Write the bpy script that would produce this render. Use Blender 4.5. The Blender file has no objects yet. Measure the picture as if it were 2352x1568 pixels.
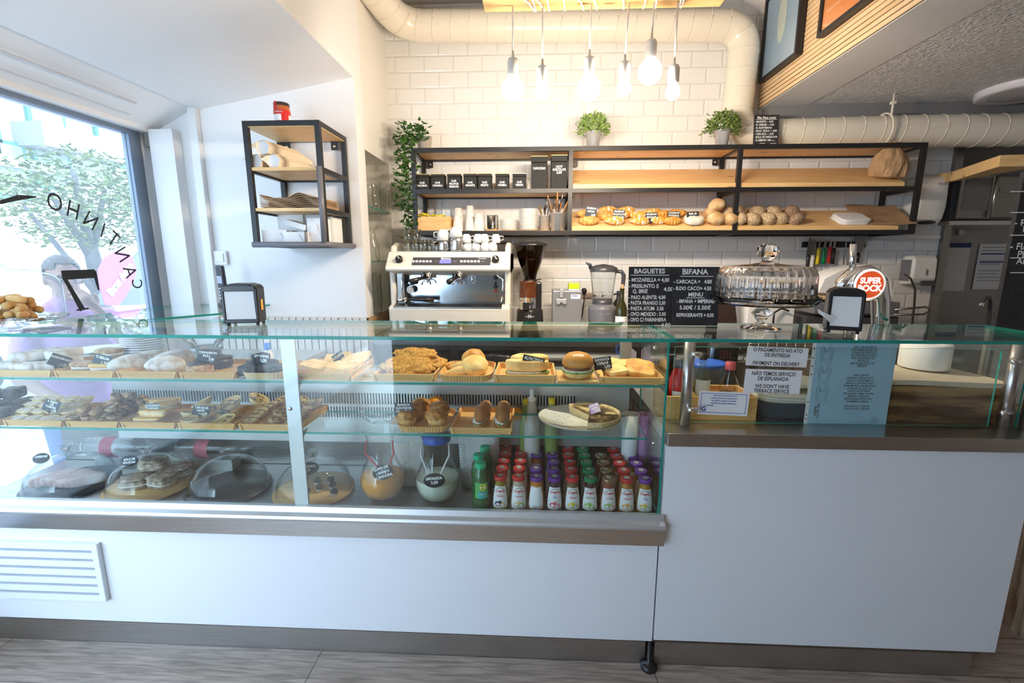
import bpy, math, random
from mathutils import Vector, Matrix, noise
random.seed(7)
S = bpy.context.scene
C = S.collection
PI = math.pi
rad = math.radians
# ---------------------------------------------------------------- camera
IW, IH, FPX = 2352, 1568, 1060.0
TH, PH, CAMZ = rad(10.37), rad(2.66), 1.545
cd = bpy.data.cameras.new('camera'); cam = bpy.data.objects.new('camera', cd); C.objects.link(cam)
cd.sensor_width = 36; cd.lens = 36*FPX/IW; cd.clip_start = 0.05
cam.location = (0, 0, CAMZ); cam.rotation_euler = (PI/2-TH, 0, PH)
S.camera = cam
# ---------------------------------------------------------------- world, sun, exposure
S.view_settings.view_transform = 'Standard'; S.view_settings.look = 'None'
S.view_settings.gamma = 1; S.view_settings.use_curve_mapping = False
S.view_settings.exposure = 1.06
S.cycles.transparent_max_bounces = 32
w = bpy.data.worlds.new('world'); S.world = w; w.use_nodes = True
bg = w.node_tree.nodes['Background']; bg.inputs[0].default_value = (0.60, 0.80, 1.0, 1); bg.inputs[1].default_value = 7.8
sd = bpy.data.lights.new('sun', 'SUN'); sd.energy = 3.0; sd.angle = rad(1); sd.color = (1, .95, .86)
so = bpy.data.objects.new('sun', sd); C.objects.link(so)
so.rotation_euler = Vector((-0.80, -0.22, -0.95)).to_track_quat('-Z', 'Y').to_euler(); so.location = (4, -6, 9)

# ---------------------------------------------------------------- from picture measurements to the room
Rv = Vector((math.cos(PH), math.sin(PH), 0))
Fv = Vector((-math.sin(PH)*math.cos(TH), math.cos(PH)*math.cos(TH), -math.sin(TH)))
Uv = Rv.cross(Fv)
def P(x, y, Y=None, Z=None, X=None):
    d = Fv + Rv*((x-IW/2)/FPX) + Uv*((IH/2-y)/FPX)
    if Y is not None: t = Y/d.y
    elif Z is not None: t = (Z-CAMZ)/d.z
    else: t = X/d.x
    return Vector((0, 0, CAMZ)) + d*t
# ---------------------------------------------------------------- materials
def mat(name, col=(.8, .8, .8), rough=.5, metal=0, spec=.5, coat=0, trans=0, ior=1.45, emit=None, es=0, alpha=1, sss=0):
    m = bpy.data.materials.new(name); m.use_nodes = True
    b = m.node_tree.nodes['Principled BSDF']
    b.inputs['Base Color'].default_value = (*col, 1); b.inputs['Roughness'].default_value = rough
    b.inputs['Metallic'].default_value = metal; b.inputs['IOR'].default_value = ior
    b.inputs['Specular IOR Level'].default_value = spec; b.inputs['Coat Weight'].default_value = coat
    b.inputs['Transmission Weight'].default_value = trans
    if emit: b.inputs['Emission Color'].default_value = (*emit, 1); b.inputs['Emission Strength'].default_value = es
    if sss: b.inputs['Subsurface Weight'].default_value = sss; b.inputs['Subsurface Radius'].default_value = (.01, .006, .003)
    m.diffuse_color = (*col, 1)
    return m
def nd(m, t, **k):
    n = m.node_tree.nodes.new(t)
    for a, v in k.items():
        if hasattr(n, a): setattr(n, a, v)
    return n
def noisy(name, c1, c2, scale=20, rough=.6, bump=.3, dist=.002, stretch=(1, 1, 1), c3=None, detail=4, lo=.35, hi=.65, **k):
    m = mat(name, c1, rough, **k); nt = m.node_tree; L = nt.links; b = nt.nodes['Principled BSDF']
    tc = nd(m, 'ShaderNodeTexCoord'); mp = nd(m, 'ShaderNodeMapping'); mp.inputs['Scale'].default_value = stretch
    L.new(tc.outputs['Object'], mp.inputs[0])
    n = nd(m, 'ShaderNodeTexNoise'); n.inputs['Scale'].default_value = scale; n.inputs['Detail'].default_value = detail
    L.new(mp.outputs[0], n.inputs['Vector'])
    r = nd(m, 'ShaderNodeValToRGB'); e = r.color_ramp.elements
    e[0].position = lo; e[0].color = (*c1, 1); e[1].position = hi; e[1].color = (*c2, 1)
    if c3: q = e.new((lo+hi)/2); q.color = (*c3, 1)
    L.new(n.outputs[0], r.inputs[0]); L.new(r.outputs[0], b.inputs['Base Color'])
    if bump:
        bp = nd(m, 'ShaderNodeBump'); bp.inputs['Strength'].default_value = bump; bp.inputs['Distance'].default_value = dist
        L.new(n.outputs[0], bp.inputs['Height']); L.new(bp.outputs[0], b.inputs['Normal'])
    return m
def wood(name, c1, c2, axis=0, scale=3, knots=True, rough=.45, c3=None):
    st = [26, 26, 26]; st[axis] = 1.6
    m = noisy(name, c1, c2, scale, rough, .12, .0008, tuple(st), detail=6, lo=.3, hi=.7)
    nt = m.node_tree; L = nt.links; b = nt.nodes['Principled BSDF']
    if knots:
        tc = nd(m, 'ShaderNodeTexCoord'); mp = nd(m, 'ShaderNodeMapping'); s2 = [9, 14, 14]; s2[axis] = 4
        mp.inputs['Scale'].default_value = s2; L.new(tc.outputs['Object'], mp.inputs[0])
        v = nd(m, 'ShaderNodeTexVoronoi'); v.inputs['Scale'].default_value = 1.0; L.new(mp.outputs[0], v.inputs['Vector'])
        r = nd(m, 'ShaderNodeValToRGB'); e = r.color_ramp.elements
        e[0].position = .07; e[0].color = (.22, .09, .03, 1); e[1].position = .16; e[1].color = (1, 1, 1, 1)
        L.new(v.outputs['Distance'], r.inputs[0])
        mx = nd(m, 'ShaderNodeMixRGB', blend_type='MULTIPLY'); mx.inputs[0].default_value = .8
        src = b.inputs['Base Color'].links[0].from_socket
        L.new(src, mx.inputs[1]); L.new(r.outputs[0], mx.inputs[2]); L.new(mx.outputs[0], b.inputs['Base Color'])
    return m
def pane(name, tint=(.95, .99, .97), edge=None, rmax=1.0, haze=0, hazecol=(.9, .95, 1), ior=1.5, facing=None):
    """clear sheet or thin wall of glass: what is not mirrored passes straight through"""
    m = bpy.data.materials.new(name); m.use_nodes = True; nt = m.node_tree; L = nt.links; nt.nodes.clear()
    o = nd(m, 'ShaderNodeOutputMaterial'); t = nd(m, 'ShaderNodeBsdfTransparent'); g = nd(m, 'ShaderNodeBsdfGlossy')
    t.inputs[0].default_value = (*tint, 1); g.inputs['Roughness'].default_value = .02; g.inputs[0].default_value = (rmax,)*3+(1,)
    f = nd(m, 'ShaderNodeFresnel'); ge = nd(m, 'ShaderNodeNewGeometry'); mr = nd(m, 'ShaderNodeMapRange')
    mr.inputs['To Min'].default_value = ior; mr.inputs['To Max'].default_value = 1/ior     # same reflectance on both faces of the sheet
    L.new(ge.outputs['Backfacing'], mr.inputs['Value']); L.new(mr.outputs[0], f.inputs[0])
    mx = nd(m, 'ShaderNodeMixShader'); L.new(f.outputs[0], mx.inputs[0]); L.new(t.outputs[0], mx.inputs[1]); L.new(g.outputs[0], mx.inputs[2])
    if facing:                         # thin walls look denser where they are seen edge on
        lw = nd(m, 'ShaderNodeLayerWeight'); lw.inputs[0].default_value = .35
        r = nd(m, 'ShaderNodeValToRGB'); e = r.color_ramp.elements
        e[0].position = .35; e[0].color = (*tint, 1); e[1].position = 1; e[1].color = (*facing, 1)
        L.new(lw.outputs['Facing'], r.inputs[0]); L.new(r.outputs[0], t.inputs[0])
    last = mx
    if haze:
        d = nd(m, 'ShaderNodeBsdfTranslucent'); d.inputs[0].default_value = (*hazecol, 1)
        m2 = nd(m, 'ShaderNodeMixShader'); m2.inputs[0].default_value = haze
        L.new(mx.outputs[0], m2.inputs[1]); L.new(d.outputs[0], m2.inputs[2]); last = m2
    L.new(last.outputs[0], o.inputs[0])
    return m
def brick_mat(name, c1, c2, mort, bw, bh, ms, vec='XZ', bump=.5, rough=.15, off=.5, dist=.004, smooth=.3, offv=(0, 0)):
    m = mat(name, c1, rough); nt = m.node_tree; L = nt.links; b = nt.nodes['Principled BSDF']
    tc = nd(m, 'ShaderNodeTexCoord'); sp = nd(m, 'ShaderNodeSeparateXYZ'); cb = nd(m, 'ShaderNodeCombineXYZ')
    L.new(tc.outputs['Object'], sp.inputs[0]); L.new(sp.outputs[vec[0]], cb.inputs[0]); L.new(sp.outputs[vec[1]], cb.inputs[1])
    mp = nd(m, 'ShaderNodeMapping'); mp.inputs['Location'].default_value = (*offv, 0); L.new(cb.outputs[0], mp.inputs[0])
    t = nd(m, 'ShaderNodeTexBrick'); t.offset = off
    for k_, v_ in (('Color1', (*c1, 1)), ('Color2', (*c2, 1)), ('Mortar', (*mort, 1)), ('Scale', 1), ('Mortar Size', ms), ('Mortar Smooth', smooth), ('Brick Width', bw), ('Row Height', bh), ('Bias', 0)):
        t.inputs[k_].default_value = v_
    L.new(mp.outputs[0], t.inputs[0]); L.new(t.outputs[0], b.inputs['Base Color'])
    return m, t, b
def bumpfrom(m, sock, b, strength=.5, dist=.004, inv=False):
    bp = nd(m, 'ShaderNodeBump', invert=inv); bp.inputs['Strength'].default_value = strength; bp.inputs['Distance'].default_value = dist
    m.node_tree.links.new(sock, bp.inputs['Height']); m.node_tree.links.new(bp.outputs[0], b.inputs['Normal'])

K = {}
K['white'] = mat('white paint', (.86, .86, .86), .55)
K['cream'] = mat('cream paint', (.85, .82, .77), .5)
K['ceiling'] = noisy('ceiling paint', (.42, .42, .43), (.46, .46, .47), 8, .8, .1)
K['stucco'] = noisy('rough plaster', (.58, .58, .60), (.80, .80, .82), 70, .75, 1.0, .012, detail=2)
K['blackm'] = mat('black powder coated steel', (.018, .018, .02), .38)
K['pine'] = wood('pine board', (.80, .48, .19), (.93, .66, .32), 0)
K['pinel'] = wood('light pine board', (.80, .55, .30), (.90, .68, .42), 0, knots=False)
K['bamboo'] = wood('bamboo', (.70, .38, .12), (.86, .55, .22), 0, knots=False, rough=.4)
K['oakdark'] = noisy('dark walnut block', (.10, .045, .02), (.42, .24, .10), 4, .45, .1, .001, (1.2, 1, 9), detail=5, lo=.38, hi=.62)
K['steel'] = noisy('brushed steel', (.50, .49, .48), (.58, .57, .56), 6, .28, .05, .0004, (1, 60, 60), metal=1)
K['steeldk'] = noisy('dark brushed steel', (.23, .22, .21), (.30, .29, .27), 6, .33, .05, .0004, (1, 60, 60), metal=1)
K['steelsatin'] = mat('satin steel sheet', (.62, .63, .63), .42, metal=.6)

K['chrome'] = mat('chrome', (.85, .86, .88), .06, metal=1)
K['lam'] = mat('white glossy laminate', (.86, .885, .92), .12)
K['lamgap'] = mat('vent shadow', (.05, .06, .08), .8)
K['glass'] = pane('clear pane', (.955, .985, .975))
K['winglass'] = pane('street window pane', (.56, .57, .59), haze=.04)  # grey tint tones down the bright street, translucent haze imitates veiling glare
K['edge'] = mat('green glass edge', (.02, .30, .24), .12, emit=None)
K['thin'] = pane('thin glass', (.97, .985, .985), facing=(.28, .33, .34))
K['thinwarm'] = pane('thin cup glass', (.94, .95, .93), facing=(.25, .26, .25), ior=1.6)
K['crystal'] = mat('solid glass', (1, 1, 1), .0, trans=1, ior=1.5)
K['plasticclear'] = pane('clear plastic', (.93, .95, .96), facing=(.5, .54, .56))
K['enamel'] = mat('cream enamel', (.80, .74, .62), .22, coat=.3)
K['black'] = mat('black plastic', (.02, .02, .022), .3)
K['blackmatt'] = mat('matt black', (.018, .018, .018), .7)
K['slate'] = noisy('chalkboard black', (.022, .023, .026), (.035, .036, .04), 30, .6, 0)
K['tagblue'] = mat('dark slate tag', (.03, .045, .065), .5)
K['chalk'] = mat('white chalk pen', (.92, .92, .92), .7)
K['paper'] = mat('white paper', (.88, .88, .88), .7)
K['china'] = mat('white china', (.76, .745, .71), .15, coat=.3)
K['kraft'] = noisy('brown kraft paper', (.36, .22, .12), (.48, .31, .18), 12, .8, .5, .004)
K['kraft2'] = noisy('creased kraft bag', (.40, .24, .12), (.55, .35, .19), 14, .75, 1.0, .02)
K['grey'] = mat('grey plastic', (.17, .17, .19), .35)
K['darkgrey'] = mat('dark grey plastic', (.06, .06, .07), .3)
K['red'] = mat('red plastic', (.65, .03, .03), .25)
K['green'] = mat('green plastic', (.0, .28, .09), .3)
K['purple'] = mat('purple plastic', (.16, .04, .36), .25)
K['gold'] = mat('bronze metallic cap', (.42, .27, .14), .25, metal=.6)
K['blue'] = mat('blue plastic', (.02, .10, .50), .3)
K['yellow'] = mat('yellow plastic', (.90, .68, .03), .35)
K['orange'] = noisy('orange peel', (.90, .36, .02), (.95, .44, .04), 90, .35, .4, .002)
K['lemon'] = noisy('lemon peel', (.88, .70, .06), (.92, .78, .12), 60, .35, .3, .002)
K['pinkfab'] = mat('pink cloth', (.48, .24, .46), .8)
K['skin'] = mat('skin', (.36, .20, .14), .5)
K['hair'] = noisy('greying hair', (.06, .055, .05), (.20, .18, .165), 90, .8, .8, .006)
K['leafA'] = noisy('dark leaves', (.03, .09, .02), (.10, .22, .05), 30, .5, 0)
K['leafB'] = noisy('light leaves', (.15, .28, .05), (.40, .52, .15), 40, .5, 0)
K['leafC'] = noisy('mixed leaves', (.06, .14, .03), (.32, .42, .12), 50, .5, 0)
K['zinc'] = mat('zinc bucket', (.74, .75, .77), .35, metal=.55)
K['mug'] = K['china']
# food
K['croissant'] = noisy('croissant crust', (.55, .24, .05), (.88, .56, .18), 35, .42, .5, .003)
K['sugarcro'] = noisy('sugared croissant', (.78, .38, .06), (.92, .84, .74), 40, .5, .5, .003, lo=.50, hi=.64)
K['icing'] = mat('white icing', (.90, .88, .84), .4)
K['choc'] = noisy('chocolate', (.035, .018, .012), (.09, .045, .03), 60, .35, .6, .002)
K['bread'] = noisy('golden roll', (.62, .36, .15), (.84, .62, .36), 18, .6, .4, .003)
K['seed'] = noisy('seeded roll', (.35, .20, .09), (.80, .64, .42), 160, .7, 1.0, .004, detail=2)
K['darkseed'] = noisy('dark seeded roll', (.22, .12, .06), (.52, .38, .26), 160, .7, 1.0, .004, detail=2)
K['flour'] = noisy('floured bread', (.82, .68, .52), (.90, .84, .76), 18, .8, .4, .003)
K['powder'] = noisy('icing sugar bun', (.50, .34, .24), (.80, .76, .74), 30, .85, .5, .004, lo=.3, hi=.55)
K['cutlet'] = noisy('breadcrumb crust', (.42, .17, .02), (.78, .42, .08), 110, .7, 1.0, .005, detail=3)
K['pastry'] = noisy('pale pastry', (.82, .48, .14), (.93, .68, .30), 22, .6, .5, .003)
K['toast'] = noisy('baked pastry top', (.62, .22, .03), (.88, .52, .13), 22, .5, .5, .004)
K['custard'] = noisy('custard with burnt spots', (.10, .04, .02), (.80, .56, .20), 60, .25, .3, .002, lo=.36, hi=.55)
K['bean'] = noisy('almond filling', (.62, .46, .36), (.88, .78, .70), 70, .7, .6, .002)
K['tartcase'] = noisy('tart case', (.80, .56, .24), (.92, .74, .42), 30, .6, .3, .002)
K['puff'] = noisy('puff pastry case', (.36, .18, .08), (.66, .42, .22), 60, .5, .8, .003)
K['brownie'] = noisy('brownie', (.02, .014, .014), (.08, .05, .04), 70, .6, 1.0, .004)
K['empada'] = noisy('glazed pie crust', (.40, .15, .03), (.76, .42, .13), 25, .3, .6, .005)
K['bun'] = noisy('burger bun', (.52, .19, .03), (.78, .40, .10), 6, .28, .1, .002)
K['patty'] = noisy('burger patty', (.14, .05, .02), (.32, .12, .05), 80, .6, 1, .004)
K['lettuce'] = noisy('lettuce', (.10, .28, .04), (.50, .62, .25), 50, .5, .4, .003)
K['cheese'] = mat('sliced cheese', (.88, .62, .18), .45)
K['ham'] = mat('ham', (.72, .38, .32), .5)
K['quiche'] = noisy('quiche filling', (.06, .03, .015), (.72, .55, .25), 26, .5, .8, .005, lo=.40, hi=.66, c3=(.22, .13, .05))
K['bag'] = noisy('brown crust roll', (.33, .12, .03), (.62, .32, .12), 9, .55, .2, .003)
K['guard'] = noisy('orange sponge', (.78, .42, .12), (.92, .66, .30), 40, .6, .3, .002)
K['salmon'] = noisy('pink glazed slice', (.70, .40, .36), (.88, .76, .74), 10, .5, .2, .002, (1, 6, 1))
K['crumb'] = noisy('crumbly nut cake', (.22, .14, .10), (.62, .50, .40), 70, .8, 1, .006)
K['biscuit'] = noisy('golden biscuit', (.55, .26, .07), (.80, .52, .22), 12, .6, .3, .002)
K['ojuice'] = mat('orange juice', (.85, .36, .03), .25)
K['ljuice'] = mat('cloudy lemonade', (.70, .74, .62), .25)
K['ribbed'] = K['pinel']

# ---------------------------------------------------------------- mesh builder
class MB:
    def __init__(s): s.v = []; s.f = []; s.m = []; s.s = []
    def add(s, vs, fs, mi=0, sm=False, mx=None):
        o = len(s.v)
        s.v += [tuple(mx @ Vector(v)) if mx else tuple(v) for v in vs]
        s.f += [tuple(o+i for i in f) for f in fs]; s.m += [mi]*len(fs); s.s += [sm]*len(fs)
        return s
    def box(s, x0, x1, y0, y1, z0, z1, mi=0, mx=None, sides=None):
        vs = [(x, y, z) for z in (z0, z1) for y in (y0, y1) for x in (x0, x1)]
        fs = [(0, 2, 3, 1), (4, 5, 7, 6), (0, 1, 5, 4), (2, 6, 7, 3), (0, 4, 6, 2), (1, 3, 7, 5)]
        s.add(vs, fs, mi, False, mx)
        if sides is not None:          # sides = material of the narrow faces
            n = len(s.m); d = (x1-x0, y1-y0, z1-z0); k = d.index(min(d))
            for j, ax in enumerate((2, 2, 1, 1, 0, 0)):
                if ax != k: s.m[n-6+j] = sides
        return s
    def quad(s, a, b, c, d, mi=0): return s.add([a, b, c, d], [(0, 1, 2, 3)], mi)
    def lathe(s, pr, n=24, mi=0, sm=True, mx=None, fn=None, a0=0, a1=2*PI, cap=False):
        full = abs(a1-a0-2*PI) < 1e-6; m = n if full else n+1; vs = []; fs = []
        for (r, z) in pr:
            for i in range(m):
                a = a0+(a1-a0)*i/n; rr = max(r, 1e-5)*(fn(a, z) if fn else 1)
                vs.append((rr*math.cos(a), rr*math.sin(a), z))
        for j in range(len(pr)-1):
            for i in range(n):
                k = (i+1) % m
                fs.append((j*m+i, j*m+k, (j+1)*m+k, (j+1)*m+i))
        return s.add(vs, fs, mi, sm, mx)
    def disc(s, r, z, n=24, mi=0, mx=None): return s.lathe([(0, z), (r, z)], n, mi, False, mx)
    def tube(s, pts, r, n=8, mi=0, sm=True, mx=None, caps=True):
        pts = [Vector(p) for p in pts]; k = len(pts); rs = r if isinstance(r, (list, tuple)) else [r]*k
        vs = []; fs = []; up = None
        for i, p in enumerate(pts):
            t = (pts[min(i+1, k-1)]-pts[max(i-1, 0)]).normalized()
            if up is None:
                up = Vector((0, 0, 1)) if abs(t.z) < .9 else Vector((0, 1, 0))
            a = t.cross(up).normalized(); up = a.cross(t).normalized()
            for j in range(n):
                q = 2*PI*j/n; vs.append(p+(a*math.cos(q)+up*math.sin(q))*rs[i])
        for i in range(k-1):
            for j in range(n):
                l = (j+1) % n; fs.append((i*n+j, i*n+l, (i+1)*n+l, (i+1)*n+j))
        if caps: fs.append(tuple(range(n-1, -1, -1))); fs.append(tuple((k-1)*n+j for j in range(n)))
        return s.add(vs, fs, mi, sm, mx)
    def ball(s, c, r, n=20, m=12, mi=0, nz=0, fr=3, seed=0, flat=None, mx=None, fn=None):
        rx, ry, rz = r if isinstance(r, (list, tuple)) else (r, r, r); vs = []; fs = []
        for j in range(m+1):
            p = PI*j/m
            for i in range(n):
                a = 2*PI*i/n; d = Vector((math.sin(p)*math.cos(a), math.sin(p)*math.sin(a), math.cos(p)))
                q = 1+nz*noise.noise(d*fr+Vector((seed*3.7, seed*1.3, seed))) if nz else 1
                if fn: q *= fn(d)
                z = d.z*rz*q
                if flat is not None and z < -flat*rz: z = -flat*rz
                vs.append((c[0]+d.x*rx*q, c[1]+d.y*ry*q, c[2]+z))
        for j in range(m):
            for i in range(n):
                k = (i+1) % n; fs.append((j*n+i, (j+1)*n+i, (j+1)*n+k, j*n+k))
        return s.add(vs, fs, mi, True, mx)
    def sheet(s, w, d, f, nx=12, ny=12, th=0, mi=0, mx=None, sm=True):
        vs = [(-w/2+w*i/nx, -d/2+d*j/ny, f(i/nx, j/ny)) for j in range(ny+1) for i in range(nx+1)]
        fs = [(j*(nx+1)+i, j*(nx+1)+i+1, (j+1)*(nx+1)+i+1, (j+1)*(nx+1)+i) for j in range(ny) for i in range(nx)]
        s.add(vs, fs, mi, sm, mx)
        if th:
            v2 = [(x, y, z-th) for x, y, z in vs]; s.add(v2, [tuple(reversed(q)) for q in fs], mi, sm, mx)
            bd = [i for i in range(nx+1)]+[(j)*(nx+1)+nx for j in range(1, ny+1)]+[ny*(nx+1)+i for i in range(nx-1, -1, -1)]+[j*(nx+1) for j in range(ny-1, 0, -1)]
            e = [vs[i] for i in bd]+[v2[i] for i in bd]; k = len(bd)
            s.add(e, [(i, i+k, (i+1) % k+k, (i+1) % k) for i in range(k)], mi, False, mx)
        return s
    def prism(s, poly, d0, d1, plane='XZ', mi=0, mx=None):
        n = len(poly)
        def q(a, b, d): return {'XZ': (a, d, b), 'YZ': (d, a, b), 'XY': (a, b, d)}[plane]
        vs = [q(a, b, d0) for a, b in poly]+[q(a, b, d1) for a, b in poly]
        return s.add(vs, [tuple(range(n)), tuple(reversed(range(n, 2*n)))]+[(i, i+n, (i+1) % n+n, (i+1) % n) for i in range(n)], mi, False, mx)
    def slab(s, cx, cy, z0, lx, ly, h, mi=0, r=.35, nz=.0, seed=0, n=20, e=4.0, rz=0, m=10, fr=25):
        """soft-edged loaf or block"""
        vs = []; fs = []
        for j in range(m+1):
            t = j/m; ph = PI*t; zz = .5+.5*math.copysign(abs(math.cos(ph))**r, math.cos(ph)); k = abs(math.sin(ph))**r
            for i in range(n):
                a = 2*PI*i/n; ca, sa = math.cos(a), math.sin(a); q = (abs(ca)**e+abs(sa)**e)**(-1/e)*k
                x, y = ca*q*lx/2, sa*q*ly/2
                d = nz*noise.noise(Vector((x*fr+seed, y*fr, zz*h*fr+seed*2)))
                x *= 1+d; y *= 1+d; x, y = x*math.cos(rz)-y*math.sin(rz), x*math.sin(rz)+y*math.cos(rz)
                vs.append((cx+x, cy+y, z0+zz*h*(1+d if zz > .5 else 1)))
        for j in range(m):
            for i in range(n):
                k = (i+1) % n; fs.append((j*n+i, (j+1)*n+i, (j+1)*n+k, j*n+k))
        return s.add(vs, fs, mi, True)
def obj(name, mb, ms, parent=None, loc=None, rot=None, bev=0, seg=2, label=None, subs=0):
    me = bpy.data.meshes.new(name); me.from_pydata(mb.v, [], mb.f)
    ms = ms if isinstance(ms, (list, tuple)) else [ms]
    for m in ms: me.materials.append(K[m] if isinstance(m, str) else m)
    me.polygons.foreach_set('material_index', mb.m); me.polygons.foreach_set('use_smooth', mb.s); me.update()
    o = bpy.data.objects.new(name, me); C.objects.link(o)
    if parent: o.parent = parent
    if loc is not None: o.location = loc
    if rot: o.rotation_euler = rot
    if bev:
        b = o.modifiers.new('bevel', 'BEVEL'); b.width = bev; b.segments = seg; b.limit_method = 'ANGLE'; b.angle_limit = rad(40)
    if label: o['label'] = label
    return o
def tag(o, label, cat, group=None):
    o['label'] = label; o['category'] = cat
    if group: o['group'] = group
    return o
def thing(name, label, cat, loc=(0, 0, 0), rz=0, group=None, rot=None):
    o = bpy.data.objects.new(name, None); C.objects.link(o); o.empty_display_size = .05
    o.location = loc; o.rotation_euler = rot if rot else (0, 0, rz)
    return tag(o, label, cat, group)
def struct(name, mb, ms, **k):
    o = obj(name, mb, ms, **k)
    if not o.parent: o['kind'] = 'structure'
    return o
def dup(root, loc, rz=0, label=None, group=None, scale=None, rot=None):
    r = root.copy(); C.objects.link(r); r.location = loc; r.rotation_euler = rot if rot else (0, 0, rz)
    if scale: r.scale = scale if isinstance(scale, tuple) else (scale,)*3
    if label: r['label'] = label
    if group: r['group'] = group
    for ch in list(root.children):
        c = ch.copy(); C.objects.link(c); c.parent = r
        for g in list(ch.children):
            d = g.copy(); C.objects.link(d); d.parent = c
    return r
def text(s, size, x=0, y=0, off=0, align='CENTER', bold=0, shear=0, jit=0, mb=None, mi=0, wsc=1, rot=0, flip=False, line=.95, res=3):
    """upright lettering facing -Y: x to the right, z up, lying at y=-off"""
    cu = bpy.data.curves.new('t', 'FONT'); cu.body = s; cu.size = size; cu.align_x = align; cu.align_y = 'CENTER'
    cu.offset = bold; cu.shear = shear; cu.resolution_u = res; cu.space_line = line
    o = bpy.data.objects.new('t', cu); me = bpy.data.meshes.new_from_object(o)
    mb = mb or MB(); cr, sr = math.cos(rot), math.sin(rot); vs = []
    for v in me.vertices:
        a, b = v.co.x*wsc, v.co.y
        if jit: a += jit*size*noise.noise(Vector((a*2.3/size, b/size*2, 1+len(s)))); b += jit*size*noise.noise(Vector((a/size*1.7, b/size*2, 7+len(s))))
        a, b = a*cr-b*sr, a*sr+b*cr
        if flip: a = -a
        vs.append((x+a, -off, y+b))
    mb.add(vs, [tuple(p.vertices) for p in me.polygons], mi)
    bpy.data.objects.remove(o); bpy.data.curves.remove(cu); bpy.data.meshes.remove(me)
    return mb
def wrap(mb, rf, a0=-PI/2, dz=0):
    """bend upright lettering (x, z) round a turned body of radius rf(z)"""
    mb.v = [((rf(z+dz)+.0004)*math.cos(a0+x/rf(z+dz)), (rf(z+dz)+.0004)*math.sin(a0+x/rf(z+dz)), z+dz) for x, y, z in mb.v]
    return mb
def rx(a): return Matrix.Rotation(a, 4, 'X')
def ry(a): return Matrix.Rotation(a, 4, 'Y')
def rzm(a): return Matrix.Rotation(a, 4, 'Z')
def tr(x, y, z): return Matrix.Translation((x, y, z))
ORD = ['first', 'second', 'third', 'fourth', 'fifth', 'sixth', 'seventh', 'eighth', 'ninth', 'tenth', 'eleventh', 'twelfth']
# ================================================================ the setting
XL, XW, XR, YB, YF, ZC, ZS = -1.02, -2.25, 1.50, 3.40, 2.77, 3.20, 2.52
# floor of vinyl planks running along the counter
m, t, b = brick_mat('vinyl plank floor', (.42, .35, .30), (.54, .46, .40), (.10, .08, .07), 1.3, .19, .0018, 'XY', rough=.32, off=.37, offv=(.35, .155))
nt = m.node_tree; tc = nd(m, 'ShaderNodeTexCoord'); mp = nd(m, 'ShaderNodeMapping'); mp.inputs['Scale'].default_value = (2.2, 30, 1)
nt.links.new(tc.outputs['Object'], mp.inputs[0]); n1 = nd(m, 'ShaderNodeTexNoise'); n1.inputs['Scale'].default_value = 2.5; n1.inputs['Detail'].default_value = 8; n1.inputs['Distortion'].default_value = .8
nt.links.new(mp.outputs[0], n1.inputs['Vector'])
r = nd(m, 'ShaderNodeValToRGB'); r.color_ramp.elements[0].position = .36; r.color_ramp.elements[0].color = (.62, .60, .58, 1); r.color_ramp.elements[1].position = .66; r.color_ramp.elements[1].color = (1.15, 1.12, 1.1, 1)
nt.links.new(n1.outputs[0], r.inputs[0]); mx = nd(m, 'ShaderNodeMixRGB', blend_type='MULTIPLY'); mx.inputs[0].default_value = 1
nt.links.new(t.outputs[0], mx.inputs[1]); nt.links.new(r.outputs[0], mx.inputs[2]); nt.links.new(mx.outputs[0], b.inputs['Base Color'])
struct('floor', MB().box(XW, 4.15, -3.0, 4.4, -.08, 0), m)
# back wall of bevelled metro tiles
m, t, b = brick_mat('white metro tiles', (.84, .83, .81), (.86, .85, .83), (.66, .64, .62), .2, .1, .011, 'XZ', rough=.08, off=.5, smooth=1.0, offv=(.06, .013))
r = nd(m, 'ShaderNodeValToRGB'); e = r.color_ramp.elements; e[0].position = .78; e[0].color = (.83, .82, .80, 1); e[1].position = 1.0; e[1].color = (.70, .69, .67, 1)
m.node_tree.links.new(t.outputs['Fac'], r.inputs[0]); m.node_tree.links.new(r.outputs[0], b.inputs['Base Color'])
bumpfrom(m, t.outputs['Fac'], b, .55, .006, True); b.inputs['Coat Weight'].default_value = .2
struct('wall_back', MB().box(XL-.6, 2.84, YB, YB+.1, 0, ZC+.1), m)
# kitchen recess in dark steel to the right of the tiles
struct('wall_kitchen', MB().box(2.84, 4.2, 3.90, 4.0, 0, 2.6), mat('dark steel cladding', (.40, .39, .38), .4, metal=.3))
struct('wall_kitchen_return', MB().box(2.80, 2.84, YB+.1, 3.90, 0, 2.6), 'steeldk')
struct('trim_1', MB().box(2.80, 2.85, YB-.03, YB+.01, 0, 2.30), 'steeldk')
# wall facing the camera on the left, and the cream wall with the glass niche
struct('wall_left_front', MB().box(XW-.15, XL-.28, YF, YF+.15, 0, 2.75).box(XL-.28, XL, YF, 2.89, 0, ZC), 'white')
nb = MB().box(XL-.28, XL, 2.89, 3.36, 2.18, ZC).box(XL-.28, XL, 2.89, 3.36, 0, 1.18).box(XL-.28, XL, 3.36, YB, 0, ZC).box(XL-.33, XL-.28, 2.80, YB, 0, ZC)
struct('wall_niche', nb, 'cream')
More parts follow.
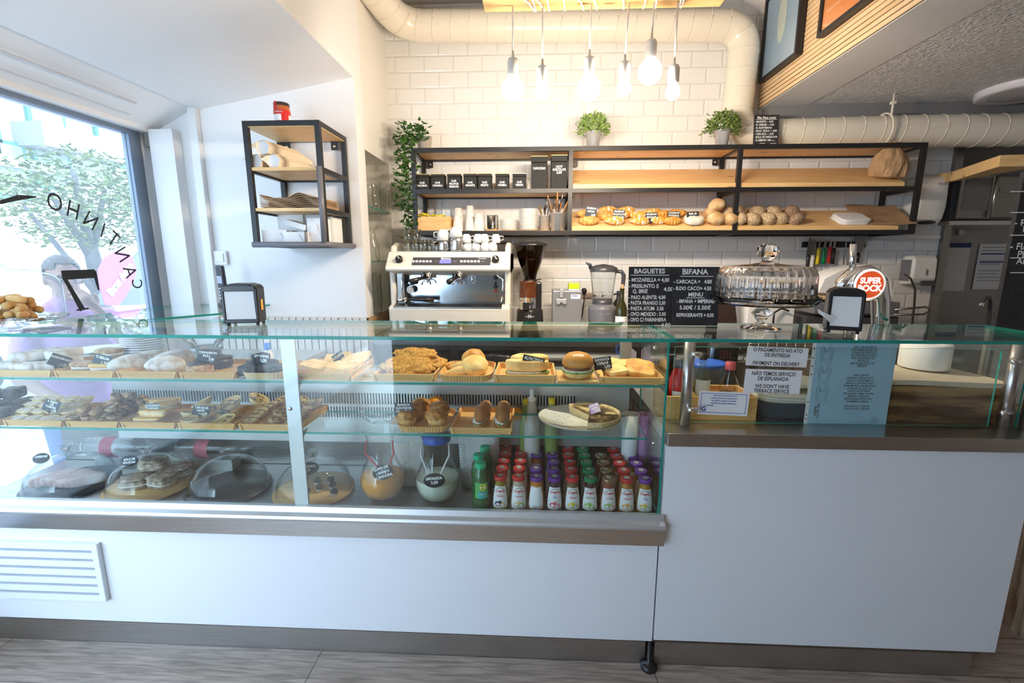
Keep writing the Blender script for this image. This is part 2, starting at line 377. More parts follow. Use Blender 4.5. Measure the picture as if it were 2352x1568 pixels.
# slatted cladding on both faces of that corner
c1 = MB(); x = -1.98
while x < -1.05: c1.box(x, x+.036, YF-.022, YF, .0, 1.18); x += .044
o = struct('trim_2', c1, noisy('pale limed slats', (.70, .68, .66), (.80, .78, .76), 20, .5, .1))
struct('trim_3', MB().box(-1.98, XL, YF-.006, YF-.001, 0, 1.18), mat('brown slat gap', (.34, .22, .13), .7))
c2 = MB(); y = YF
while y < YB-.02: c2.box(XL, XL+.02, y, y+.017, 0, 1.175); y += .021
struct('trim_4', c2, mat('oak slats', (.50, .31, .15), .5))
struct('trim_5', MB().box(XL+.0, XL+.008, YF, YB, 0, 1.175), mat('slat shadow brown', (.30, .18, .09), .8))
# sloping soffit over the window side, a stair underside
sf = MB().prism([(XL, 2.536), (-1.95, 2.378), (-1.95, 2.75), (XL, 2.75)], -3.0, YF, 'XZ')
sf.box(XL-.02, XL, -3.0, YF, 2.75, ZC); sf.box(-2.4, XL-.03, -3.0, YF, 2.752, 2.8)
struct('ceiling_soffit', sf, 'white')
# window side: blind box, head, jamb, sill wall
hb = MB().prism([(-1.95, 2.395), (-2.20, 2.27), (-2.20, 2.245), (-2.25, 2.245), (-2.40, 2.245), (-2.40, 2.8), (-1.95, 2.8)], -3.0, YF, 'XZ')
struct('trim_6', hb, 'white')
struct('trim_7', MB().box(-2.06, -2.052, -3, YF-.3, 2.322, 2.330).box(-2.145, -2.14, -3, YF-.25, 2.285, 2.29), mat('joint grey', (.6, .6, .62), .6))
struct('wall_left', MB().box(XW-.10, XW, 2.70, YF, 0, 2.25).box(XW-.10, XW+.0, -3.0, 2.70, 0, .35), 'white')
struct('trim_8', MB().box(-1.985, -1.935, YF-.035, YF, 1.18, 2.385), 'white', bev=.004)
struct('trim_9', MB().box(-2.20, -2.06, 2.70, YF-.001, 1.2, 2.26), 'white')
# street window: aluminium frame and pane, with the shop lettering painted on the glass
fr = MB().box(XW-.04, XW+.0, 2.62, 2.70, .35, 2.25).box(XW-.04, XW, -3, 2.62, .35, .40).box(XW-.04, XW, -3, 2.62, 2.22, 2.25).box(XW-.04, XW, -.6, -.53, .4, 2.22)
win = struct('window_1', fr, mat('blue grey aluminium', (.22, .27, .34), .4, metal=.4))
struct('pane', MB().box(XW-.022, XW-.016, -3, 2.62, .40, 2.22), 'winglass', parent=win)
lt = MB()
def onpane(ch, px, py, size, rot, bold=0):
    q = P(px, py, X=XW-.012); mb = text(ch, size, 0, 0, 0, bold=bold, rot=rot, flip=True, wsc=.8)
    lt.add([(q.x, q.y+(-x_ if False else x_), q.z+z_) for x_, y_, z_ in mb.v], mb.f)
for ch, px, py, rt in (('O', 126, 466, .1), ('H', 168, 484, .35), ('N', 208, 508, .6), ('I', 236, 530, .45), ('T', 260, 550, .75), ('N', 280, 585, 1.1), ('A', 298, 624, 1.35), ('C', 314, 652, 1.6)):
    onpane(ch, px, py, .118 if ch != 'C' else .10, rt)
def strip(pts, wd):            # painted strokes on the pane
    for (a, b2), (w0, w1) in zip(zip(pts, pts[1:]), zip(wd, wd[1:])):
        pa, pb = P(*a, X=XW-.012), P(*b2, X=XW-.012); d = (pb-pa).normalized(); nn = Vector((0, -d.z, d.y))
        lt.add([pa+nn*w0, pa-nn*w0, pb-nn*w1, pb+nn*w1], [(0, 1, 2, 3)])
strip([(142, 632), (219, 628)], (.022, .022)); strip([(216, 622), (222, 645), (227, 666)], (.012, .009, .005)); strip([(146, 634), (165, 668), (190, 712)], (.010, .011, .016))
strip([(-20, 470), (10, 462), (45, 453), (84, 452)], (.004, .008, .011, .003)); strip([(176, 712), (204, 708)], (.004, .004))
struct('window_lettering', lt, 'blackmatt', parent=win)
struct('window_lock', MB().box(-.02, .02, -.03, .03, -.05, .05), mat('lock grey', (.25, .24, .22), .4), parent=win, loc=(-2.215, 2.735, 2.215), bev=.004)
# lowered ceiling on the right with its slatted face, upper ceiling, unseen walls that shape the light
struct('ceiling_low', MB().box(XR+.27, 4.2, -3, 4.0, ZS, ZS+.1), 'stucco')
struct('ceiling_border', MB().box(XR, XR+.27, -3, YB, ZS-.004, ZS+.1), mat('smooth grey border', (.70, .70, .70), .6))
sl = MB(); z = ZS
while z < ZC: sl.box(XR-.007, XR, -3, YB-.0, z+.003, z+.0225); z += .0255
struct('trim_10', sl, noisy('pale oak slats', (.78, .52, .28), (.90, .66, .40), 3, .45, .1, .0005, (20, 1.5, 20)))
struct('trim_11', MB().box(XR, XR+.05, -3, YB, ZS+.0, ZC), mat('slat backing brown', (.26, .15, .07), .8))
struct('ceiling_shadow_gap', MB().box(XR+.02, 4.15, 3.30, YB, 2.425, ZS), mat('shadow gap grey', (.22, .22, .23), .8))  # dark strip standing in for the shadow gap above the duct
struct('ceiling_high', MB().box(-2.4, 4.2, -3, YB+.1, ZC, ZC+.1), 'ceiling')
struct('wall_right_unseen', MB().box(4.1, 4.2, -3, 4.0, 0, ZC), mat('unseen side wall cream', (.62, .58, .54), .6))  # unseen wall added against the sun, cream picked to brighten this side
rw = MB().box(-1.5, 4.2, -1.8, -1.7, 0, ZC).box(-2.4, -1.5, -1.8, -1.7, 2.4, ZC)
struct('wall_behind_unseen', rw, mat('unseen rear wall brown', (.27, .22, .19), .6))  # unseen wall, placed and darkened to shape the daylight and glass reflections
struct('baseboard_back', MB().box(1.9, 2.84, YB-.015, YB, 0, .08), 'steeldk')
# distressed timber screen at the right-hand end of the counter
q = P(2337, 1200, X=2.0)
struct('wall_timber_screen', MB().box(2.02, 2.07, 1.72, 2.6, 0, .93), noisy('distressed timber', (.22, .12, .06), (.62, .52, .40), 4, .7, .6, .004, (1, 12, 1.2), detail=8))

# ================================================================ display case (left)
CX0, CX1, CY = -2.2, .455, 1.52
dc = thing('display_case', 'long glazed refrigerated display case with white front and two glass shelves', 'display case', (0, 0, 0))
obj('front_panel', MB().box(CX0, .455, CY+.005, CY+.025, .127, .56), 'lam', dc)
obj('body', MB().box(CX0, .452, CY+.03, 1.98, .10, .585), 'steeldk', dc)
obj('plinth', MB().box(CX0, .44, CY+.035, CY+.05, .0, .127), 'steel', dc, label='brushed steel plinth')
obj('front_band', MB().box(CX0, .468, CY-.025, CY+.006, .540, .603), 'steel', dc, bev=.002, label='dark brushed steel band')
lg = MB().prism([(CY-.030, .603), (CY-.034, .612), (CY-.030, .622), (CY-.012, .628), (CY-.006, .648), (CY+.012, .648), (CY+.03, .603)], CX0, .468, 'YZ')
obj('ledge_trim', lg, 'steelsatin', dc, bev=.001, label='folded aluminium ledge')
obj('deck', MB().box(CX0, .45, CY+.012, 1.94, .585, .605), 'steel', dc)
obj('deck_back', MB().box(CX0, .45, 1.945, 1.955, .585, .80), 'steeldk', dc)
vp = MB(); xs0, xs1 = P(262, 930, Y=1.86).x, .18; x = xs0     # vented back panel: rows of narrow slots cut through
vp.box(xs0, .36, 1.86, 1.872, .80, .866).box(xs0, .36, 1.86, 1.872, .914, .928).box(xs0, .36, 1.86, 1.872, .976, 1.045).box(.18, .36, 1.86, 1.872, .866, .976)
vp.box(xs0, .36, 1.872, 1.945, .785, .80).box(xs0, .36, 1.86, 1.872, .755, .80)
while x < xs1:
    vp.box(x, x+.0065, 1.86, 1.872, .866, .914); vp.box(x, x+.0065, 1.86, 1.872, .928, .976); x += .0125
obj('vent_panel', vp, 'steelsatin', dc, label='slotted aluminium vent panel')
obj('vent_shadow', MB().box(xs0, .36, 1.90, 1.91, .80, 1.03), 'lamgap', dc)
obj('back_ledge', MB().box(CX0, .44, 1.80, 2.02, 1.030, 1.05), 'steelsatin', dc, bev=.002)
obj('corner_column', MB().box(.36, .40, 1.86, 1.90, .605, 1.25), 'steelsatin', dc)
# glass
obj('glass_top', MB().box(CX0, .475, CY, 1.91, 1.268, 1.280, 0, None, 1), ['glass', 'edge'], dc)
obj('front_glass', MB().box(CX0, .447, CY+.004, CY+.010, .645, 1.268, 0, None, 1), ['glass', 'edge'], dc)
obj('side_glass', MB().box(.447, .453, CY+.004, 1.88, .645, 1.268, 0, None, 1), ['glass', 'edge'], dc)
obj('glass_shelf', MB().box(CX0, .44, CY+.02, 1.80, 1.107, 1.115, 0, None, 1), ['glass', 'edge'], dc, label='upper glass shelf')
obj('glass_shelf', MB().box(CX0, .40, CY+.025, 1.78, .916, .924, 0, None, 1), ['glass', 'edge'], dc, label='lower glass shelf')
obj('rear_rail', MB().box(CX0, .44, 1.895, 1.915, 1.246, 1.267), 'pinel', dc, label='pine rail under the glass top')
q = P(672, 850, Y=CY+.03)
mu = obj('mullion', MB().box(q.x-.026, q.x+.026, CY+.012, CY+.020, .63, 1.266), 'steelsatin', dc, bev=.001)
obj('bracket', MB().prism([(CY+.02, 1.10), (CY+.10, 1.10), (CY+.02, 1.05)], q.x-.002, q.x+.002, 'YZ'), 'steelsatin', mu)
obj('bracket', MB().prism([(CY+.02, .91), (CY+.10, .91), (CY+.02, .86)], q.x-.002, q.x+.002, 'YZ'), 'steelsatin', mu)
obj('bolt', MB().lathe([(0, .004), (.007, .003), (.008, 0)], 12, mx=rx(PI/2)), 'chrome', mu, (q.x-.01, CY+.012, 1.015))
for (x_, y_) in ((1510, 800), (1507, 1018)):
    q = P(x_, y_, Y=CY+.02); cl = obj('corner_clip', MB().box(-.024, .004, 0, .006, -.024, .024), 'plasticclear' if y_ > 900 else 'glass', dc, (q.x, CY+.012, q.z))
    obj('clip_screw', MB().lathe([(0, .004), (.006, .003), (.007, 0)], 12, mx=rx(PI/2)), 'chrome', cl, (-.01, 0, .004))
# ventilation grille on the white front
a0, a1 = P(-60, 1238, Y=1.515), P(238, 1378, Y=1.515); gx1 = (P(232, 1238, Y=1.515).x+a1.x)/2
gr = MB(); zt, zb = a0.z-.002, a1.z; nslot = 6; h = (zt-zb)
zc_ = [zt-h*(.13+.148*i) for i in range(nslot)]; hw = .0055
gr.box(-2.1, gx1-.022, 1.508, 1.525, zc_[0]+hw, zt).box(-2.1, gx1-.022, 1.508, 1.525, zb, zc_[-1]-hw).box(gx1-.022, gx1, 1.508, 1.525, zb, zt)
for i in range(nslot-1): gr.box(-2.1, gx1-.022, 1.508, 1.525, zc_[i+1]+hw, zc_[i]-hw)
g = obj('ventilation_grille', gr, 'lam', dc)
obj('grille_edge', MB().box(gx1, gx1+.004, 1.508, 1.525, zb, zt), 'steelsatin', g)
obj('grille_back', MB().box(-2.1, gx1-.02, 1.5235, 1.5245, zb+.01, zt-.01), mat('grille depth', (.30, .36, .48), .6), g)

# ================================================================ bar counter (right)
bc = thing('bar_counter', 'white fronted serving counter with brushed steel top right of the display case', 'counter', (0, 0, 0))
obj('front_panel', MB().box(.4605, 1.685, CY+.005, CY+.025, .133, .907), 'lam', bc)
obj('side_panel', MB().box(1.665, 1.685, CY+.026, 2.05, .133, .907), 'lam', bc)
obj('body', MB().box(.462, 1.66, CY+.03, 2.05, .10, .90), 'steeldk', bc)
obj('plinth', MB().box(.475, 1.64, CY+.035, CY+.05, .0, .133), 'steel', bc)
obj('worktop', MB().box(.462, 1.88, CY-.008, 2.10, .907, .954), 'steel', bc, bev=.002, label='brushed steel worktop')
obj('front_glass', MB().box(.50, 1.60, 1.618, 1.624, .958, 1.235, 0, None, 1), ['glass', 'edge'], bc)
obj('glass_top', MB().box(.4765, 1.80, CY+.01, 1.91, 1.268, 1.279, 0, None, 1), ['glass', 'edge'], bc)
obj('side_glass', MB().box(1.690, 1.696, 1.62, 2.0, .958, 1.262, 0, None, 1), ['glass', 'edge'], bc)
def post(x, y, zs, sx):
    p = obj('post', MB().lathe([(.0, 0), (.019, 0), (.019, .313), (0, .313)], 24), 'steel', bc, (x, y, .954))
    for z in zs: obj('standoff', MB().lathe([(0, .0), (.009, 0), (.009, .034), (0, .034)], 16, mx=ry(sx*PI/2)), 'chrome', p, (0, -.019, z))
post(.545, 1.603, (.262, .062), 1); post(1.645, 1.615, (.245, .062), -1); post(1.705, 1.598, (), 1); post(1.37, 1.98, (), 1)
cf = MB().lathe([(0, 0), (.03, 0), (.032, .012), (.02, .02), (.008, .025), (.008, .13), (0, .13)], 20)
tag(obj('adjustable_foot', cf, 'black', None, (.452, 1.535, 0)), 'black round adjustable foot under the joint of the two counters', 'furniture foot')
# ================================================================ long wall shelf on the tiles
XS = [-.777, .229, 1.276, 2.370]; Y0, Y1 = 3.08, 3.395; ZB, ZM, ZT = 1.700, 1.962, 2.215; bw = .026
ws = thing('wall_shelf', 'long black steel wall shelf with pine boards in three bays on the tiled wall', 'shelf', (0, 0, 0))
fr = MB(); h = bw/2
for x in XS:
    for y in (Y0, Y1-bw): fr.box(x-h, x+h, y, y+bw, ZB-h, ZT+h)
    for z in (ZB, ZM, ZT): fr.box(x-h, x+h, Y0+bw, Y1-bw, z-h, z+h)
for a, b_ in zip(XS, XS[1:]):
    for z in (ZB, ZM, ZT): fr.box(a+h, b_-h, Y0, Y0+bw, z-h, z+h)
    for z in (ZB, ZT): fr.box(a+h, b_-h, Y1-bw, Y1, z-h, z+h)
fr.box(XS[0]+h, XS[1]-h, Y1-bw, Y1, ZM-h, ZM+h)
for i, (a, b_) in enumerate(zip(XS[1:], XS[2:])):
    for z in (ZM+.15, ZB+.135): fr.box(a, b_, Y1-.02, Y1-.004, z-.004, z+.006)
obj('frame', fr, 'blackm', ws)
for i, (a, b_) in enumerate(zip(XS, XS[1:])):
    obj('shelf_board', MB().box(a+h, b_-h, Y0+bw, Y1-bw, ZT-.004, ZT+h-.001), 'pine', ws)
    if i == 0:
        obj('shelf_board', MB().box(a+h, b_-h, Y0+bw, Y1-bw, ZM-.004, ZM+h+.002), 'pine', ws)
        obj('shelf_board', MB().box(a+h, b_-h, Y0+bw, Y1-bw, ZB-.004, ZB+h+.002), 'pine', ws)
    else:
        for z, dz in ((ZM, .150), (ZB, .135)):
            e = .003 if i == 1 else .10
            obj('shelf_board', MB().prism([(Y0+.012, z+h), (Y0+.012, z+h+.026), (Y1-.02, z+dz+.024), (Y1-.02, z+dz)], a+h+.003, b_-h-e+.03, 'YZ'), 'pine', ws, label='tilted pine shelf board')
for x, z in ((XS[0]+.05, ZT-.035), (XS[1]+.05, ZT-.035), (XS[2]-.05, ZT-.035)):
    b1 = obj('wall_bracket', MB().box(x-.018, x+.018, Y1-.03, Y1-.026, z-.022, z+.022), 'blackm', ws)
    obj('screw', MB().lathe([(0, .004), (.006, .003), (.008, 0)], 12, mx=rx(PI/2)), 'chrome', b1, (x, Y1-.031, z))
def tilt(z, y, dz):   # height of a tilted board's face at depth y
    t = (y-(Y0+.012))/(Y1-.032-Y0); return z+h+.026+t*(dz-h-.002)
ZTT = ZT+h
# ---- plants
def leafcloud(n, f, size, seed, thin=.45):
    r_ = random.Random(seed); mb = MB()
    for i in range(n):
        p, up = f(r_); a = r_.uniform(0, 2*PI); s_ = size*r_.uniform(.7, 1.3)
        d = Vector((math.cos(a), math.sin(a), r_.uniform(-.6, .8))).normalized(); sd_ = d.cross(Vector((r_.uniform(-.4, .4), r_.uniform(-.4, .4), 1))).normalized()*thin*s_
        nn = sd_.cross(d).normalized()*s_*.15
        mb.add([p, p+d*s_*.5+sd_*.5-nn, p+d*s_, p+d*s_*.5-sd_*.5-nn], [(0, 1, 2), (0, 2, 3)])
    return mb
def pot(t, r0, r1, hh): return obj('pot', MB().lathe([(0, 0), (r0, 0), (r1, hh), (r1+.003, hh), (r1-.001, hh-.003), (r1-.004, hh-.012), (0, hh-.012)], 28), 'zinc', t)
q = P(975, 342, Y=3.20)
t = thing('hanging_plant', 'trailing green plant in a zinc pot hanging down left of the wall shelf', 'plant', (q.x, 3.20, ZTT))
pot(t, .040, .052, .095)
def fv(r_):
    u = r_.random()
    if u < .28: return Vector((-.03+r_.uniform(-.11, .05), r_.uniform(-.1, .04), .09+r_.uniform(-.04, .11)*(.5+r_.random()*.5))), 0
    k = r_.random()**1.15; z = .08-k*.66; wdt = .055*(1-k*.55)+.01
    return Vector((-.125+k*.035+.02*math.sin(k*9)+r_.uniform(-wdt, wdt), -.10+r_.uniform(-wdt, wdt), z)), 0
obj('leaves', leafcloud(560, fv, .046, 3, .55), 'leafA', t)
st = MB()
for i in range(6):
    st.tube([(0, 0, .085), (-.04-.01*i, -.03, .14-.01*i), (-.10-.008*i, -.08, .06), (-.13+.01*i, -.10, -.12), (-.11+.008*i, -.11, -.30+.02*i), (-.095, -.105, -.50+.05*i)], .0018, 5)
obj('stems', st, 'leafA', t)
for px, nm, mm, sd_, lab, sz in ((1362, 'potted_plant', 'leafB', 5, 'bright green fine-leaved plant in a zinc pot on the middle of the wall shelf', .022), (1657, 'potted_plant', 'leafC', 9, 'dark and light green bushy plant in a zinc pot near the pipe elbow', .03)):
    q = P(px, 335, Y=3.12); t = thing(nm, lab, 'plant', (q.x, 3.12, ZTT)); pot(t, .036, .047, .09)
    def fp(r_):
        a = r_.uniform(0, 2*PI); p_ = math.acos(r_.uniform(-.25, 1)); k = r_.uniform(.5, 1)**.5; R_ = .10+.012*math.sin(a*5)
        return Vector((R_*k*math.sin(p_)*math.cos(a), R_*.9*k*math.sin(p_)*math.sin(a), .105+.105*k*math.cos(p_))), 0
    obj('leaves', leafcloud(900 if mm == 'leafB' else 620, fp, sz, sd_, .5), mm, t)
    s2 = MB(); r_ = random.Random(sd_)
    for i in range(16): a = r_.uniform(0, 6.28); s2.tube([(0, 0, .06), (.04*math.cos(a), .04*math.sin(a), .13), (.075*math.cos(a), .075*math.sin(a), .16)], .0014, 4)
    obj('stems', s2, 'leafA', t)
# ---- handwritten boards
def board(name, label, cat, loc, w_, h_, lines, rot=None, th=.003, rz=0, col='slate', group=None, frame=False):
    t = thing(name, label, cat, loc, rz, group, rot)
    obj('board', MB().box(-w_/2, w_/2, 0, th, 0, h_), col, t)
    mb = MB()
    for ln in lines:
        s_, sz, x, z = ln[:4]; kw = ln[4] if len(ln) > 4 else {}
        if s_ == '_': mb.box(x-sz/2, x+sz/2, -.0008, -.0004, z-.0012, z+.0012)
        else: text(s_, sz, x, z, .0006, jit=kw.pop('jit', .05), bold=kw.pop('bold', sz*.025), mb=mb, **kw)
    obj('lettering', mb, 'chalk', t); return t
q = P(1762, 331, Y=3.10)
board('price_board', 'small black price board with white handwriting standing on the wall shelf under the pipe elbow', 'sign', (q.x, 3.12, ZTT), .152, .185,
      [('Pão Para Levar', .019, 0, .168), ('_', .125, 0, .158)]+[(s_, .0165, -.07, .144-i*.0185, dict(align='LEFT', wsc=.82)) for i, s_ in enumerate(('- BAGUETE — 0.60', '- B. CEREAIS — 0.60', '- B. ALENTEJANO', '- BOLA TIJOLO — 0.50', '- CARCAÇA — 0.25', '- BOLA DE GRÃOS 0.90', '- P. CEREAIS 1.50'))]+[('_', .035, -.04, .028), ('_', .04, .035, .030), ('_', .035, -.02, .014), ('_', .035, .045, .012)],
      rot=(rad(-6), 0, 0))
# ---- tins
def tin(w_, hh, lines, px, lab, nm='tea_tin', rz=-.0):
    q = P(px, 436, Y=3.14); t = thing(nm, lab, 'tin', (q.x, 3.16, ZM+h+.003), rz)
    obj('body', MB().box(-w_/2, w_/2, -w_/2, w_/2, 0, hh*.80), 'blackmatt', t, bev=.003)
    obj('lid', MB().box(-w_/2-.001, w_/2+.001, -w_/2-.001, w_/2+.001, hh*.81, hh-.003), 'blackmatt', t, bev=.003)
    obj('gold_rim', MB().box(-w_/2-.0015, w_/2+.0015, -w_/2-.0015, w_/2+.0015, hh-.003, hh), mat('brass rim', (.75, .55, .18), .3, metal=.7) if 'brass' not in K else K['brass'], t)
    mb = MB()
    for i, s_ in enumerate(lines): text(s_, .0165 if hh < .12 else .02, 0, hh*(.47 if hh < .12 else .62)-i*.0175-(.004 if len(lines) == 2 else -.006 if len(lines) == 3 else 0), w_/2+.0006, mb=mb, jit=.08, bold=.0006, wsc=min(1, .065/(.0105*max(4, len(s_)))))
    obj('lettering', mb, 'chalk', t)
K['brass'] = mat('brass rim', (.75, .55, .18), .3, metal=.7)
for i, (px, ln) in enumerate(((972, ('CHÁ', 'MAÇÃ BRAVA')), (1007, ('CHÁ', 'CAMOMILA')), (1044, ('CHÁ', 'FRUTOS', 'VERMELHOS')), (1081, ('CHÁ', 'LIMONETE')), (1114, ('CHÁ', 'PRETO')), (1154, ('CHÁ', 'CIDREIRA')), (1193, ('CHÁ', 'VERDE')))):
    tin(.086, .098, ln, px, 'small square black tea tin reading %s, %s of seven from the left' % (' '.join(ln), ORD[i]))
tin(.102, .200, ('CAPPUCCINO',), 1238, 'tall black tin reading CAPPUCCINO beside the small tea tins', 'drinks_tin')
tin(.102, .205, ('HOT', 'CHOCOLATE', '3,00'), 1283, 'tall black tin reading HOT CHOCOLATE 3,00 next to the frame post', 'drinks_tin')
# ---- lower left bay
ZL = ZB+h+.003
q = P(997, 528, Y=3.17); t = thing('bamboo_box', 'open bamboo box full of yellow sachets on the lower left shelf', 'box', (q.x, 3.19, ZL))
bx_ = MB(); a, b_, d = .125, .10, .09
bx_.box(-a, a, -b_, -b_+.008, 0, d).box(-a, a, b_-.008, b_, 0, d).box(-a, -a+.008, -b_+.008, b_-.008, 0, d).box(a-.008, a, -b_+.008, b_-.008, 0, d).box(-a+.008, a-.008, -b_+.008, b_-.008, 0, .006).box(.028, .034, -b_+.008, b_-.008, 0, d-.01)
obj('box', bx_, 'bamboo', t)
r_ = random.Random(4)
for k in range(15):
    sx = r_.uniform(-.10, .012) if k > 4 else r_.uniform(-.1, .06)
    o = obj('sugar_sachet', MB().slab(0, 0, 0, .055, .034, .007, e=6), 'yellow', None, (q.x+sx, 3.19-.075+r_.uniform(0, .13), ZL+.078+r_.uniform(0, .028)), (r_.uniform(-.6, .6), r_.uniform(-.6, .6), r_.uniform(0, 3)))
    tag(o, 'yellow sachet heaped in the bamboo box on the lower left shelf', 'sachet', 'yellow sachets in the bamboo box')
def cupobj(nm, lab, cat, loc, pr, m_, n=28, group=None, rot=None, handle=None):
    t = thing(nm, lab, cat, loc, 0, group, rot) if handle else None
    mb = MB().lathe(pr, n)
    if not handle: return tag(obj(nm, mb, m_, None, loc, rot), lab, cat, group)
    obj('bowl', mb, m_, t); obj('handle', handle, m_, t); return t
def glasspr(r0, r1, hh, th=.002): return [(0, 0), (r0, 0), (r1, hh), (r1-th, hh), (r0-th, .006), (0, .006)]
for i, (px, lab) in enumerate(((1006, 'upturned clear tumbler behind the bamboo box, nearer the vine'), (1043, 'upturned clear tumbler behind the bamboo box, nearer the paper cups'))):
    q = P(px, 470, Y=3.32); cupobj('drinking_glass', lab, 'glass', (q.x, 3.325, ZL), [(.034, 0), (.027, .16), (0, .16), (0, .155), (.024, .152), (.032, 0)], 'thin')
def papercup(px, py0, n, lab, y=3.14, r=.036, zoff=0):
    q = P(px, 528, Y=y); t = thing('paper_cup_stack', lab, 'paper cups', (q.x, y, ZL+zoff))
    for k in range(n): obj('cup', MB().lathe([(r, 0+k*.012), (r, .004+k*.012), (r*.72, .085+k*.012), (0, .085+k*.012)], 24), 'china', t)
papercup(1052, 0, 2, 'upturned stack of cream paper cups right of the bamboo box'); papercup(1053, 0, 7, 'tallest upturned paper cup stack behind the others', 3.24, .038)
papercup(1079, 0, 1, 'upturned paper cups with a small blue mark, beside the steel cup stack', 3.13, .032); papercup(1080, 0, 8, 'tall narrow upturned paper cup stack with blue mark at the back', 3.22, .034)
papercup(1100, 0, 3, 'short upturned paper cup stack just left of the shiny metal cup', 3.15, .036)
q = P(1129, 528, Y=3.14)
cupobj('metal_cup', 'shiny metal cup between the paper cups and the saucer stack', 'cup', (q.x, 3.15, ZL), [(0, 0), (.035, 0), (.045, .012), (.046, .098), (.047, .1), (.044, .1), (.043, .02), (0, .012)], 'chrome')
def plates(px, py, y, z, n, r, pitch, what, grp, mt='china', cat='plate', nm='plate', where=''):
    q = P(px, py, Y=y); o0 = None
    for k in range(n):
        loc = (q.x+random.uniform(-.001, .001), y, z+k*pitch)
        lab = '%s, %s from the bottom of %s' % (what, ORD[k] if k < 12 else ['thirteenth', 'fourteenth', 'fifteenth', 'sixteenth'][k-12], where)
        if o0 is None:
            o0 = obj(nm, MB().lathe([(0, 0), (r*.55, 0), (r, r*.14), (r, r*.14+.003), (r*.55, .005), (0, .005)], 36), mt, None, loc); tag(o0, lab, cat, grp)
        else:
            o = o0.copy(); C.objects.link(o); o.location = loc; o['label'] = lab
plates(1168, 528, 3.16, ZL, 7, .060, .0105, 'small white saucer', 'saucers in the short stack', where='the short stack beside the metal cup', cat='saucer', nm='saucer')
plates(1214, 528, 3.16, ZL, 12, .066, .0115, 'white side plate', 'plates in the tall stack', where='the taller stack on the lower left shelf')
def bucket(px, y, lab, r0, r1, hh, n, seed, cols, z=None, py=528, cat='cutlery bucket'):
    q = P(px, py, Y=y); t = thing('cutlery_bucket', lab, cat, (q.x, y, z if z else ZL))
    obj('bucket', MB().lathe([(0, 0), (r0, 0), (r1, hh), (r1+.002, hh), (r1-.002, hh-.002), (r0-.002, .004), (0, .004)], 28), 'zinc', t)
    return (q.x, y, z if z else ZL), r1, hh
def cutlery(c, r1, hh, n, seed, where, grp, ln=.19, col=('steel', 'black')):
    r_ = random.Random(seed)
    for k in range(n):
        a = r_.uniform(0, 6.28); tx, ty = math.cos(a)*r1*.8, math.sin(a)*r1*.6; lean = 1.0
        mb = MB(); p0 = Vector((tx*-.3, ty*-.3, .01)); p1 = Vector((tx, ty, hh)); d = (p1-p0).normalized(); L_ = ln*r_.uniform(.85, 1.1)
        mb.tube([p0, p0+d*L_*.6, p0+d*L_*.8, p0+d*L_], [.0025, .003, .006, .004], 6)
        tag(obj('cutlery', mb, col[k % len(col)], None, c), 'table knife or spoon standing handle-up in %s' % where, 'cutlery', grp)
c = bucket(1251, 3.18, 'small zinc bucket with knives, left of the two on the lower left shelf', .033, .038, .10, 0, 0, 0)
cutlery(*c, 8, 3, 'the left zinc bucket on the lower left shelf', 'cutlery in the left bucket', .17, ('steeldk', 'oakdark'))
c = bucket(1280, 3.14, 'wider zinc bucket of wooden stirrers beside the frame post', .040, .050, .11, 0, 0, 0)
cutlery(*c, 14, 5, 'the wider zinc bucket beside the frame post', 'cutlery in the wide bucket', .22, ('oakdark', 'steeldk', 'bag'))

# ---- pastries on the tilted lower boards
def croissant_mb(L_=.15, R_=.033, seed=0, arc=1.5, ridges=9, drizzle=False):
    mb = MB(); n = 34; m_ = 14; vs = []; fs = []
    for i in range(n+1):
        t_ = i/n; a = (t_-.5)*arc; cx, cy = L_/arc*math.sin(a), L_/arc*(1-math.cos(a))
        rr = R_*(.16+.84*math.sin(PI*t_)**.75)*(1+.09*math.cos(t_*ridges*2*PI)); tx, ty = math.cos(a), math.sin(a)
        for j in range(m_):
            b_ = 2*PI*j/m_; q = 1+.08*noise.noise(Vector((i*.3, math.cos(b_), seed)))
            vs.append((cx-ty*rr*math.cos(b_)*q, cy+tx*rr*math.cos(b_)*q, max(.0, R_*.8+rr*math.sin(b_)*q*.9)))
    for i in range(n):
        for j in range(m_): k = (j+1) % m_; fs.append((i*m_+j, i*m_+k, (i+1)*m_+k, (i+1)*m_+j))
    fs.append(tuple(range(m_-1, -1, -1))); fs.append(tuple(n*m_+j for j in range(m_)))
    return mb.add(vs, fs, 0, True)
def onboard(px, py, y, base=ZB, dz=.135):
    q = P(px, py, Y=y); return Vector((q.x, y, tilt(base, y, dz)+.001))
TA = math.atan2(.135-h, Y1-.032-Y0)
kinds = [('croissant', 'croissant', 'plain golden croissant'), ('chocolate_croissant', 'sugarcro', 'croissant with chocolate drizzle'), ('sugar_croissant', 'sugarcro', 'sugar dusted croissant'), ('croissant', 'toast', 'shiny plain croissant')]
def drizzle(mb_, n=9, L_=.15, R_=.033):
    d = MB(); pts = []
    for i in range(n*2):
        t_ = .12+.76*i/(n*2-1); pts.append(((t_-.5)*L_*.9, (.026 if i % 2 else -.022)+.018*(2*t_-1)**2, R_*.8+R_*.92*math.sin(PI*t_)**.6-(.010)))
    return d.tube(pts, .0016, 5)
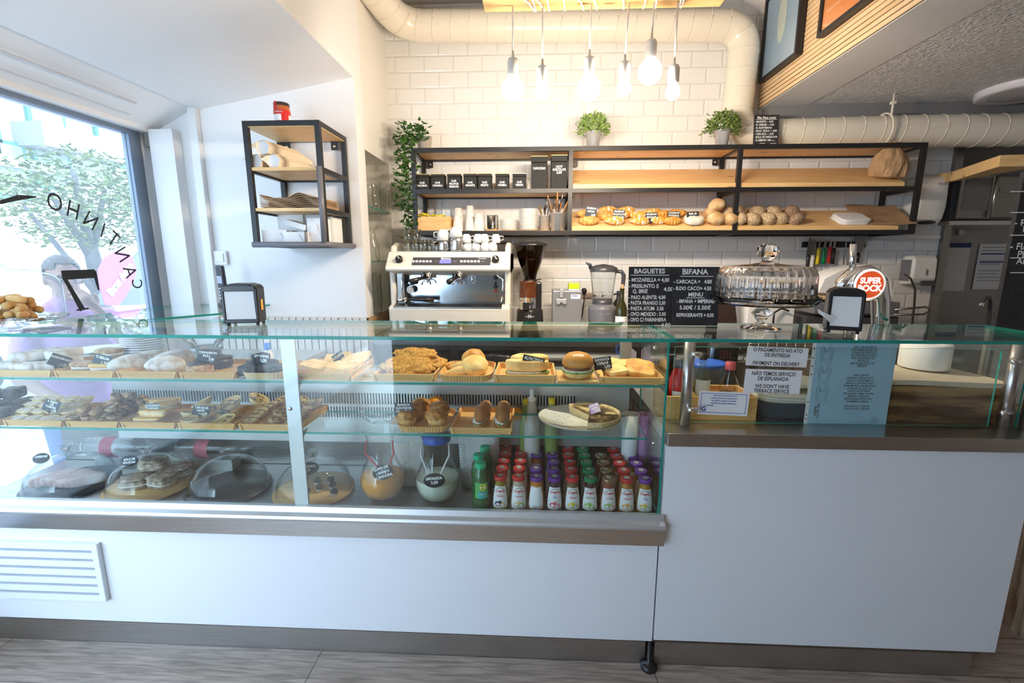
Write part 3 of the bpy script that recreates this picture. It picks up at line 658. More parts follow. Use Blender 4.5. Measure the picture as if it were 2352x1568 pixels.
pos = [(1352, 520, 3.12, 0, -.2, 'in front of the CROISSANT MISTO tag'), (1345, 500, 3.24, 0, .5, 'behind the first tag, against the frame'), (1388, 505, 3.21, 0, -.5, 'behind the front one near the second tag'),
       (1412, 520, 3.12, 1, .1, 'at the front under the second tag'), (1422, 500, 3.22, 1, -.2, 'in the middle of the heap'), (1440, 490, 3.30, 1, .5, 'at the very back of the heap'), (1397, 488, 3.31, 1, .3, 'at the back left of the heap'),
       (1470, 519, 3.12, 2, .0, 'at the front left of its heap'), (1508, 519, 3.13, 2, .2, 'beneath the third tag'), (1465, 500, 3.23, 2, -.3, 'behind the front pair'), (1500, 498, 3.28, 2, .3, 'at the back behind the third tag'),
       (1542, 519, 3.12, 3, .1, 'at the front under the fourth tag'), (1525, 502, 3.24, 3, .4, 'at the back beside the sugared ones'), (1552, 500, 3.26, 3, -.2, 'at the back under the fourth tag')]
for i, (px, py, y, k, rz_, wh) in enumerate(pos):
    l = onboard(px, py, y); nm, mm, ds = kinds[k]; t = thing(nm, '%s %s on the wall shelf' % (ds, wh), 'pastry', l, 0, 'croissants on the wall shelf', (TA, 0, rz_))
    obj('pastry', croissant_mb(.145, .034 if k < 2 else .030, i), mm, t)
    if k == 1: obj('chocolate_drizzle', drizzle(0), 'choc', t)
l = onboard(1591, 520, 3.13)
t = thing('filled_bun', 'round pale bun behind the BOLA DE CRÍTIA price tag on the wall shelf', 'bun', l, rot=(TA, 0, 0))
obj('bun', MB().slab(0, 0, 0, .125, .11, .058, e=2.3, r=.6, n=28), 'flour', t)
for px, py, y, s_, wh, up in ((1640, 519, 3.12, .056, 'front of the pile, left', 0), (1672, 519, 3.12, .052, 'front of the pile, right by the frame post', 0), (1628, 500, 3.22, .052, 'back of the pile, left', 0), (1668, 498, 3.24, .052, 'back of the pile, right', 0), (1650, 495, 3.18, .058, 'on top of the pile', .062)):
    l = onboard(px, py, y); l.z += up
    o = tag(obj('bread_roll', MB().ball((0, 0, s_*.72), (s_, s_*.9, s_*.75), 24, 14, nz=.12, fr=1.6, seed=px), 'bread', None, l, (TA, 0, px)), 'round golden bread roll at the %s' % wh, 'bread roll', 'golden rolls on the wall shelf')
sr = [(1697, 515, 3.13), (1722, 519, 3.12), (1757, 519, 3.12), (1790, 519, 3.12), (1832, 519, 3.12), (1700, 498, 3.25), (1736, 497, 3.25), (1772, 497, 3.25), (1812, 497, 3.25)]
for i, (px, py, y) in enumerate(sr):
    l = onboard(px, py, y); dk = i in (8, 4)
    wh = 'front row, %s from the left' % ORD[i] if i < 5 else 'back row, %s from the left' % ORD[i-5]
    tag(obj('seeded_roll', MB().ball((0, 0, .034), (.056 if i else .04, .052, .04), 28, 14, nz=.10, fr=2.2, seed=i), 'darkseed' if dk else 'seed', None, l, (TA, 0, i)), '%s seed covered roll in the %s on the wall shelf' % ('dark' if dk else 'golden', wh), 'bread roll', 'seeded rolls on the wall shelf')
def ptag(px, py, y, w_, h_, lines, lab, z=None, rz=0, tl=0, roll=0, col='slate', fs=.015, pin=.03, yoff=0, cat='price tag', clip='black', sh=0):
    """price card on a little pin, bottom centre of the card at the measured point"""
    q = P(px, py, Y=y); t = thing('price_tag', lab, cat, (q.x, y, q.z), rot=(tl, roll, rz))
    mb = MB(); mb.prism([(-w_/2-sh*h_*0, 0), (w_/2, 0), (w_/2+sh*h_, h_), (-w_/2+sh*h_, h_)], 0, .0012, 'XZ'); obj('card', mb, col, t, bev=0)
    tm = MB(); n = len(lines); st_ = h_/(n+.35)
    for i, s_ in enumerate(lines):
        price = i == n-1 and n > 1; z_ = h_-st_*(i+.65); x_ = sh*z_; sz = min(fs, st_*1.05)
        wd = .62*sz*len(s_); k = min(1, w_*.92/wd)
        if price: text(s_, sz*.95, w_*.42+x_, z_, .0004, align='RIGHT', mb=tm, jit=.06, bold=sz*.03); tm.box(w_*.42+x_-.55*sz*len(s_), w_*.42+x_, -.0006, -.0003, z_-sz*.52, z_-sz*.46)
        else: text(s_, sz, x_, z_, .0004, mb=tm, jit=.08, wsc=k, bold=sz*.03)
    obj('lettering', tm, 'chalk', t)
    if pin: obj('pin', MB().tube([(0, .001, .004), (0, .002, -pin)], .0016, 6).box(-.006, .006, -.001, .003, -.006, .006), clip, t)
    return t
ptag(1356, 498, 3.10, .070, .066, ('CROISSANT', 'MISTO', '2,00'), 'small dark price tag reading CROISSANT among the plain croissants', roll=.12, col='tagblue', fs=.016)
ptag(1421, 503, 3.10, .075, .058, ('CROISSANT', 'CHOCOLATE', '2,00'), 'dark price tag reading CROISSANT CHOCOLATE above the drizzled croissants', roll=.03, fs=.016)
ptag(1496, 510, 3.10, .078, .060, ('CROISSANT', 'BRIOCHE', '1,50'), 'dark price tag reading CROISSANT BRIOCHE above the sugared croissants', roll=-.02, fs=.015)
ptag(1547, 505, 3.16, .082, .055, ('CROISSANT', 'INTEGRAL', '1,70'), 'dark price tag above the shiny plain croissants, fourth along', roll=.03, fs=.015)
ptag(1591, 509, 3.09, .076, .062, ('Bola de', 'Crítia', '0,90'), 'black price tag ending 0,90 standing on the round pale bun', roll=-.05, fs=.018)
# ---- brown bag, napkins, kraft sheets on the right bay
l = onboard(2034, 425, 3.18, ZM, .150); q = P(2034, 425, Y=3.18)
def bagf(d): return 1+.10*noise.noise(d*4)+.10*(1 if d.z < 0 else 0)
bm = MB()
N_ = 30; pr = [(-.005, .0), (.085, .0), (.104, .01), (.100, .06), (.092, .11), (.066, .145), (.040, .18), (.018, .205), (.0, .208)]
vs = []; 
for j, (r0, z) in enumerate(pr):
    for i in range(N_):
        a = 2*PI*i/N_; k = 1+.24*noise.noise(Vector((math.cos(a)*2.2, math.sin(a)*2.2, z*16)))+.10*noise.noise(Vector((math.cos(a)*7, math.sin(a)*7, z*30)))
        vs.append((max(r0, 0)*1.05*math.cos(a)*k-.25*max(z-.09, 0), max(r0, 0)*.78*math.sin(a)*k, z+.006*noise.noise(Vector((a*2, z*20, 1)))))
bm.add(vs, [(j*N_+i, j*N_+(i+1) % N_, (j+1)*N_+(i+1) % N_, (j+1)*N_+i) for j in range(len(pr)-1) for i in range(N_)], 0, False)
tag(obj('paper_bag', bm, 'kraft2', None, l, (TA*.6, 0, 0)), 'crumpled brown paper bag on the upper right board of the wall shelf', 'paper bag')
l = onboard(1950, 512, 3.17)
t = thing('napkin_stack', 'folded stack of white paper napkins on the right board of the wall shelf', 'napkins', l, rot=(TA, 0, 0))
nm_ = MB()
for k in range(4): nm_.slab(.002*k, 0, k*.008, .19-.003*k, .15, .0085, e=9, r=.2, nz=.01, seed=k)
obj('napkins', nm_, 'paper', t)
l = onboard(2005, 500, 3.23); l.x += .03; l.z += .004
kb = MB().sheet(.30, .30, lambda u, v: .010+.028*(v**3)*(1-u*.5)+.004*math.sin(u*7), 14, 14, .006)
tag(obj('kraft_sheets', kb, 'kraft', None, l, (TA, 0, -.18)), 'pile of brown kraft paper sheets curling up behind the white napkins', 'paper')

# ================================================================ small black wall shelf over the left wall
YS0, YS1 = 2.42, 2.765
pf = [P(567, 277, Y=YS0), P(745, 277, Y=YS0), P(741, 562, Y=YS0)]
x0, x1 = P(560, 420, Y=YS0).x+.02, P(742, 420, Y=YS0).x; zt, zb = P(650, 276, Y=YS0).z, P(660, 567, Y=YS0).z
sx_, sw = (x0+x1)/2, (x1-x0); b = .025
bs = thing('wall_shelf', 'small black steel wall shelf with three levels on the white wall by the window', 'shelf', (0, 0, 0))
fm = MB(); z1_ = P(650, 383, Y=YS0).z; z2_ = P(650, 477, Y=YS0).z
for x in (x0, x1-b):
    for y in (YS0, YS1-b): fm.box(x, x+b, y, y+b, zb, zt)
for z in (zt-b, z1_-b, z2_-b, zb):
    for x in (x0, x1-b): fm.box(x, x+b, YS0+b, YS1-b, z, z+b)
for z in (zt-b, zb):
    for y in (YS0, YS1-b): fm.box(x0+b, x1-b, y, y+b, z, z+b)
for z in (z1_-b, z2_-b): fm.box(x0+b, x1-b, YS1-b, YS1, z, z+b)
obj('frame', fm, 'blackm', bs)
for z in (zt-.012, z1_, z2_): obj('shelf_board', MB().box(x0+.004, x1-.004, YS0+.006, YS1-b, z-.016, z), 'pine', bs)
obj('shelf_board', MB().box(x0+b, x1-b, YS0+b, YS1-b, zb+.006, zb+.018), 'blackm', bs)
obj('edge_guard', MB().tube([(x1-b/2, YS0-.006, z1_+.0), (x1-b/2, YS0-.006, zb+.02)], .014, 14), 'grey', bs, label='grey foam guard on the front post')
obj('edge_guard', MB().tube([(x0, YS0-.005, zb+.012), (x1+.004, YS0-.005, zb+.012), (x1+.006, YS0+.03, zb+.012), (x1+.006, YS1, zb+.012)], .015, 14), 'grey', bs, label='grey foam guard along the bottom')
for x in (x0+.06, x1-.06):
    bb = obj('wall_bracket', MB().box(x-.02, x+.02, YS1-.03, YS1-.026, zt-.075, zt-.028), 'blackm', bs)
    obj('screw', MB().lathe([(0, .004), (.007, .003), (.008, 0)], 12, mx=rx(PI/2)), 'chrome', bb, (x, YS1-.031, zt-.055))
# jam jar on top
q = P(644, 268, Y=2.50)
t = thing('jam_jar', 'jar of red preserve with red and white label on top of the small black shelf', 'jar', (q.x, 2.52, zt))
obj('glass', MB().lathe([(0, 0), (.036, .002), (.040, .012), (.040, .085), (.036, .095), (.036, .103)], 28), mat('red preserve', (.50, .12, .03), .12, coat=.5), t)
obj('lid', MB().lathe([(.039, .092), (.039, .106), (.036, .109), (0, .109)], 28), mat('dark lid', (.05, .03, .03), .3), t)
obj('label', MB().lathe([(.0408, .018), (.0408, .068)], 28), 'paper', t, label='white and red paper label')
obj('label_band', MB().lathe([(.0411, .048), (.0411, .070)], 28).lathe([(.0412, .018), (.0412, .05)], 14, a0=-1.2, a1=-.3).lathe([(.0405, .068), (.0395, .11)], 6, a0=-2.2, a1=-1.75), 'red', t)
obj('lettering', wrap(text('COMPOTA', .010, 0, .059), lambda z: .0413), 'chalk', t)
# cones of cream paper bags
for i, (px, py, dx, dz) in enumerate(((585, 374, -.02, .0), (625, 374, .0, .0), (600, 345, 0, .068))):
    q = P(px, py, Y=YS0+.02); cb_ = MB(); r0 = .038
    hexa = [(r0*math.cos(k*PI/3+.2), r0*math.sin(k*PI/3+.2)) for k in range(6)]
    v0 = [(a_, 0, b__+r0*.9) for a_, b__ in hexa]; v1 = [(a_*.9+.06, .22, b__*.85+r0*.9) for a_, b__ in hexa]; v2 = [(a_*.25+.11, .30, b__*.4+.012) for a_, b__ in hexa]
    cb_.add(v0+v1+v2, [(k, (k+1) % 6, 6+(k+1) % 6, 6+k) for k in range(6)]+[(6+k, 6+(k+1) % 6, 12+(k+1) % 6, 12+k) for k in range(6)], 0)
    cb_.add([(a_*.94, .01, b__+r0*.9) for a_, b__ in hexa], [tuple(range(6))], 1)
    cb_.add([v0[2], v0[3], (v0[2][0]-.035, -.01, v0[2][2]-.02)], [(0, 1, 2)], 0)
    tag(obj('paper_cone', cb_, [mat('cream paper', (.85, .74, .56), .8), 'paper'] if i == 0 else [bpy.data.materials['cream paper'], 'paper'], None, (q.x, YS0+.025+i*.004, z1_+dz)), 'cream paper cone lying on the top board of the small black shelf, %s' % ('left', 'right', 'uppermost')[i], 'paper bag', 'paper cones on the small shelf')
# stack of brown paper bags
kb = MB()
for k in range(9):
    kb.sheet(sw-.07, .22, (lambda k: lambda u, v: .004+k*.0062+.030*math.exp(-((u-.66)/.16)**2)*(k/9)+.020*(max(0, .12-u)/.12)*(k/9)+.002*math.sin(u*20+k))(k), 30, 4, .004)
tag(obj('bag_stack', kb, 'kraft', None, (sx_-.002, YS0+.15, z2_)), 'rumpled stack of brown paper bags on the middle board of the small black shelf', 'paper bags')
# white cake boxes in the lowest bay
zz = zb+.019
def cardbox(dx, y, w_, d_, hh, lab, rz_=0, flaps=True, z=zz, rot=None):
    t = thing('cake_box', lab, 'box', (sx_+dx, y, z), rz_, 'white cake boxes', rot)
    obj('carton', MB().box(-w_/2, w_/2, -d_/2, d_/2, 0, hh), 'paper', t, bev=.002)
    if flaps: obj('flap', MB().add([(-w_/2, -d_/2-.001, 0), (w_/2, -d_/2-.001, 0), (w_/2-.03, -d_/2-.006, hh*.75), (-w_/2+.03, -d_/2-.006, hh*.75)], [(0, 1, 2, 3)]), 'paper', t)
cardbox(-.10, 2.68, .15, .10, .165, 'large white flat-packed carton at the back left of the small black shelf', flaps=False)
cardbox(.02, 2.69, .11, .08, .20, 'tall white carton standing at the back of the small black shelf', flaps=False)
cardbox(-.105, 2.52, .135, .12, .072, 'low white carton at the front left of the small black shelf')
cardbox(.01, 2.50, .115, .11, .060, 'low white carton in the middle front of the small black shelf')
cardbox(.10, 2.55, .085, .10, .135, 'upright white carton at the front right of the small black shelf')
cardbox(.135, 2.66, .05, .12, .15, 'narrow white carton beside the right post of the small black shelf', flaps=False)
cardbox(-.01, 2.55, .12, .09, .03, 'thin white carton lying tilted across the low cartons', flaps=False, z=zz+.085, rot=(0, .28, -.1))

# ================================================================ glassware in the niche
def gl(px, py, y, pr, lab, z, mm='thinwarm', nm='drinking_glass', cat='glass'):
    q = P(px, py, Y=y); return tag(obj(nm, MB().lathe(pr, 28), mm, None, (q.x, y, z)), lab, cat)
for i, z in enumerate((1.855, 1.52)):
    o = obj('glass_shelf', MB().box(XL-.275, XL-.003, 2.895, 3.355, z-.008, z, 0, None, 1), ['glass', 'edge']); tag(o, '%s glass shelf set in the niche beside the coffee machine' % ('upper', 'lower')[i], 'shelf')
tum = [(0, 0), (.030, 0), (.033, .01), (.036, .15), (.035, .15), (.031, .012), (0, .01)]
for px, y, k in ((868, 3.05, 'nearest'), (876, 3.16, 'middle'), (884, 3.27, 'rearmost')): gl(px, 475, y, tum, 'tall straight tumbler on the upper niche shelf, %s' % k, 1.8555)
gl(856, 470, 2.97, [(0, 0), (.02, 0), (.042, .03), (.046, .07), (.034, .11), (.036, .135)], 'rounded stemless glass at the front of the upper niche shelf', 1.8555)
gl(857, 600, 3.00, [(0, 0), (.042, 0), (.045, .02), (.042, .10), (.022, .16), (.020, .19), (.034, .21), (.036, .215)], 'glass carafe with flared neck on the lower niche shelf', 1.5205, nm='carafe', cat='carafe')
gl(881, 600, 3.22, [(0, 0), (.040, 0), (.055, .03), (.055, .08), (.042, .105), (.040, .115), (.043, .12)], 'wide squat glass jar on the lower niche shelf', 1.5205, nm='glass_jar', cat='jar')
for px, y, k in ((863, 3.02, 'nearer'), (882, 3.20, 'farther')): gl(px, 700, y, [(0, 0), (.036, 0), (.042, .02), (.046, .26), (.045, .26), (.04, .02)], 'tall beer glass on the niche floor, the %s of two' % k, 1.181)
gl(866, 705, 2.955, [(0, 0), (.03, .003), (.004, .01), (.004, .03), (.035, .06), (.045, .10), (.036, .15)], 'wine glass at the front of the niche floor', 1.181)
# ================================================================ ducts
def duct(name, lab, pts, r, ridges, mm):
    """pts: corner points with bend radii"""
    mb = MB(); path = []
    for i, (p, br) in enumerate(pts):
        p = Vector(p)
        if br and 0 < i < len(pts)-1:
            a = (Vector(pts[i-1][0])-p).normalized(); c = (Vector(pts[i+1][0])-p).normalized()
            for k in range(9):
                t_ = k/8; path.append((1-t_)**2*(p+a*br)+2*t_*(1-t_)*p+t_*t_*(p+c*br))
        else: path.append(p)
    t = thing(name, lab, 'duct'); obj('pipe', mb.tube(path, r, 28, caps=False), mm, t)
    rb = MB(); acc = 0; nxt = ridges*.5
    for a, c in zip(path, path[1:]):
        d = c-a; L_ = d.length
        while nxt < acc+L_:
            q = a+d.normalized()*(nxt-acc); dn = d.normalized(); s_ = dn.cross(Vector((.13, .21, .97))).normalized(); u_ = s_.cross(dn)
            ring = [q+(s_*math.cos(w_)+u_*math.sin(w_))*(r+.0005)+dn*.012*math.sin(w_) for w_ in [2*PI*k/24 for k in range(25)]]
            rb.tube(ring, .0028, 5); nxt += ridges
        acc += L_
    obj('seams', rb, mm, t); return t
duct('ventilation_duct', 'cream spiral ventilation duct crossing above the tiles and turning down beside the slatted face',
     [((-1.05, 2.60, 3.16), 0), ((-.86, 3.24, 3.0), .16), ((1.33, 3.29, 2.98), .17), ((1.31, 3.29, 2.36), .14), ((1.50, 3.29, 2.325), 0)], .092, .115, 'enamel')
duct('ventilation_duct', 'cream ribbed ventilation duct running right under the low ceiling above the wall shelf',
     [((1.52, 3.27, 2.325), 0), ((2.3, 3.22, 2.325), 0), ((4.1, 3.20, 2.32), 0)], .095, .118, 'enamel')
q = P(2040, 300, Y=3.14)
t = thing('duct_clamp', 'strap clamp hanging the ribbed duct from the low ceiling', 'clamp')
obj('strap', MB().tube([(q.x, 3.20+.100*math.cos(a), 2.325+.100*math.sin(a)) for a in [2*PI*k/24 for k in range(25)]], .006, 6), 'enamel', t)
obj('hanger', MB().tube([(q.x, 3.13, ZS), (q.x, 3.13, 2.39)], .006, 8).box(q.x-.012, q.x+.012, 3.118, 3.142, 2.46, 2.475), 'enamel', t)
# ================================================================ pendant bulbs on a pine beam
bl_ = mat('lit frosted bulb', (1, .95, .85), .3, emit=(1, .92, .78), es=2.2)
K['socket'] = mat('lamp socket cream', (.74, .70, .64), .4)
t = thing('pendant_beam', 'pine beam under the ceiling wound with white lamp cables', 'lamp beam')
obj('beam', MB().box(-.215, .755, 2.05, 2.15, 2.555, 2.60), 'pine', t, bev=.004)
r_ = random.Random(2)
for px in (1188, 1213, 1250, 1287, 1310, 1345, 1412, 1470, 1489, 1545, 1552, 1215):
    q = P(px, 14, Y=2.05); dx = r_.uniform(.008, .03)
    obj('cable_loop', MB().tube([(q.x, 2.042, 2.66), (q.x+dx*.3, 2.040, 2.585), (q.x+dx, 2.045, 2.548), (q.x+dx*1.6, 2.06, 2.543), (q.x+dx*2, 2.10, 2.546), (q.x+dx*2.4, 2.16, 2.56), (q.x+dx*2.4, 2.16, 2.66)], .0038, 6), 'paper', t)
obj('suspension', MB().tube([(0, 2.1, 2.6), (0, 2.1, ZC)], .003, 5).tube([(.55, 2.1, 2.6), (.55, 2.1, ZC)], .003, 5), 'blackm', t)
for i, (px, py, rb_, top) in enumerate(((1178, 205, .048, 135), (1245, 212, .030, 153), (1352, 203, .049, 132), (1433, 203, .030, 143), (1493, 165, .049, 93), (1545, 212, .030, 151))):
    q = P(px, py, Y=2.10); qt = P(px, top, Y=2.10); hs = .055; zs = qt.z
    t = thing('pendant_lamp', 'hanging bare bulb lamp with a %s bulb, %s of six from the left' % ('large globe' if rb_ > .04 else 'small round', ORD[i]), 'lamp', (q.x, 2.10, q.z), 0, 'bare bulb pendants')
    H_ = zs-q.z
    obj('bulb', MB().lathe([(0, -rb_)]+[(rb_*math.sin(a), -rb_*math.cos(a)) for a in [PI*k/16 for k in range(1, 13)]]+[(.018, rb_*1.12), (.015, H_-.062)], 28), bl_, t)
    obj('socket', MB().lathe([(.0, H_-.070), (.019, H_-.070), (.023, H_-.062), (.023, H_-.012), (.019, H_), (.006, H_+.006), (.004, H_+.03), (0, H_+.03)], 24), 'socket', t)
    sl_ = r_.uniform(-.01, .01)
    obj('cable', MB().tube([(0, 0, H_+.02), (sl_*.4, 0, (H_+.34)*.6), (sl_, 0, 2.57-q.z)], .0038, 6), 'socket', t)
    ld = bpy.data.lights.new('bulb_light', 'POINT'); ld.energy = 9 if rb_ > .04 else 6; ld.color = (1, .84, .66); ld.shadow_soft_size = rb_*.9
    lo_ = bpy.data.objects.new('bulb_light', ld); C.objects.link(lo_); lo_.parent = t; lo_.location = (0, -.0, -rb_-.03)
# ================================================================ frames on the slatted face, round ceiling lamp
def frame(y0, y1, z0, z1, lab, col, extra):
    t = thing('picture_frame', lab, 'framed poster', (XR-.016, (y0+y1)/2, (z0+z1)/2)); a, b_ = (y1-y0)/2, (z1-z0)/2; e = .018
    obj('frame', MB().box(-.035, 0, -a, -a+e, -b_, b_).box(-.035, 0, a-e, a, -b_, b_).box(-.035, 0, -a+e, a-e, -b_, -b_+e).box(-.035, 0, -a+e, a-e, b_-e, b_), 'blackm', t)
    obj('print', MB().box(-.022, -.018, -a+e, a-e, -b_+e, b_-e), col, t)
    obj('glazing', MB().box(-.028, -.026, -a+e, a-e, -b_+e, b_-e), 'glass', t)
    for nm, mb, mm in extra(a, b_): obj(nm, mb, mm, t)
def ex1(a, b_):
    d = MB(); d.add([(-.0235, .05*math.cos(k*.2618), .04+.13*math.sin(k*.2618)) for k in range(24)], [tuple(range(24))])
    l2 = MB()
    for k in range(7): l2.box(-.0236, -.0230, -.09+.01*k, .07-.012*k, -.12-.03*k, -.117-.03*k)
    return (('motif', d, mat('pale oval', (.72, .70, .66), .7)), ('writing', l2, mat('thin grey print', (.45, .48, .55), .7)))
def ex2(a, b_): return (('motif', MB().box(-.0236, -.0230, -a+.05, a-.05, -b_+.10, -b_+.103), mat('print line', (.85, .75, .6), .7)),)
qa, qb = P(1760, 188, X=XR), P(1848, 125, X=XR)
frame(qb.y, qa.y, min(qa.z, qb.z), 3.14, 'tall black frame with pale blue print hung on the slatted face nearer the duct', mat('pale blue print', (.42, .50, .66), .6), ex1)
qa, qb = P(1898, 88, X=XR), P(2030, 0, X=XR)
frame(qb.y-.10, qa.y, min(qa.z, 9), 3.15, 'black frame with bright orange print hung on the slatted face nearer the camera', mat('orange print', (.90, .28, .07), .6), ex2)
q = P(2345, 205, Z=ZS)
t = thing('ceiling_lamp', 'large round flat white ceiling lamp, switched off, on the low grey ceiling', 'ceiling lamp', (q.x, q.y-.03, ZS))
obj('rim', MB().lathe([(.22, 0), (.22, -.035), (.205, -.04), (.16, -.036)], 48), mat('lamp white rim', (.75, .73, .78), .4), t)
obj('diffuser', MB().lathe([(.165, -.034), (.10, -.040), (0, -.042)], 48), mat('lamp diffuser', (.50, .49, .53), .5), t)

# ================================================================ back counter with its fridges
kt = thing('back_counter', 'stainless steel back bar counter with black fridge doors under the coffee machine', 'counter')
ZK = 1.05
obj('worktop', MB().box(-.98, 2.75, 2.74, 3.39, ZK-.035, ZK), 'steel', kt, bev=.003)
obj('body', MB().box(-.96, 2.72, 2.80, 3.38, .0, ZK-.036), 'steeldk', kt)
for x0_, x1_ in ((-.90, -.52), (-.46, -.10)):
    d = obj('fridge_door', MB().box(x0_, x1_, 2.775, 2.80, .20, ZK-.07), 'black', kt, bev=.004); obj('door_handle', MB().box(x0_+.02, x0_+.035, 2.762, 2.775, .5, .8), 'steel', d)
for x0_, x1_ in ((-.06, .62), (.66, 1.3), (1.34, 1.98)):
    for z0_, z1_ in ((.62, ZK-.08), (.14, .59)):
        d = obj('drawer', MB().box(x0_, x1_, 2.775, 2.80, z0_, z1_), 'steel', kt, bev=.004); obj('drawer_handle', MB().prism([(2.755, z1_-.03), (2.775, z1_-.05), (2.775, z1_-.012), (2.760, z1_-.012)], x0_+.02, x1_-.02, 'YZ'), 'steelsatin', d)
obj('bin_bag', MB().slab(-.27, 2.765, .60, .30, .03, .36, e=5, nz=.05), 'black', kt)
sc = tag(obj('side_counter', MB().box(-2.2, -1.28, 2.25, 2.75, .945, .98), 'steelsatin', bev=.002), 'narrow steel side counter below the window end, holding plates', 'counter')
obj('apron', MB().box(-2.15, -1.33, 2.60, 2.62, 0, .945), 'steelsatin', sc)
# ================================================================ espresso machine
def rnd(poly): return poly
q = P(1033, 740, Y=2.80); MW = .37
em = thing('espresso_machine', 'cream two-group espresso machine with chrome front on the back counter', 'coffee machine', (q.x, 2.80, ZK+.0))
X0, X1 = P(891, 610, Y=2.76).x-q.x, P(1172, 610, Y=2.76).x-q.x
zf = lambda py, y=2.78: P(1033, py, Y=y).z-ZK
ztop, zlip, zpan, zb0 = zf(578, 2.86), zf(622, 2.72), zf(700, 2.74), .05
obj('base', MB().prism([(-.06, zb0), (-.075, zf(706, 2.72)), (-.03, zpan), (.42, zpan), (.42, zb0)], X0, X1, 'YZ'), 'enamel', em, bev=.012)
obj('drip_tray', MB().prism([(-.073, zf(714, 2.72)), (-.073, zf(705, 2.72)), (-.02, zpan+.004), (.10, zpan+.004), (.10, zpan-.01)], X0+.03, X1-.05, 'YZ'), 'steeldk', em)
hd = MB().prism([(-.085, zlip), (-.09, zlip+.02), (-.03, ztop-.03), (-.01, ztop), (.42, ztop), (.42, zlip), (.05, zlip-.03)], X0-.005, X1-.0, 'YZ')
obj('head', hd, 'enamel', em, bev=.012)
for s_, xx in ((-1, X0), (1, X1)):
    sg = MB().prism([(-.02, zpan-.01), (-.02, zlip+.02), (.03, ztop+.035), (.10, ztop+.055), (.40, ztop+.05), (.42, ztop), (.42, zpan-.01)], xx-.0 if s_ < 0 else xx-.035, xx+.035 if s_ < 0 else xx+.0, 'YZ')
    obj('side_panel', sg, 'enamel', em, bev=.012)
obj('backplate', MB().box(X0+.05, X1-.045, .065, .075, zpan, zlip), mat('polished plate', (.36, .41, .46), .15, metal=1), em)
obj('left_pillar', MB().box(X0+.04, X0+.085, .0, .08, zpan, zlip), 'steeldk', em)
# control strip lies on the sloping face of the head
sa = math.atan2(.06, (ztop-.03)-(zlip+.02)); SL = tr(0, -.09, zlip+.02) @ rx(-sa)     # local: x, z along slope, -y outwards
hl = (ztop-.03-zlip-.02)/math.cos(sa)
cp = MB().box(X0+.155, X1-.115, -.004, .0, hl*.20, hl*.90, 0, SL); cpo = obj('control_panel', cp, 'darkgrey', em)
for cx in ((X0+X1)/2-.155, (X0+X1)/2+.13):
    for k in range(6): obj('button', MB().lathe([(0, .003), (.0085, .002), (.009, 0)], 16, mx=SL @ tr(cx+(k-2.5)*.0205, -.004, hl*.52) @ rx(PI/2)), 'china', cpo)
cx = (X0+X1)/2-.015
obj('display', MB().box(cx-.034, cx+.034, -.006, -.004, hl*.34, hl*.66, 0, SL), mat('blue display', (.12, .12, .45), .3, emit=(.16, .16, .7), es=.7), cpo)
lm = MB(); text('fiamma', .020, cx, hl*.78, .005, bold=.0006, mb=lm); text('Compass', .013, X1-.165, hl*.78, .005, mb=lm)
for xx in (cx-.23, cx-.055, cx+.058, cx+.225): text('•—', .014, xx, hl*.52, .005, mb=lm)
lm.v = [tuple(SL @ Vector(v)) for v in lm.v]; obj('lettering', lm, 'chalk', cpo)
for kx in (X0+.075, X1-.085):
    k_ = obj('steam_knob', MB().lathe([(0, .028), (.018, .027), (.021, .02), (.021, 0)], 20, mx=SL @ tr(kx, 0, hl*.62) @ rx(PI/2), fn=lambda a, z: 1+.05*math.cos(9*a)), 'black', em)
    obj('knob_mark', MB().tube([SL @ Vector((kx-.008, -.029, hl*.62+.006)), SL @ Vector((kx, -.029, hl*.62+.006)), SL @ Vector((kx, -.029, hl*.62-.006)), SL @ Vector((kx+.008, -.029, hl*.62-.006))], .002, 5), 'chalk', k_)
fb = obj('brand_plate', MB().box(X0+.10, X0+.26, -.083, -.076, .055, .088), 'steelsatin', em)
lm = MB(); text('fiamma', .032, X0+.190, .071, .0836, bold=.001, wsc=.95, mb=lm); obj('lettering', lm, 'black', fb)
obj('emblem', MB().prism([(X0+.108, .060), (X0+.132, .060), (X0+.136, .084), (X0+.112, .084)], -.0845, -.083), mat('orange emblem', (.80, .30, .05), .4), fb)
for gx, turn in (((X0+X1)/2-.145, -.75), ((X0+X1)/2+.045, -.35)):
    g_ = obj('group_head', MB().lathe([(0, -.05), (.030, -.05), (.033, -.045), (.033, -.02), (.040, -.018), (.040, .02), (0, .02)], 24), 'chrome', em, (gx, .0, zlip))
    obj('handle', MB().tube([(0, -.03, -.04), (math.sin(turn)*.05, -.06, -.048), (math.sin(turn)*.095, -.115, -.062)], [.009, .012, .017], 12), 'black', g_)
    obj('spout', MB().tube([(-.028, -.01, -.085), (-.022, -.01, -.066), (0, -.01, -.058), (.022, -.01, -.066), (.028, -.01, -.085)], .006, 8), 'chrome', g_)
obj('water_spout', MB().tube([((X0+X1)/2+.135, -.01, zlip), ((X0+X1)/2+.135, -.012, zlip-.05), ((X0+X1)/2+.14, -.012, zlip-.075)], [.004, .005, .009], 10), 'chrome', em)
obj('steam_wand', MB().tube([(X1-.075, -.01, zlip), (X1-.078, -.015, zlip-.03), (X1-.045, -.03, zlip-.05), (X1-.043, -.035, zlip-.09), (X1-.057, -.04, zlip-.185)], .0055, 10), 'chrome', em)
obj('steam_wand', MB().tube([(X0+.085, -.01, zlip), (X0+.075, -.02, zlip-.06), (X0+.078, -.03, zlip-.17)], .0055, 10), 'chrome', em)
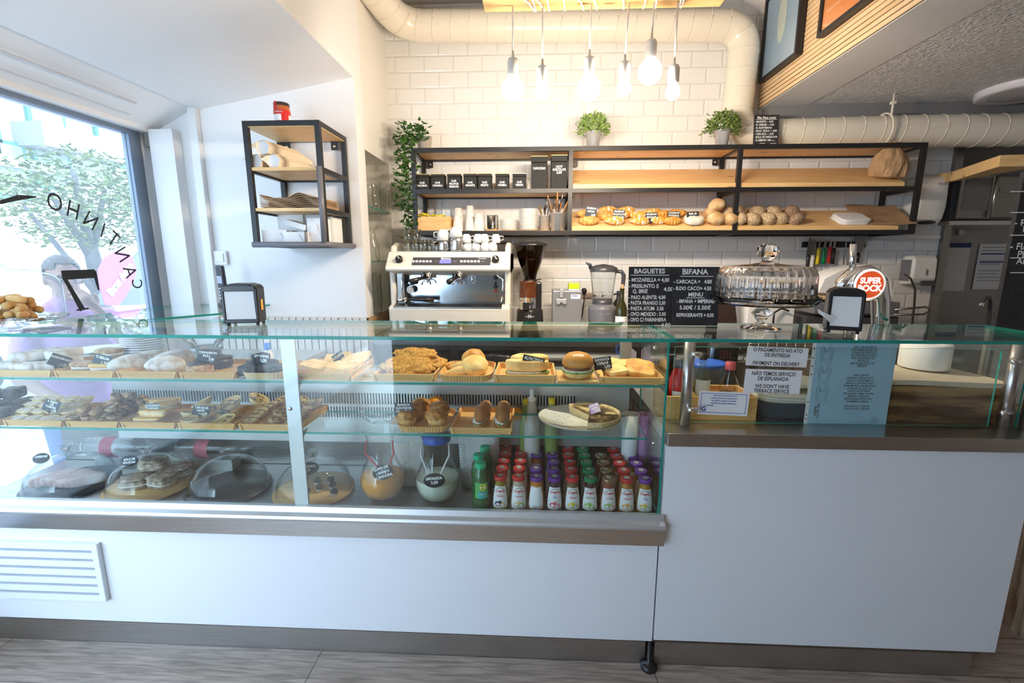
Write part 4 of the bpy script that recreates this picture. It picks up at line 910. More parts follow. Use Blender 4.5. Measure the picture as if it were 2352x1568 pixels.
for k, z in enumerate((.045, .078, .10)):
    obj('switch', MB().lathe([(0, .004), (.013 if k != 1 else .007, .003), (.014 if k != 1 else .008, 0)], 18, mx=tr(X1-.095, .064, zlip-z) @ rx(PI/2)), 'black', em)
obj('indicator', MB().lathe([(0, .004), (.008, .002), (.009, 0)], 14, mx=tr(X1-.095, .064, zlip-.125) @ rx(PI/2)), 'red', em)
ga = obj('pressure_gauge', MB().lathe([(0, .008), (.018, .008), (.021, .004), (.021, 0)], 24, mx=tr(X0+.115, .02, zpan+.085) @ rx(PI/2)), 'china', em)
obj('gauge_ring', MB().tube([(X0+.115+.021*math.cos(a), .014, zpan+.085+.021*math.sin(a)) for a in [k*PI/10 for k in range(21)]], .0025, 6), 'chrome', ga)
dd = obj('temperature_display', MB().ball((X0+.115, .02, zpan+.125), (.032, .01, .014), 20, 10), 'black', em)
obj('digits', text('92', .016, X0+.115, zpan+.125, -.0085, bold=.001), mat('lit digits', (.1, .2, .9), .3, emit=(.2, .35, 1), es=3), dd)
pf_ = thing('portafilter', 'loose portafilter with black handle lying on the coffee machine drip tray', 'portafilter', (q.x+X0+.075, 2.79, ZK+zpan+.012))
obj('basket', MB().lathe([(0, 0), (.028, 0), (.033, .012), (.033, .028), (.012, .032), (.010, .055), (0, .058)], 24), 'chrome', pf_)
obj('handle', MB().tube([(.03, 0, .018), (.07, -.01, .018), (.12, -.012, .016), (.19, -.01, .012)], [.008, .013, .012, .017], 12), 'black', pf_)
tray_z = ZK+ztop+.001; mb = MB().box(q.x+X0+.04, q.x+X1-.04, 2.80+.0, 3.2, tray_z-.0, tray_z+.002); tg = obj('cup_tray', mb, 'steeldk'); tg.parent = em; tg.location = -Vector(em.location)
obj('cup_rail', MB().tube([(X0+.04, .38, ztop+.06), (X1-.04, .38, ztop+.06)], .008, 8), 'black', em)
tum2 = [(0, 0), (.024, 0), (.027, .01), (.033, .072), (.031, .072), (.025, .012), (0, .01)]
k = 0
for px, y, z, s_ in ((935, 2.84, 0, 1), (953, 2.83, 0, 1), (972, 2.84, 0, 1), (990, 2.84, 0, .95), (940, 2.92, 0, 1), (962, 2.93, 0, 1), (984, 2.93, 0, 1), (937, 2.86, .06, .95), (957, 2.88, .06, 1), (945, 3.0, .06, 1)):
    qq = P(px, 575, Y=y); k += 1
    o = obj('espresso_glass', MB().lathe(tum2, 20, mx=Matrix.Scale(s_, 4)), 'thinwarm', None, (qq.x, y, tray_z+.003+z)); tag(o, 'small clear glass in the cluster on the left of the coffee machine top', 'glass', 'small glasses on the coffee machine')
def mug(px, y, r, hh, z, lab, up=True, steel=False, hs=-1):
    qq = P(px, 575, Y=y); f = (lambda pr: pr) if not up else (lambda pr: [(a, hh-b_) for a, b_ in pr])
    t = thing('coffee_cup', lab, 'cup', (qq.x, y, tray_z+.003+z), group='cups on the coffee machine')
    pr = [(0, 0), (r*.62, 0), (r*.9, hh*.35), (r, hh), (r-.003, hh), (r*.85, hh*.4), (0, .006)]
    obj('bowl', MB().lathe(f(pr), 24), 'china', t)
    obj('handle', MB().tube([(hs*r*.8, 0, hh*.8), (hs*(r+.016), 0, hh*.75), (hs*(r+.018), 0, hh*.4), (hs*r*.75, 0, hh*.25)], .003, 8), 'china', t)
def jug(px, y, r, hh, lab):
    qq = P(px, 575, Y=y); t = thing('milk_jug', lab, 'jug', (qq.x, y, tray_z+.003))
    obj('body', MB().lathe([(0, 0), (r, 0), (r*1.04, .01), (r*.9, hh*.7), (r*.95, hh), (r*.9, hh), (r*.86, hh*.7), (0, .005)], 28), 'steel', t)
    obj('handle', MB().tube([(-r*.9, -.01, hh*.9), (-r*1.6, -.02, hh*.8), (-r*1.3, -.02, hh*.2)], .003, 6), 'steel', t)
jug(1020, 2.84, .038, .062, 'small steel milk jug left of the larger one on the coffee machine'); jug(1050, 2.83, .043, .082, 'larger steel milk jug in the middle of the coffee machine top')
mug(1019, 2.84, .040, .065, .062, 'large cup upside down on the small steel milk jug'); mug(1048, 2.83, .040, .062, .078, 'large cup upside down on the larger steel milk jug')
for px, y, z, lab, hs in ((1074, 2.84, 0, 'lower cup of the pair right of the jugs', -1), (1072, 2.84, .048, 'upper cup of the pair right of the jugs', -1), (1094, 2.84, 0, 'lower cup of the second pair', -1), (1098, 2.84, .048, 'upper cup of the second pair, handle left', -1), (1114, 2.83, 0, 'lower cup of the third pair', 1), (1113, 2.84, .048, 'upper cup of the third pair', 1), (1132, 2.83, 0, 'lower cup of the rightmost pair', -1), (1139, 2.86, .048, 'upper cup of the rightmost pair', 1)):
    mug(px, y, .029, .052, z, 'upside-down espresso cup, %s on the coffee machine' % lab, hs=hs)
# ================================================================ grinder
q = P(1217, 735, Y=3.0)
gd = thing('coffee_grinder', 'black coffee grinder with big smoked bean hopper beside the coffee machine', 'coffee grinder', (q.x, 3.0, ZK))
Z = lambda py, y=3.0: P(1217, py, Y=y).z-ZK
obj('base', MB().lathe([(0, 0), (.088, 0), (.078, Z(712)), (.066, Z(706)), (0, Z(706))], 28, fn=lambda a, z: 1.0+.06*math.cos(4*a)), 'black', gd)
lb = obj('doser', MB().lathe([(.058, Z(709)), (.058, Z(682))], 28).disc(.058, Z(709), 28), 'chrome', gd, (-.012, -.01, 0))
obj('doser_glass', MB().lathe([(.058, Z(682)), (.056, Z(648)), (.06, Z(645)), (0, Z(645))], 28), mat('brown doser glass', (.12, .035, .012), .1, coat=.5), gd, (-.012, -.01, 0))
obj('body', MB().box(.01, .075, .0, .12, Z(712), Z(648)), 'black', gd, bev=.01)
obj('spout', MB().box(-.045, -.005, -.09, -.06, Z(708), Z(692)).tube([(-.02, -.06, Z(700)), (.02, -.075, Z(692))], .008, 8), 'black', gd)
obj('hopper', MB().lathe([(.036, Z(644)), (.042, Z(632)), (.075, Z(600)), (.102, Z(562))], 32), pane('smoked plastic', (.30, .24, .20), facing=(.10, .08, .06)), gd, (.0, .02, 0))
obj('beans', MB().lathe([(0, Z(643)), (.034, Z(643)), (.040, Z(632)), (.070, Z(602)), (.074, Z(592)), (0, Z(588))], 28), 'choc', gd, (.0, .02, 0))
obj('lid', MB().lathe([(.106, Z(564)), (.106, Z(560)), (.06, Z(553)), (0, Z(551))], 32), 'black', gd, (.0, .02, 0))
obj('collar', MB().lathe([(0, Z(648)), (.045, Z(647)), (.045, Z(642)), (0, Z(641))], 24).tube([(.04, 0, Z(643)), (.07, -.02, Z(641))], .004, 6), 'black', gd, (.0, .02, 0))
obj('emblem', wrap(text('~M~', .03, 0, 0, bold=.001), lambda z: .085, dz=Z(723)), 'steelsatin', gd)
# steel dispenser box with lime packet
q = P(1301, 737, Y=3.05); bz = P(1301, 668, Y=3.0).z-ZK
t = thing('steel_dispenser', 'grey steel box dispenser with a small tap, between the grinder and the blender', 'dispenser', (q.x, 3.0, ZK))
obj('body', MB().box(-.093, .093, 0, .24, 0, bz), mat('grey steel front', (.36, .37, .38), .35, metal=.5), t, bev=.004)
obj('nozzle', MB().prism([(-.07, bz-.05), (-.07, bz-.08), (-.055, bz-.085), (-.04, bz-.07), (-.022, bz-.085), (-.006, bz-.08), (-.006, bz-.05)], -.02, 0).box(-.05, -.03, -.03, .0, bz-.04, bz+.015), 'steelsatin', t, bev=.002)
obj('sticker', MB().box(.022, .082, -.001, 0, bz-.05, bz-.022), 'paper', t); obj('lettering', text('ENSIS', .014, .045, bz-.032, .0012, bold=.0004), 'blue', t)
t = thing('lime_packet', 'lime green packet lying on top of the grey steel dispenser', 'packet', (q.x+.045, 3.05, ZK+bz+.001))
obj('packet', MB().box(-.035, .035, 0, .08, .008, .045), mat('lime packet', (.55, .75, .02), .4), t, bev=.004); obj('packet_base', MB().box(-.035, .035, 0, .08, 0, .008), 'paper', t)
# socket with plug and cable
q = P(1341, 667, Y=3.385)
t = thing('plug', 'black plug in a wall socket with cable hanging between the dispenser and the blender', 'plug', (q.x, 3.38, q.z))
obj('plug_body', MB().lathe([(0, .03), (.018, .028), (.02, 0), (0, 0)], 18, mx=rx(PI/2)), 'black', t)
obj('cable', MB().tube([(0, -.02, -.01), (.0, -.03, -.06), (-.01, -.035, -.16), (-.03, -.05, -.25), (-.05, -.06, -.32)], .004, 6), 'black', t)
obj('socket', MB().box(-.012, .06, .0, .012, -.05, -.02).box(-.02, .09, .004, .012, -.035, -.028), mat('brown line', (.4, .3, .25), .6), t)
# blender
q = P(1382, 737, Y=3.02); Z = lambda py, y=3.0: P(1382, py, Y=y).z-ZK
t = thing('blender', 'dark grey blender with clear jug and black lid on the back counter', 'blender', (q.x, 3.02, ZK))
obj('base', MB().lathe([(0, 0), (.074, 0), (.082, .02), (.088, Z(712)), (.086, Z(706)), (.066, Z(698)), (0, Z(698))], 32, fn=lambda a, z: 1+.03*math.cos(4*a)), 'grey', t)
obj('collar', MB().lathe([(.066, Z(698)), (.064, Z(686)), (0, Z(686))], 28), 'darkgrey', t)
obj('jug', MB().lathe([(.060, Z(686)), (.064, Z(684)), (.082, Z(632)), (.086, Z(622)), (.084, Z(622)), (.080, Z(632)), (.062, Z(682))], 32), 'thin', t)
obj('lid', MB().lathe([(.088, Z(624)), (.088, Z(615)), (.06, Z(610)), (0, Z(606))], 32).tube([(-.08, 0, Z(616)), (-.09, -.01, Z(608)), (-.115, -.02, Z(603))], [.014, .012, .004], 8), 'darkgrey', t)
obj('handle', MB().tube([(.075, 0, Z(622)), (.115, -.01, Z(624)), (.128, -.012, Z(632)), (.125, -.012, Z(655)), (.112, -.01, Z(672)), (.07, 0, Z(677))], [.012, .013, .014, .013, .009, .005], 10), 'darkgrey', t)
obj('blades', MB().tube([(-.03, 0, Z(676)), (0, 0, Z(682)), (.03, 0, Z(676))], [.001, .005, .001], 6).tube([(0, -.03, Z(674)), (0, 0, Z(682)), (0, .03, Z(676))], [.001, .005, .001], 6), 'steel', t)
obj('scale_marks', wrap(text('-\n-\n-\n-\n-\n-', .016, -.03, 0), lambda z: .0735, dz=Z(650)), 'darkgrey', t)
for k in range(3): obj('button', MB().box(-.008, .008, -.003, 0, -.003, .003), 'steelsatin', t, (-.03+.025*k, -.084, Z(708)))
obj('lettering', wrap(text('nutribullet', .014, .01, 0, bold=.0004), lambda z: .0885, dz=Z(718)), 'steelsatin', t)
# bottles beside the blender
def bottle(nm, px, y, z, pr, mm, lab, cat='bottle', py=740, extras=(), n=24):
    q = P(px, py, Y=y); t = thing(nm, lab, cat, (q.x, y, z)); obj('bottle', MB().lathe(pr, n), mm, t)
    for e_ in extras: obj(*e_[:3], t, *e_[3:])
    return t
K['wine'] = mat('dark olive bottle glass', (.035, .035, .008), .06, coat=.5)
bottle('wine_bottle', 1426, 2.96, ZK, [(0, 0), (.036, 0), (.038, .01), (.038, .165), (.030, .195), (.0145, .225), (.0135, .29), (.015, .295), (.015, .30)], 'wine', 'wine bottle with a white label and cork, just left of the menu boards',
       extras=(('label', MB().lathe([(.0386, .045), (.0386, .125)], 24, a0=-PI*.95, a1=0), 'paper'), ('lettering', wrap(text('insólita', .022, 0, .088), lambda z: .039), 'red'), ('cork', MB().lathe([(.010, .30), (.010, .325), (0, .325)], 14), mat('cork', (.62, .36, .16), .8))))
bottle('sauce_jar', 1410, 3.08, ZK, [(0, 0), (.036, 0), (.038, .01), (.038, .13), (.034, .15), (0, .15)], 'china', 'cream and red carton standing behind the wine bottle', 'carton', extras=(('label', MB().lathe([(.0386, .02), (.0386, .07)], 24), 'red'),))
bottle('dark_bottle', 1418, 3.15, ZK, [(0, 0), (.034, 0), (.034, .19), (.013, .22), (.013, .27), (0, .27)], 'black', 'dark bottle at the tiles behind the blender handle')
# ================================================================ on the glass top
ZG = 1.2805
q = P(1493, 746, Z=ZG)
bz = P(1493, 612, Y=q.y).z-ZG; w_ = (P(1543, 690, Y=q.y)-P(1440, 690, Y=q.y)).x
L = lambda fs, rows, x=-.088: [(s_, fs, x, z) + (dict(align='LEFT', wsc=k),) for s_, z, k in rows]
board('menu_board', 'black chalkboard headed BAGUETES standing on the glass top, left of the pair', 'menu board', (q.x, q.y, ZG), w_*1.02, bz,
      [('BAGUETES', .026, 0-.008, bz-.018, dict(wsc=.98)), ('_', .150, -.006, bz-.033)] +
      L(.0205, [('- MOZARELLA = 4,00', bz-.052, .84), ('- PRESUNTO E', bz-.076, .9), ('   Q. BRIE', bz-.096, .9), ('- PAIO ALENTE: 4.00', bz-.120, .80), ('- PASTA FRANGO 3,50', bz-.142, .72), ('- PASTA ATUM  3.50', bz-.164, .77), ('- OVO MEXIDO : 3.50', bz-.186, .77), ('- OVO C/ FARINHEIRA', bz-.208, .74)]) +
      [('4.00', .0215, .068, bz-.088), ('4.00', .0215, .062, bz-.229)], rot=(rad(-5), 0, rad(2)))
q2 = P(1594, 747, Z=ZG); w2 = (P(1645, 690, Y=q2.y)-P(1545, 690, Y=q2.y)).x; b2 = P(1593, 612, Y=q2.y).z-ZG
board('menu_board', 'black chalkboard headed BIFANA standing on the glass top, right of the pair', 'menu board', (q2.x, q2.y-.005, ZG), w2*1.06, b2,
      [('BIFANA', .029, -.005, b2-.020), ('_', .125, .002, b2-.037)] + [(s_, .0195, -.086, z, dict(align='LEFT', wsc=k)) for s_, z, k in [('- CARCAÇA =   4.00', b2-.058, .85), ('- B.DO CACO= 4.50', b2-.084, .85)]] +
      [('MENU', .0205, 0, b2-.108), ('_', .07, 0, b2-.120), ('- BIFANA + IMPERIAL', .0195, 0, b2-.134, dict(wsc=.80)), ('5.00€ / 5.50€', .0215, .0, b2-.159), ('REFRIGERANTE + 0,50', .0195, 0, b2-.188, dict(wsc=.76))], rot=(rad(-6), 0, rad(-1)))
# crystal cake stand with ribbed dome
q = P(1752, 756, Z=ZG)
t = thing('cake_stand', 'crystal glass cake stand with ribbed dome and ball knob on the glass top', 'cake stand', (q.x, q.y+.02, ZG))
Z = lambda py: P(1752, py, Y=q.y+.02).z-ZG
obj('stand', MB().lathe([(0, 0), (.070, 0), (.068, .006), (.022, .016), (.014, .028), (.026, .045), (.036, .058), (.026, .072), (.016, .080), (.06, .088), (.165, .094), (.178, .105), (.182, .125), (.178, .125), (.172, .106), (.16, .100), (0, .098)], 48, fn=lambda a, z: 1+(.010*math.cos(24*a) if z > .09 else .0)), 'crystal', t)
zt_ = Z(612)
fd = lambda a, z: 1+.020*abs(math.cos(17*a))*(1 if z < zt_-.005 else .3)
obj('dome', MB().lathe([(.158, .106), (.166, .104), (.166, .11), (.163, zt_-.03), (.155, zt_-.010), (.142, zt_+.0), (.06, zt_+.008), (.024, zt_+.014), (.018, zt_+.022)], 272, fn=fd).lathe([(0, zt_+.004), (.06, zt_+.002), (.136, zt_-.006), (.150, zt_-.016), (.157, zt_-.034), (.160, .11), (.158, .106)], 96), 'crystal', t)
obj('knob', MB().lathe([(0, zt_+.018), (.018, zt_+.02), (.018, zt_+.027), (.030, zt_+.034), (.039, zt_+.052), (.036, zt_+.070), (.022, zt_+.080), (0, zt_+.081)], 12, sm=False, fn=lambda a, z: 1+.04*math.cos(6*a)), 'crystal', t)
# napkin dispensers
def napkin(px, py, rz_, lab, wd, dp, hh, slant=0, sticker=True):
    q = P(px, py, Z=ZG); t = thing('napkin_dispenser', lab, 'napkin dispenser', (q.x, q.y+.0, ZG), rz_)
    a = wd/2; poly = [(-a, .010), (a, .010), (a+.001, hh-.02), (a-.008, hh-.008), (a*.5, hh-.001), (0, hh), (-a*.5, hh-.001), (-a+.008, hh-.008), (-a-.001, hh-.02)]
    obj('shell', MB().prism(poly, 0, dp, 'XZ'), 'black', t, bev=.004)
    obj('napkins', MB().prism([(-a+.010, .026), (a-.010, .026), (a-.012, hh-.030), (-a+.010, hh-.030)], -.0015, .002, 'XZ'), 'paper', t)
    fr_ = MB(); e = .009
    fr_.box(-a, -a+e, -.005, 0, .012, hh-.02).box(a-e, a, -.005, 0, .012, hh-.02).box(-a, a, -.005, 0, .012, .026).box(-a+.006, a-.006, -.005, 0, hh-.030, hh-.008)
    obj('front_frame', fr_, 'black', t, bev=.002)
    for x in (-a+.01, a-.01):
        for y in (.01, dp-.01): obj('foot', MB().lathe([(0, 0), (.006, 0), (.006, .011), (0, .011)], 10), 'black', t, (x, y, 0))
    if sticker: obj('sticker', MB().box(a+.0012, a+.002, dp*.35, dp*.60, hh*.35, hh*.60), mat('orange sticker', (.85, .45, .08), .5), t)
    return t, a, hh
q = P(560, 748, Z=ZG)
hN = P(560, 651, Y=q.y).z-ZG
napkin(557, 748, rad(13), 'black napkin dispenser with orange sticker on the glass top at the left', .126, .085, hN)
q = P(1938, 764, Z=ZG); hN = P(1938, 660, Y=q.y).z-ZG
t, a, hh = napkin(1936, 766, rad(-24), 'black napkin dispenser with a napkin pulled out, in front of the round beer sign', .104, .09, hN, sticker=False)
mb = MB().add([(-a+.012, -.004, .034), (-a+.030, -.006, .055), (-a-.012, -.02, .072), (-a-.034, -.02, .085), (-a-.030, -.022, .070), (-a-.010, -.022, .056)], [(0, 1, 2, 3, 4, 5)])
obj('pulled_napkin', mb, 'paper', t)
# beer tap
q = P(2000, 745, Z=1.0); yb_ = 2.02
t = thing('beer_tap', 'chrome arched beer tap with round orange SUPER BOCK badge behind the glass top', 'beer tap', (P(2000, 700, Y=yb_).x, yb_, .954))
pt = lambda px, py: (P(px, py, Y=yb_).x-t.location.x, 0, P(px, py, Y=yb_).z-.954)
A = [(pt(2020, 960)[0], 0, .003), pt(2020, 860), pt(2022, 760), pt(2022, 690), pt(2014, 650), pt(1990, 635), pt(1960, 638), pt(1935, 655), pt(1925, 672)]
obj('body', MB().tube(A, [.040, .036, .032, .034, .040, .050, .046, .034, .024], 20), 'chrome', t)
pq = P(1995, 653, Y=yb_-.06); cx_, cz_ = pq.x-t.location.x, pq.z-.954
obj('badge_rim', MB().lathe([(0, .0), (.068, 0), (.070, .012), (.066, .02), (0, .021)], 40, mx=tr(cx_, -.045, cz_) @ rx(PI/2)), 'chrome', t)
bd = obj('badge', MB().lathe([(0, .0225), (.062, .0225), (.063, .02)], 40, mx=tr(cx_, -.045, cz_) @ rx(PI/2)), mat('lit white badge', (.9, .88, .85), .4, emit=(1, .95, .9), es=.35), t, label='round white and orange badge')
obj('badge_face', MB().lathe([(0, .0232), (.054, .0232)], 40, mx=tr(cx_, -.045, cz_) @ rx(PI/2)), mat('orange red badge', (.90, .12, .03), .4, emit=(.9, .12, .03), es=.25), bd)
lm = MB(); text('SUPER', .033, cx_, cz_+.015, .0686, bold=.0016, mb=lm, wsc=.88); text('BOCK', .035, cx_, cz_-.016, .0686, bold=.0016, mb=lm, wsc=.98); obj('lettering', lm, mat('lit white lettering', (.95, .95, .95), .4, emit=(1, 1, 1), es=.4), bd)
hz = pt(1960, 600)
obj('handle', MB().tube([pt(1957, 636), pt(1960, 560)], [.013, .013], 16), 'chrome', t)
obj('spout', MB().tube([pt(1935, 655), (pt(1930, 690)[0], -.05, pt(1930, 690)[2]), (pt(1930, 720)[0], -.06, pt(1930, 720)[2])], .012, 12), 'chrome', t)
# white paper draped over a board behind the tap
yp = 2.78; A_ = [P(x_, y_, Y=yp) for x_, y_ in ((1880, 672), (1895, 640), (1935, 620), (1985, 607), (2020, 618), (2045, 640), (2052, 680))]
mb = MB(); mb.add([(p.x, yp, p.z) for p in A_]+[(p.x+.01, yp+.22, p.z-.01) for p in A_], [(i, i+1, i+8, i+7) for i in range(6)], 0, True); mb.add([(p.x, yp, p.z) for p in A_], [tuple(range(7))], 0)
tag(obj('paper_sheet', mb, 'paper'), 'big sheet of white paper arched over the board behind the beer tap', 'paper')
tag(obj('wooden_board', MB().box(P(1855, 683, Y=2.77).x, P(2045, 683, Y=2.77).x, 2.77, 3.05, P(1950, 688, Y=2.77).z, P(1950, 680, Y=2.77).z), 'pine', bev=.003), 'pine board lying across the grill behind the beer tap', 'board')
t = thing('contact_grill', 'dark grey contact grill under the pine board, with a looped steel handle', 'grill', (P(1960, 740, Y=2.8).x, 2.8, ZK))
gz = P(1960, 690, Y=2.8).z-ZK-.002
obj('body', MB().box(-.28, .26, 0, .35, 0, gz*.62), 'darkgrey', t, bev=.01); obj('top_plate', MB().box(-.25, .24, -.02, .33, gz*.68, gz-.004), 'grey', t, bev=.008)
obj('handle', MB().tube([(.20, -.03, gz*.8), (.36, -.05, gz*.88), (.39, -.04, gz*.80), (.36, -.04, gz*.70), (.20, -.03, gz*.68)], .006, 8), 'steeldk', t)
tag(obj('flex_hose', MB().tube([P(2078, 630, Y=2.9), P(2092, 640, Y=2.8), P(2102, 665, Y=2.7), P(2100, 700, Y=2.6), P(2095, 745, Y=2.5), P(2092, 790, Y=2.4)], .0055, 8), 'black'), 'thin black hose arching down right of the beer tap', 'hose')
tag(obj('flex_hose', MB().tube([P(1812, 714, Y=2.78), P(1795, 708, Y=2.78), P(1778, 718, Y=2.77), P(1776, 738, Y=2.77), Vector((P(1785, 760, Y=2.77).x, 2.77, ZK+.006))], .006, 8), 'black'), 'black cable loop on the counter right of the crystal cake stand', 'cable')
# till screen and cardboard behind the boards and stand
t = thing('till_screen', 'dark brown till screen standing behind the menu boards', 'till', (P(1665, 740, Y=2.8).x, 2.8, ZK))
sz_ = P(1665, 650, Y=2.8).z-ZK
obj('screen', MB().prism([(-.10, .02), (.09, .02), (.03, sz_), (-.12, sz_)], 0, .03, 'XZ'), mat('dark brown plastic', (.05, .03, .025), .4), t, bev=.004)
obj('stand', MB().box(-.06, .04, .02, .16, 0, .02).box(-.03, .0, .03, .06, .0, sz_*.5), 'black', t)
q = P(1783, 735, Y=2.8)
t = thing('storage_box', 'low white carton on the back counter behind the crystal stand', 'box', (q.x, 2.8, ZK)); obj('carton', MB().box(-.17, .10, 0, .2, 0, q.z-ZK+.08), 'paper', t, bev=.003); obj('tape', MB().box(-.17, .10, -.001, 0, .05, .06), 'kraft', t)
t = thing('ladle', 'steel ladle with hooked handle leaning behind the BIFANA board', 'ladle', (P(1655, 640, Y=3.05).x, 3.05, P(1655, 660, Y=3.05).z))
obj('handle', MB().tube([(-.05, 0, ZK-t.location.z), (-.02, 0, -.06), (.01, 0, .02), (.028, 0, .075), (.04, 0, .082), (.044, 0, .06)], .006, 8), 'steel', t); obj('cup', MB().ball((-.03, 0, -.07), (.04, .04, .02), 16, 8), 'steel', t)
# ================================================================ knives on the wall
q0, q1 = P(1846, 562, Y=3.37), P(1990, 562, Y=3.37); yk = 3.375
t = tag(obj('knife_rack', MB().box(q0.x, q1.x, yk, 3.40, q0.z-.018, q0.z+.022), 'black', bev=.003), 'black magnetic knife strip screwed to the tiles under the wall shelf', 'knife rack')
def knife(px, top, mid, bot, wd, col, lab, bw=.012, cat='knife', nm='kitchen_knife'):
    a, b_, c_ = P(px, top, Y=yk-.01), P(px, mid, Y=yk-.01), P(px, bot, Y=yk-.01); t = thing(nm, lab, cat, (b_.x, yk-.008, b_.z))
    obj('blade', MB().prism([(-bw, 0), (bw, 0), (bw, (a.z-b_.z)*.8), (-bw*.3, a.z-b_.z)], -.001, .001, 'XZ'), 'steel', t)
    obj('handle', MB().tube([(0, -.002, 0), (0, -.002, -.02), (0, -.002, (c_.z-b_.z)*.55), (0, -.002, c_.z-b_.z)], [wd*.7, wd, wd*.85, wd], 10), col, t)
knife(1857, 545, 585, 622, .013, 'black', 'large knife with black handle, leftmost on the magnetic strip', .018); knife(1867, 548, 585, 627, .014, 'china', 'large knife with riveted white handle on the magnetic strip', .018)
knife(1881, 547, 570, 607, .012, 'yellow', 'kitchen knife with yellow handle on the magnetic strip', .008); knife(1894, 547, 570, 607, .012, 'green', 'kitchen knife with green handle on the magnetic strip', .008)
knife(1907, 547, 567, 604, .011, 'red', 'kitchen knife with red handle on the magnetic strip', .008); knife(1916, 547, 569, 606, .012, 'black', 'kitchen knife with black handle beside the red one', .008)
knife(1938, 547, 600, 602, .005, 'steel', 'narrow steel tongs hanging at the left of the pair on the strip', .005, 'tongs', 'tongs'); knife(1949, 547, 600, 602, .005, 'steel', 'narrow steel tongs hanging at the right of the pair on the strip', .005, 'tongs', 'tongs')
a, b_ = P(1978, 545, Y=yk-.01), P(1972, 580, Y=yk-.01)
t = thing('griddle_scraper', 'wide dark steel scraper hanging at the right end of the knife strip', 'scraper', (b_.x, yk-.008, b_.z))
obj('blade', MB().prism([(-.018, 0), (.018, 0), (.055, a.z-b_.z+.01), (-.035, a.z-b_.z+.01)], -.001, .001, 'XZ'), 'steeldk', t); obj('handle', MB().tube([(0, 0, 0), (0, 0, -.07)], .011, 10), 'black', t)
# ================================================================ wall dispensers
def sh(px0, px1, py0, py1, Y): a, b_ = P((px0+px1)/2, py0, Y=Y), P((px0+px1)/2, py1, Y=Y); return (a.x+b_.x)/2, b_.z, (P(px1, (py0+py1)/2, Y=Y)-P(px0, (py0+py1)/2, Y=Y)).x, a.z-b_.z
x, z, wd, hh = sh(2108, 2176, 402, 517, 3.26)
t = thing('hand_towel_dispenser', 'white plastic paper towel dispenser on the tiles right of the wall shelf', 'towel dispenser', (x, 3.395, z))
obj('cover', MB().prism([(-.13, .04), (-.145, .12), (-.14, hh-.02), (-.11, hh), (0, hh), (0, .01), (-.10, .0)], -wd/2, wd/2, 'YZ'), 'china', t, bev=.02, seg=3)
obj('slot', MB().ball((-.0, -.112, .020), (.06, .03, .014), 16, 8), 'black', t); obj('lettering', text('Renova', .02, .04, hh-.055, .146), 'grey', t)
x, z, wd, hh = sh(2098, 2154, 586, 656, 3.28)
t = thing('soap_dispenser', 'white and grey wall soap dispenser below the towel dispenser', 'soap dispenser', (x, 3.395, z))
obj('cover', MB().prism([(-.10, .01), (-.115, .05), (-.11, hh-.02), (-.08, hh), (0, hh), (0, 0)], -wd/2, wd/2, 'YZ'), 'china', t, bev=.015, seg=3)
obj('side_insert', MB().box(-wd/2-.004, -wd/2+.004, -.09, -.005, .03, hh-.03), 'grey', t); obj('push_button', MB().box(-.015, wd/2-.006, -.122, -.10, .0, .035), 'darkgrey', t, bev=.004); obj('level_window', MB().box(.005, .015, -.118, -.11, .07, .11), 'grey', t)
tag(obj('steel_shelf', MB().box(P(2045, 543, Y=3.2).x, P(2148, 543, Y=3.2).x, 3.16, 3.395, P(2100, 548, Y=3.16).z, P(2100, 541, Y=3.16).z), 'steelsatin'), 'narrow steel ledge under the towel dispenser', 'shelf')
# ================================================================ kitchen corner at the right
yo = 3.0
xa, xb, xc_ = P(2190, 392, Y=3.2).x, P(2285, 358, Y=2.75).x, P(2400, 355, Y=2.7).x
za = P(2285, 372, Y=2.75).z
tag(obj('corner_shelf', MB().prism([(xa, 3.20), (xb, 2.72), (xc_, 2.70), (xc_, 3.38), (xa, 3.38)], za-.03, za+.03, 'XY'), 'pine', bev=.003), 'thick pine corner shelf over the oven at the right', 'shelf')
x0o, x1o = P(2196, 450, Y=3.30).x, P(2282, 450, Y=3.30).x
ot, ob = P(2240, 398, Y=3.30).z, P(2240, 505, Y=3.30).z
t = thing('oven', 'grey steel oven with glass door under the pine corner shelf', 'oven', (0, 0, 0))
obj('body', MB().box(x0o+.0, x1o+.5, 3.33, 3.88, ob, ot), 'darkgrey', t, bev=.004)
dr = obj('door', MB().box(x0o+.02, x1o, 3.30, 3.33, ob+.01, ot-.01), 'steeldk', t, bev=.004); obj('door_window', MB().box(x0o+.05, x1o-.03, 3.295, 3.30, ob+.06, ot-.03), mat('grey oven glass', (.14, .13, .13), .15), dr); obj('door_handle', MB().tube([(x1o-.012, 3.28, ob+.02), (x1o-.012, 3.28, ot-.02)], .008, 8), 'steel', dr)
obj('controls', MB().box(x1o+.03, x1o+.45, 3.325, 3.33, ob+.02, ot-.02).box(x1o+.05, x1o+.2, 3.318, 3.325, ot-.12, ot-.09), 'steeldk', t)
obj('bracket', MB().box(x0o-.0, x1o+.5, 3.32, 3.89, ob-.03, ob-.004), 'steel', t)
def sheetpaper(px0, px1, py0, py1, Y, lab, body, rz_=0):
    x, z, wd, hh = sh(px0, px1, py0, py1, Y); t = thing('notice_sheet', lab, 'notice', (x, Y, z), rz_)
    obj('sheet', MB().box(-wd/2, wd/2, 0, .002, 0, hh), 'paper', t); body(t, wd, hh)
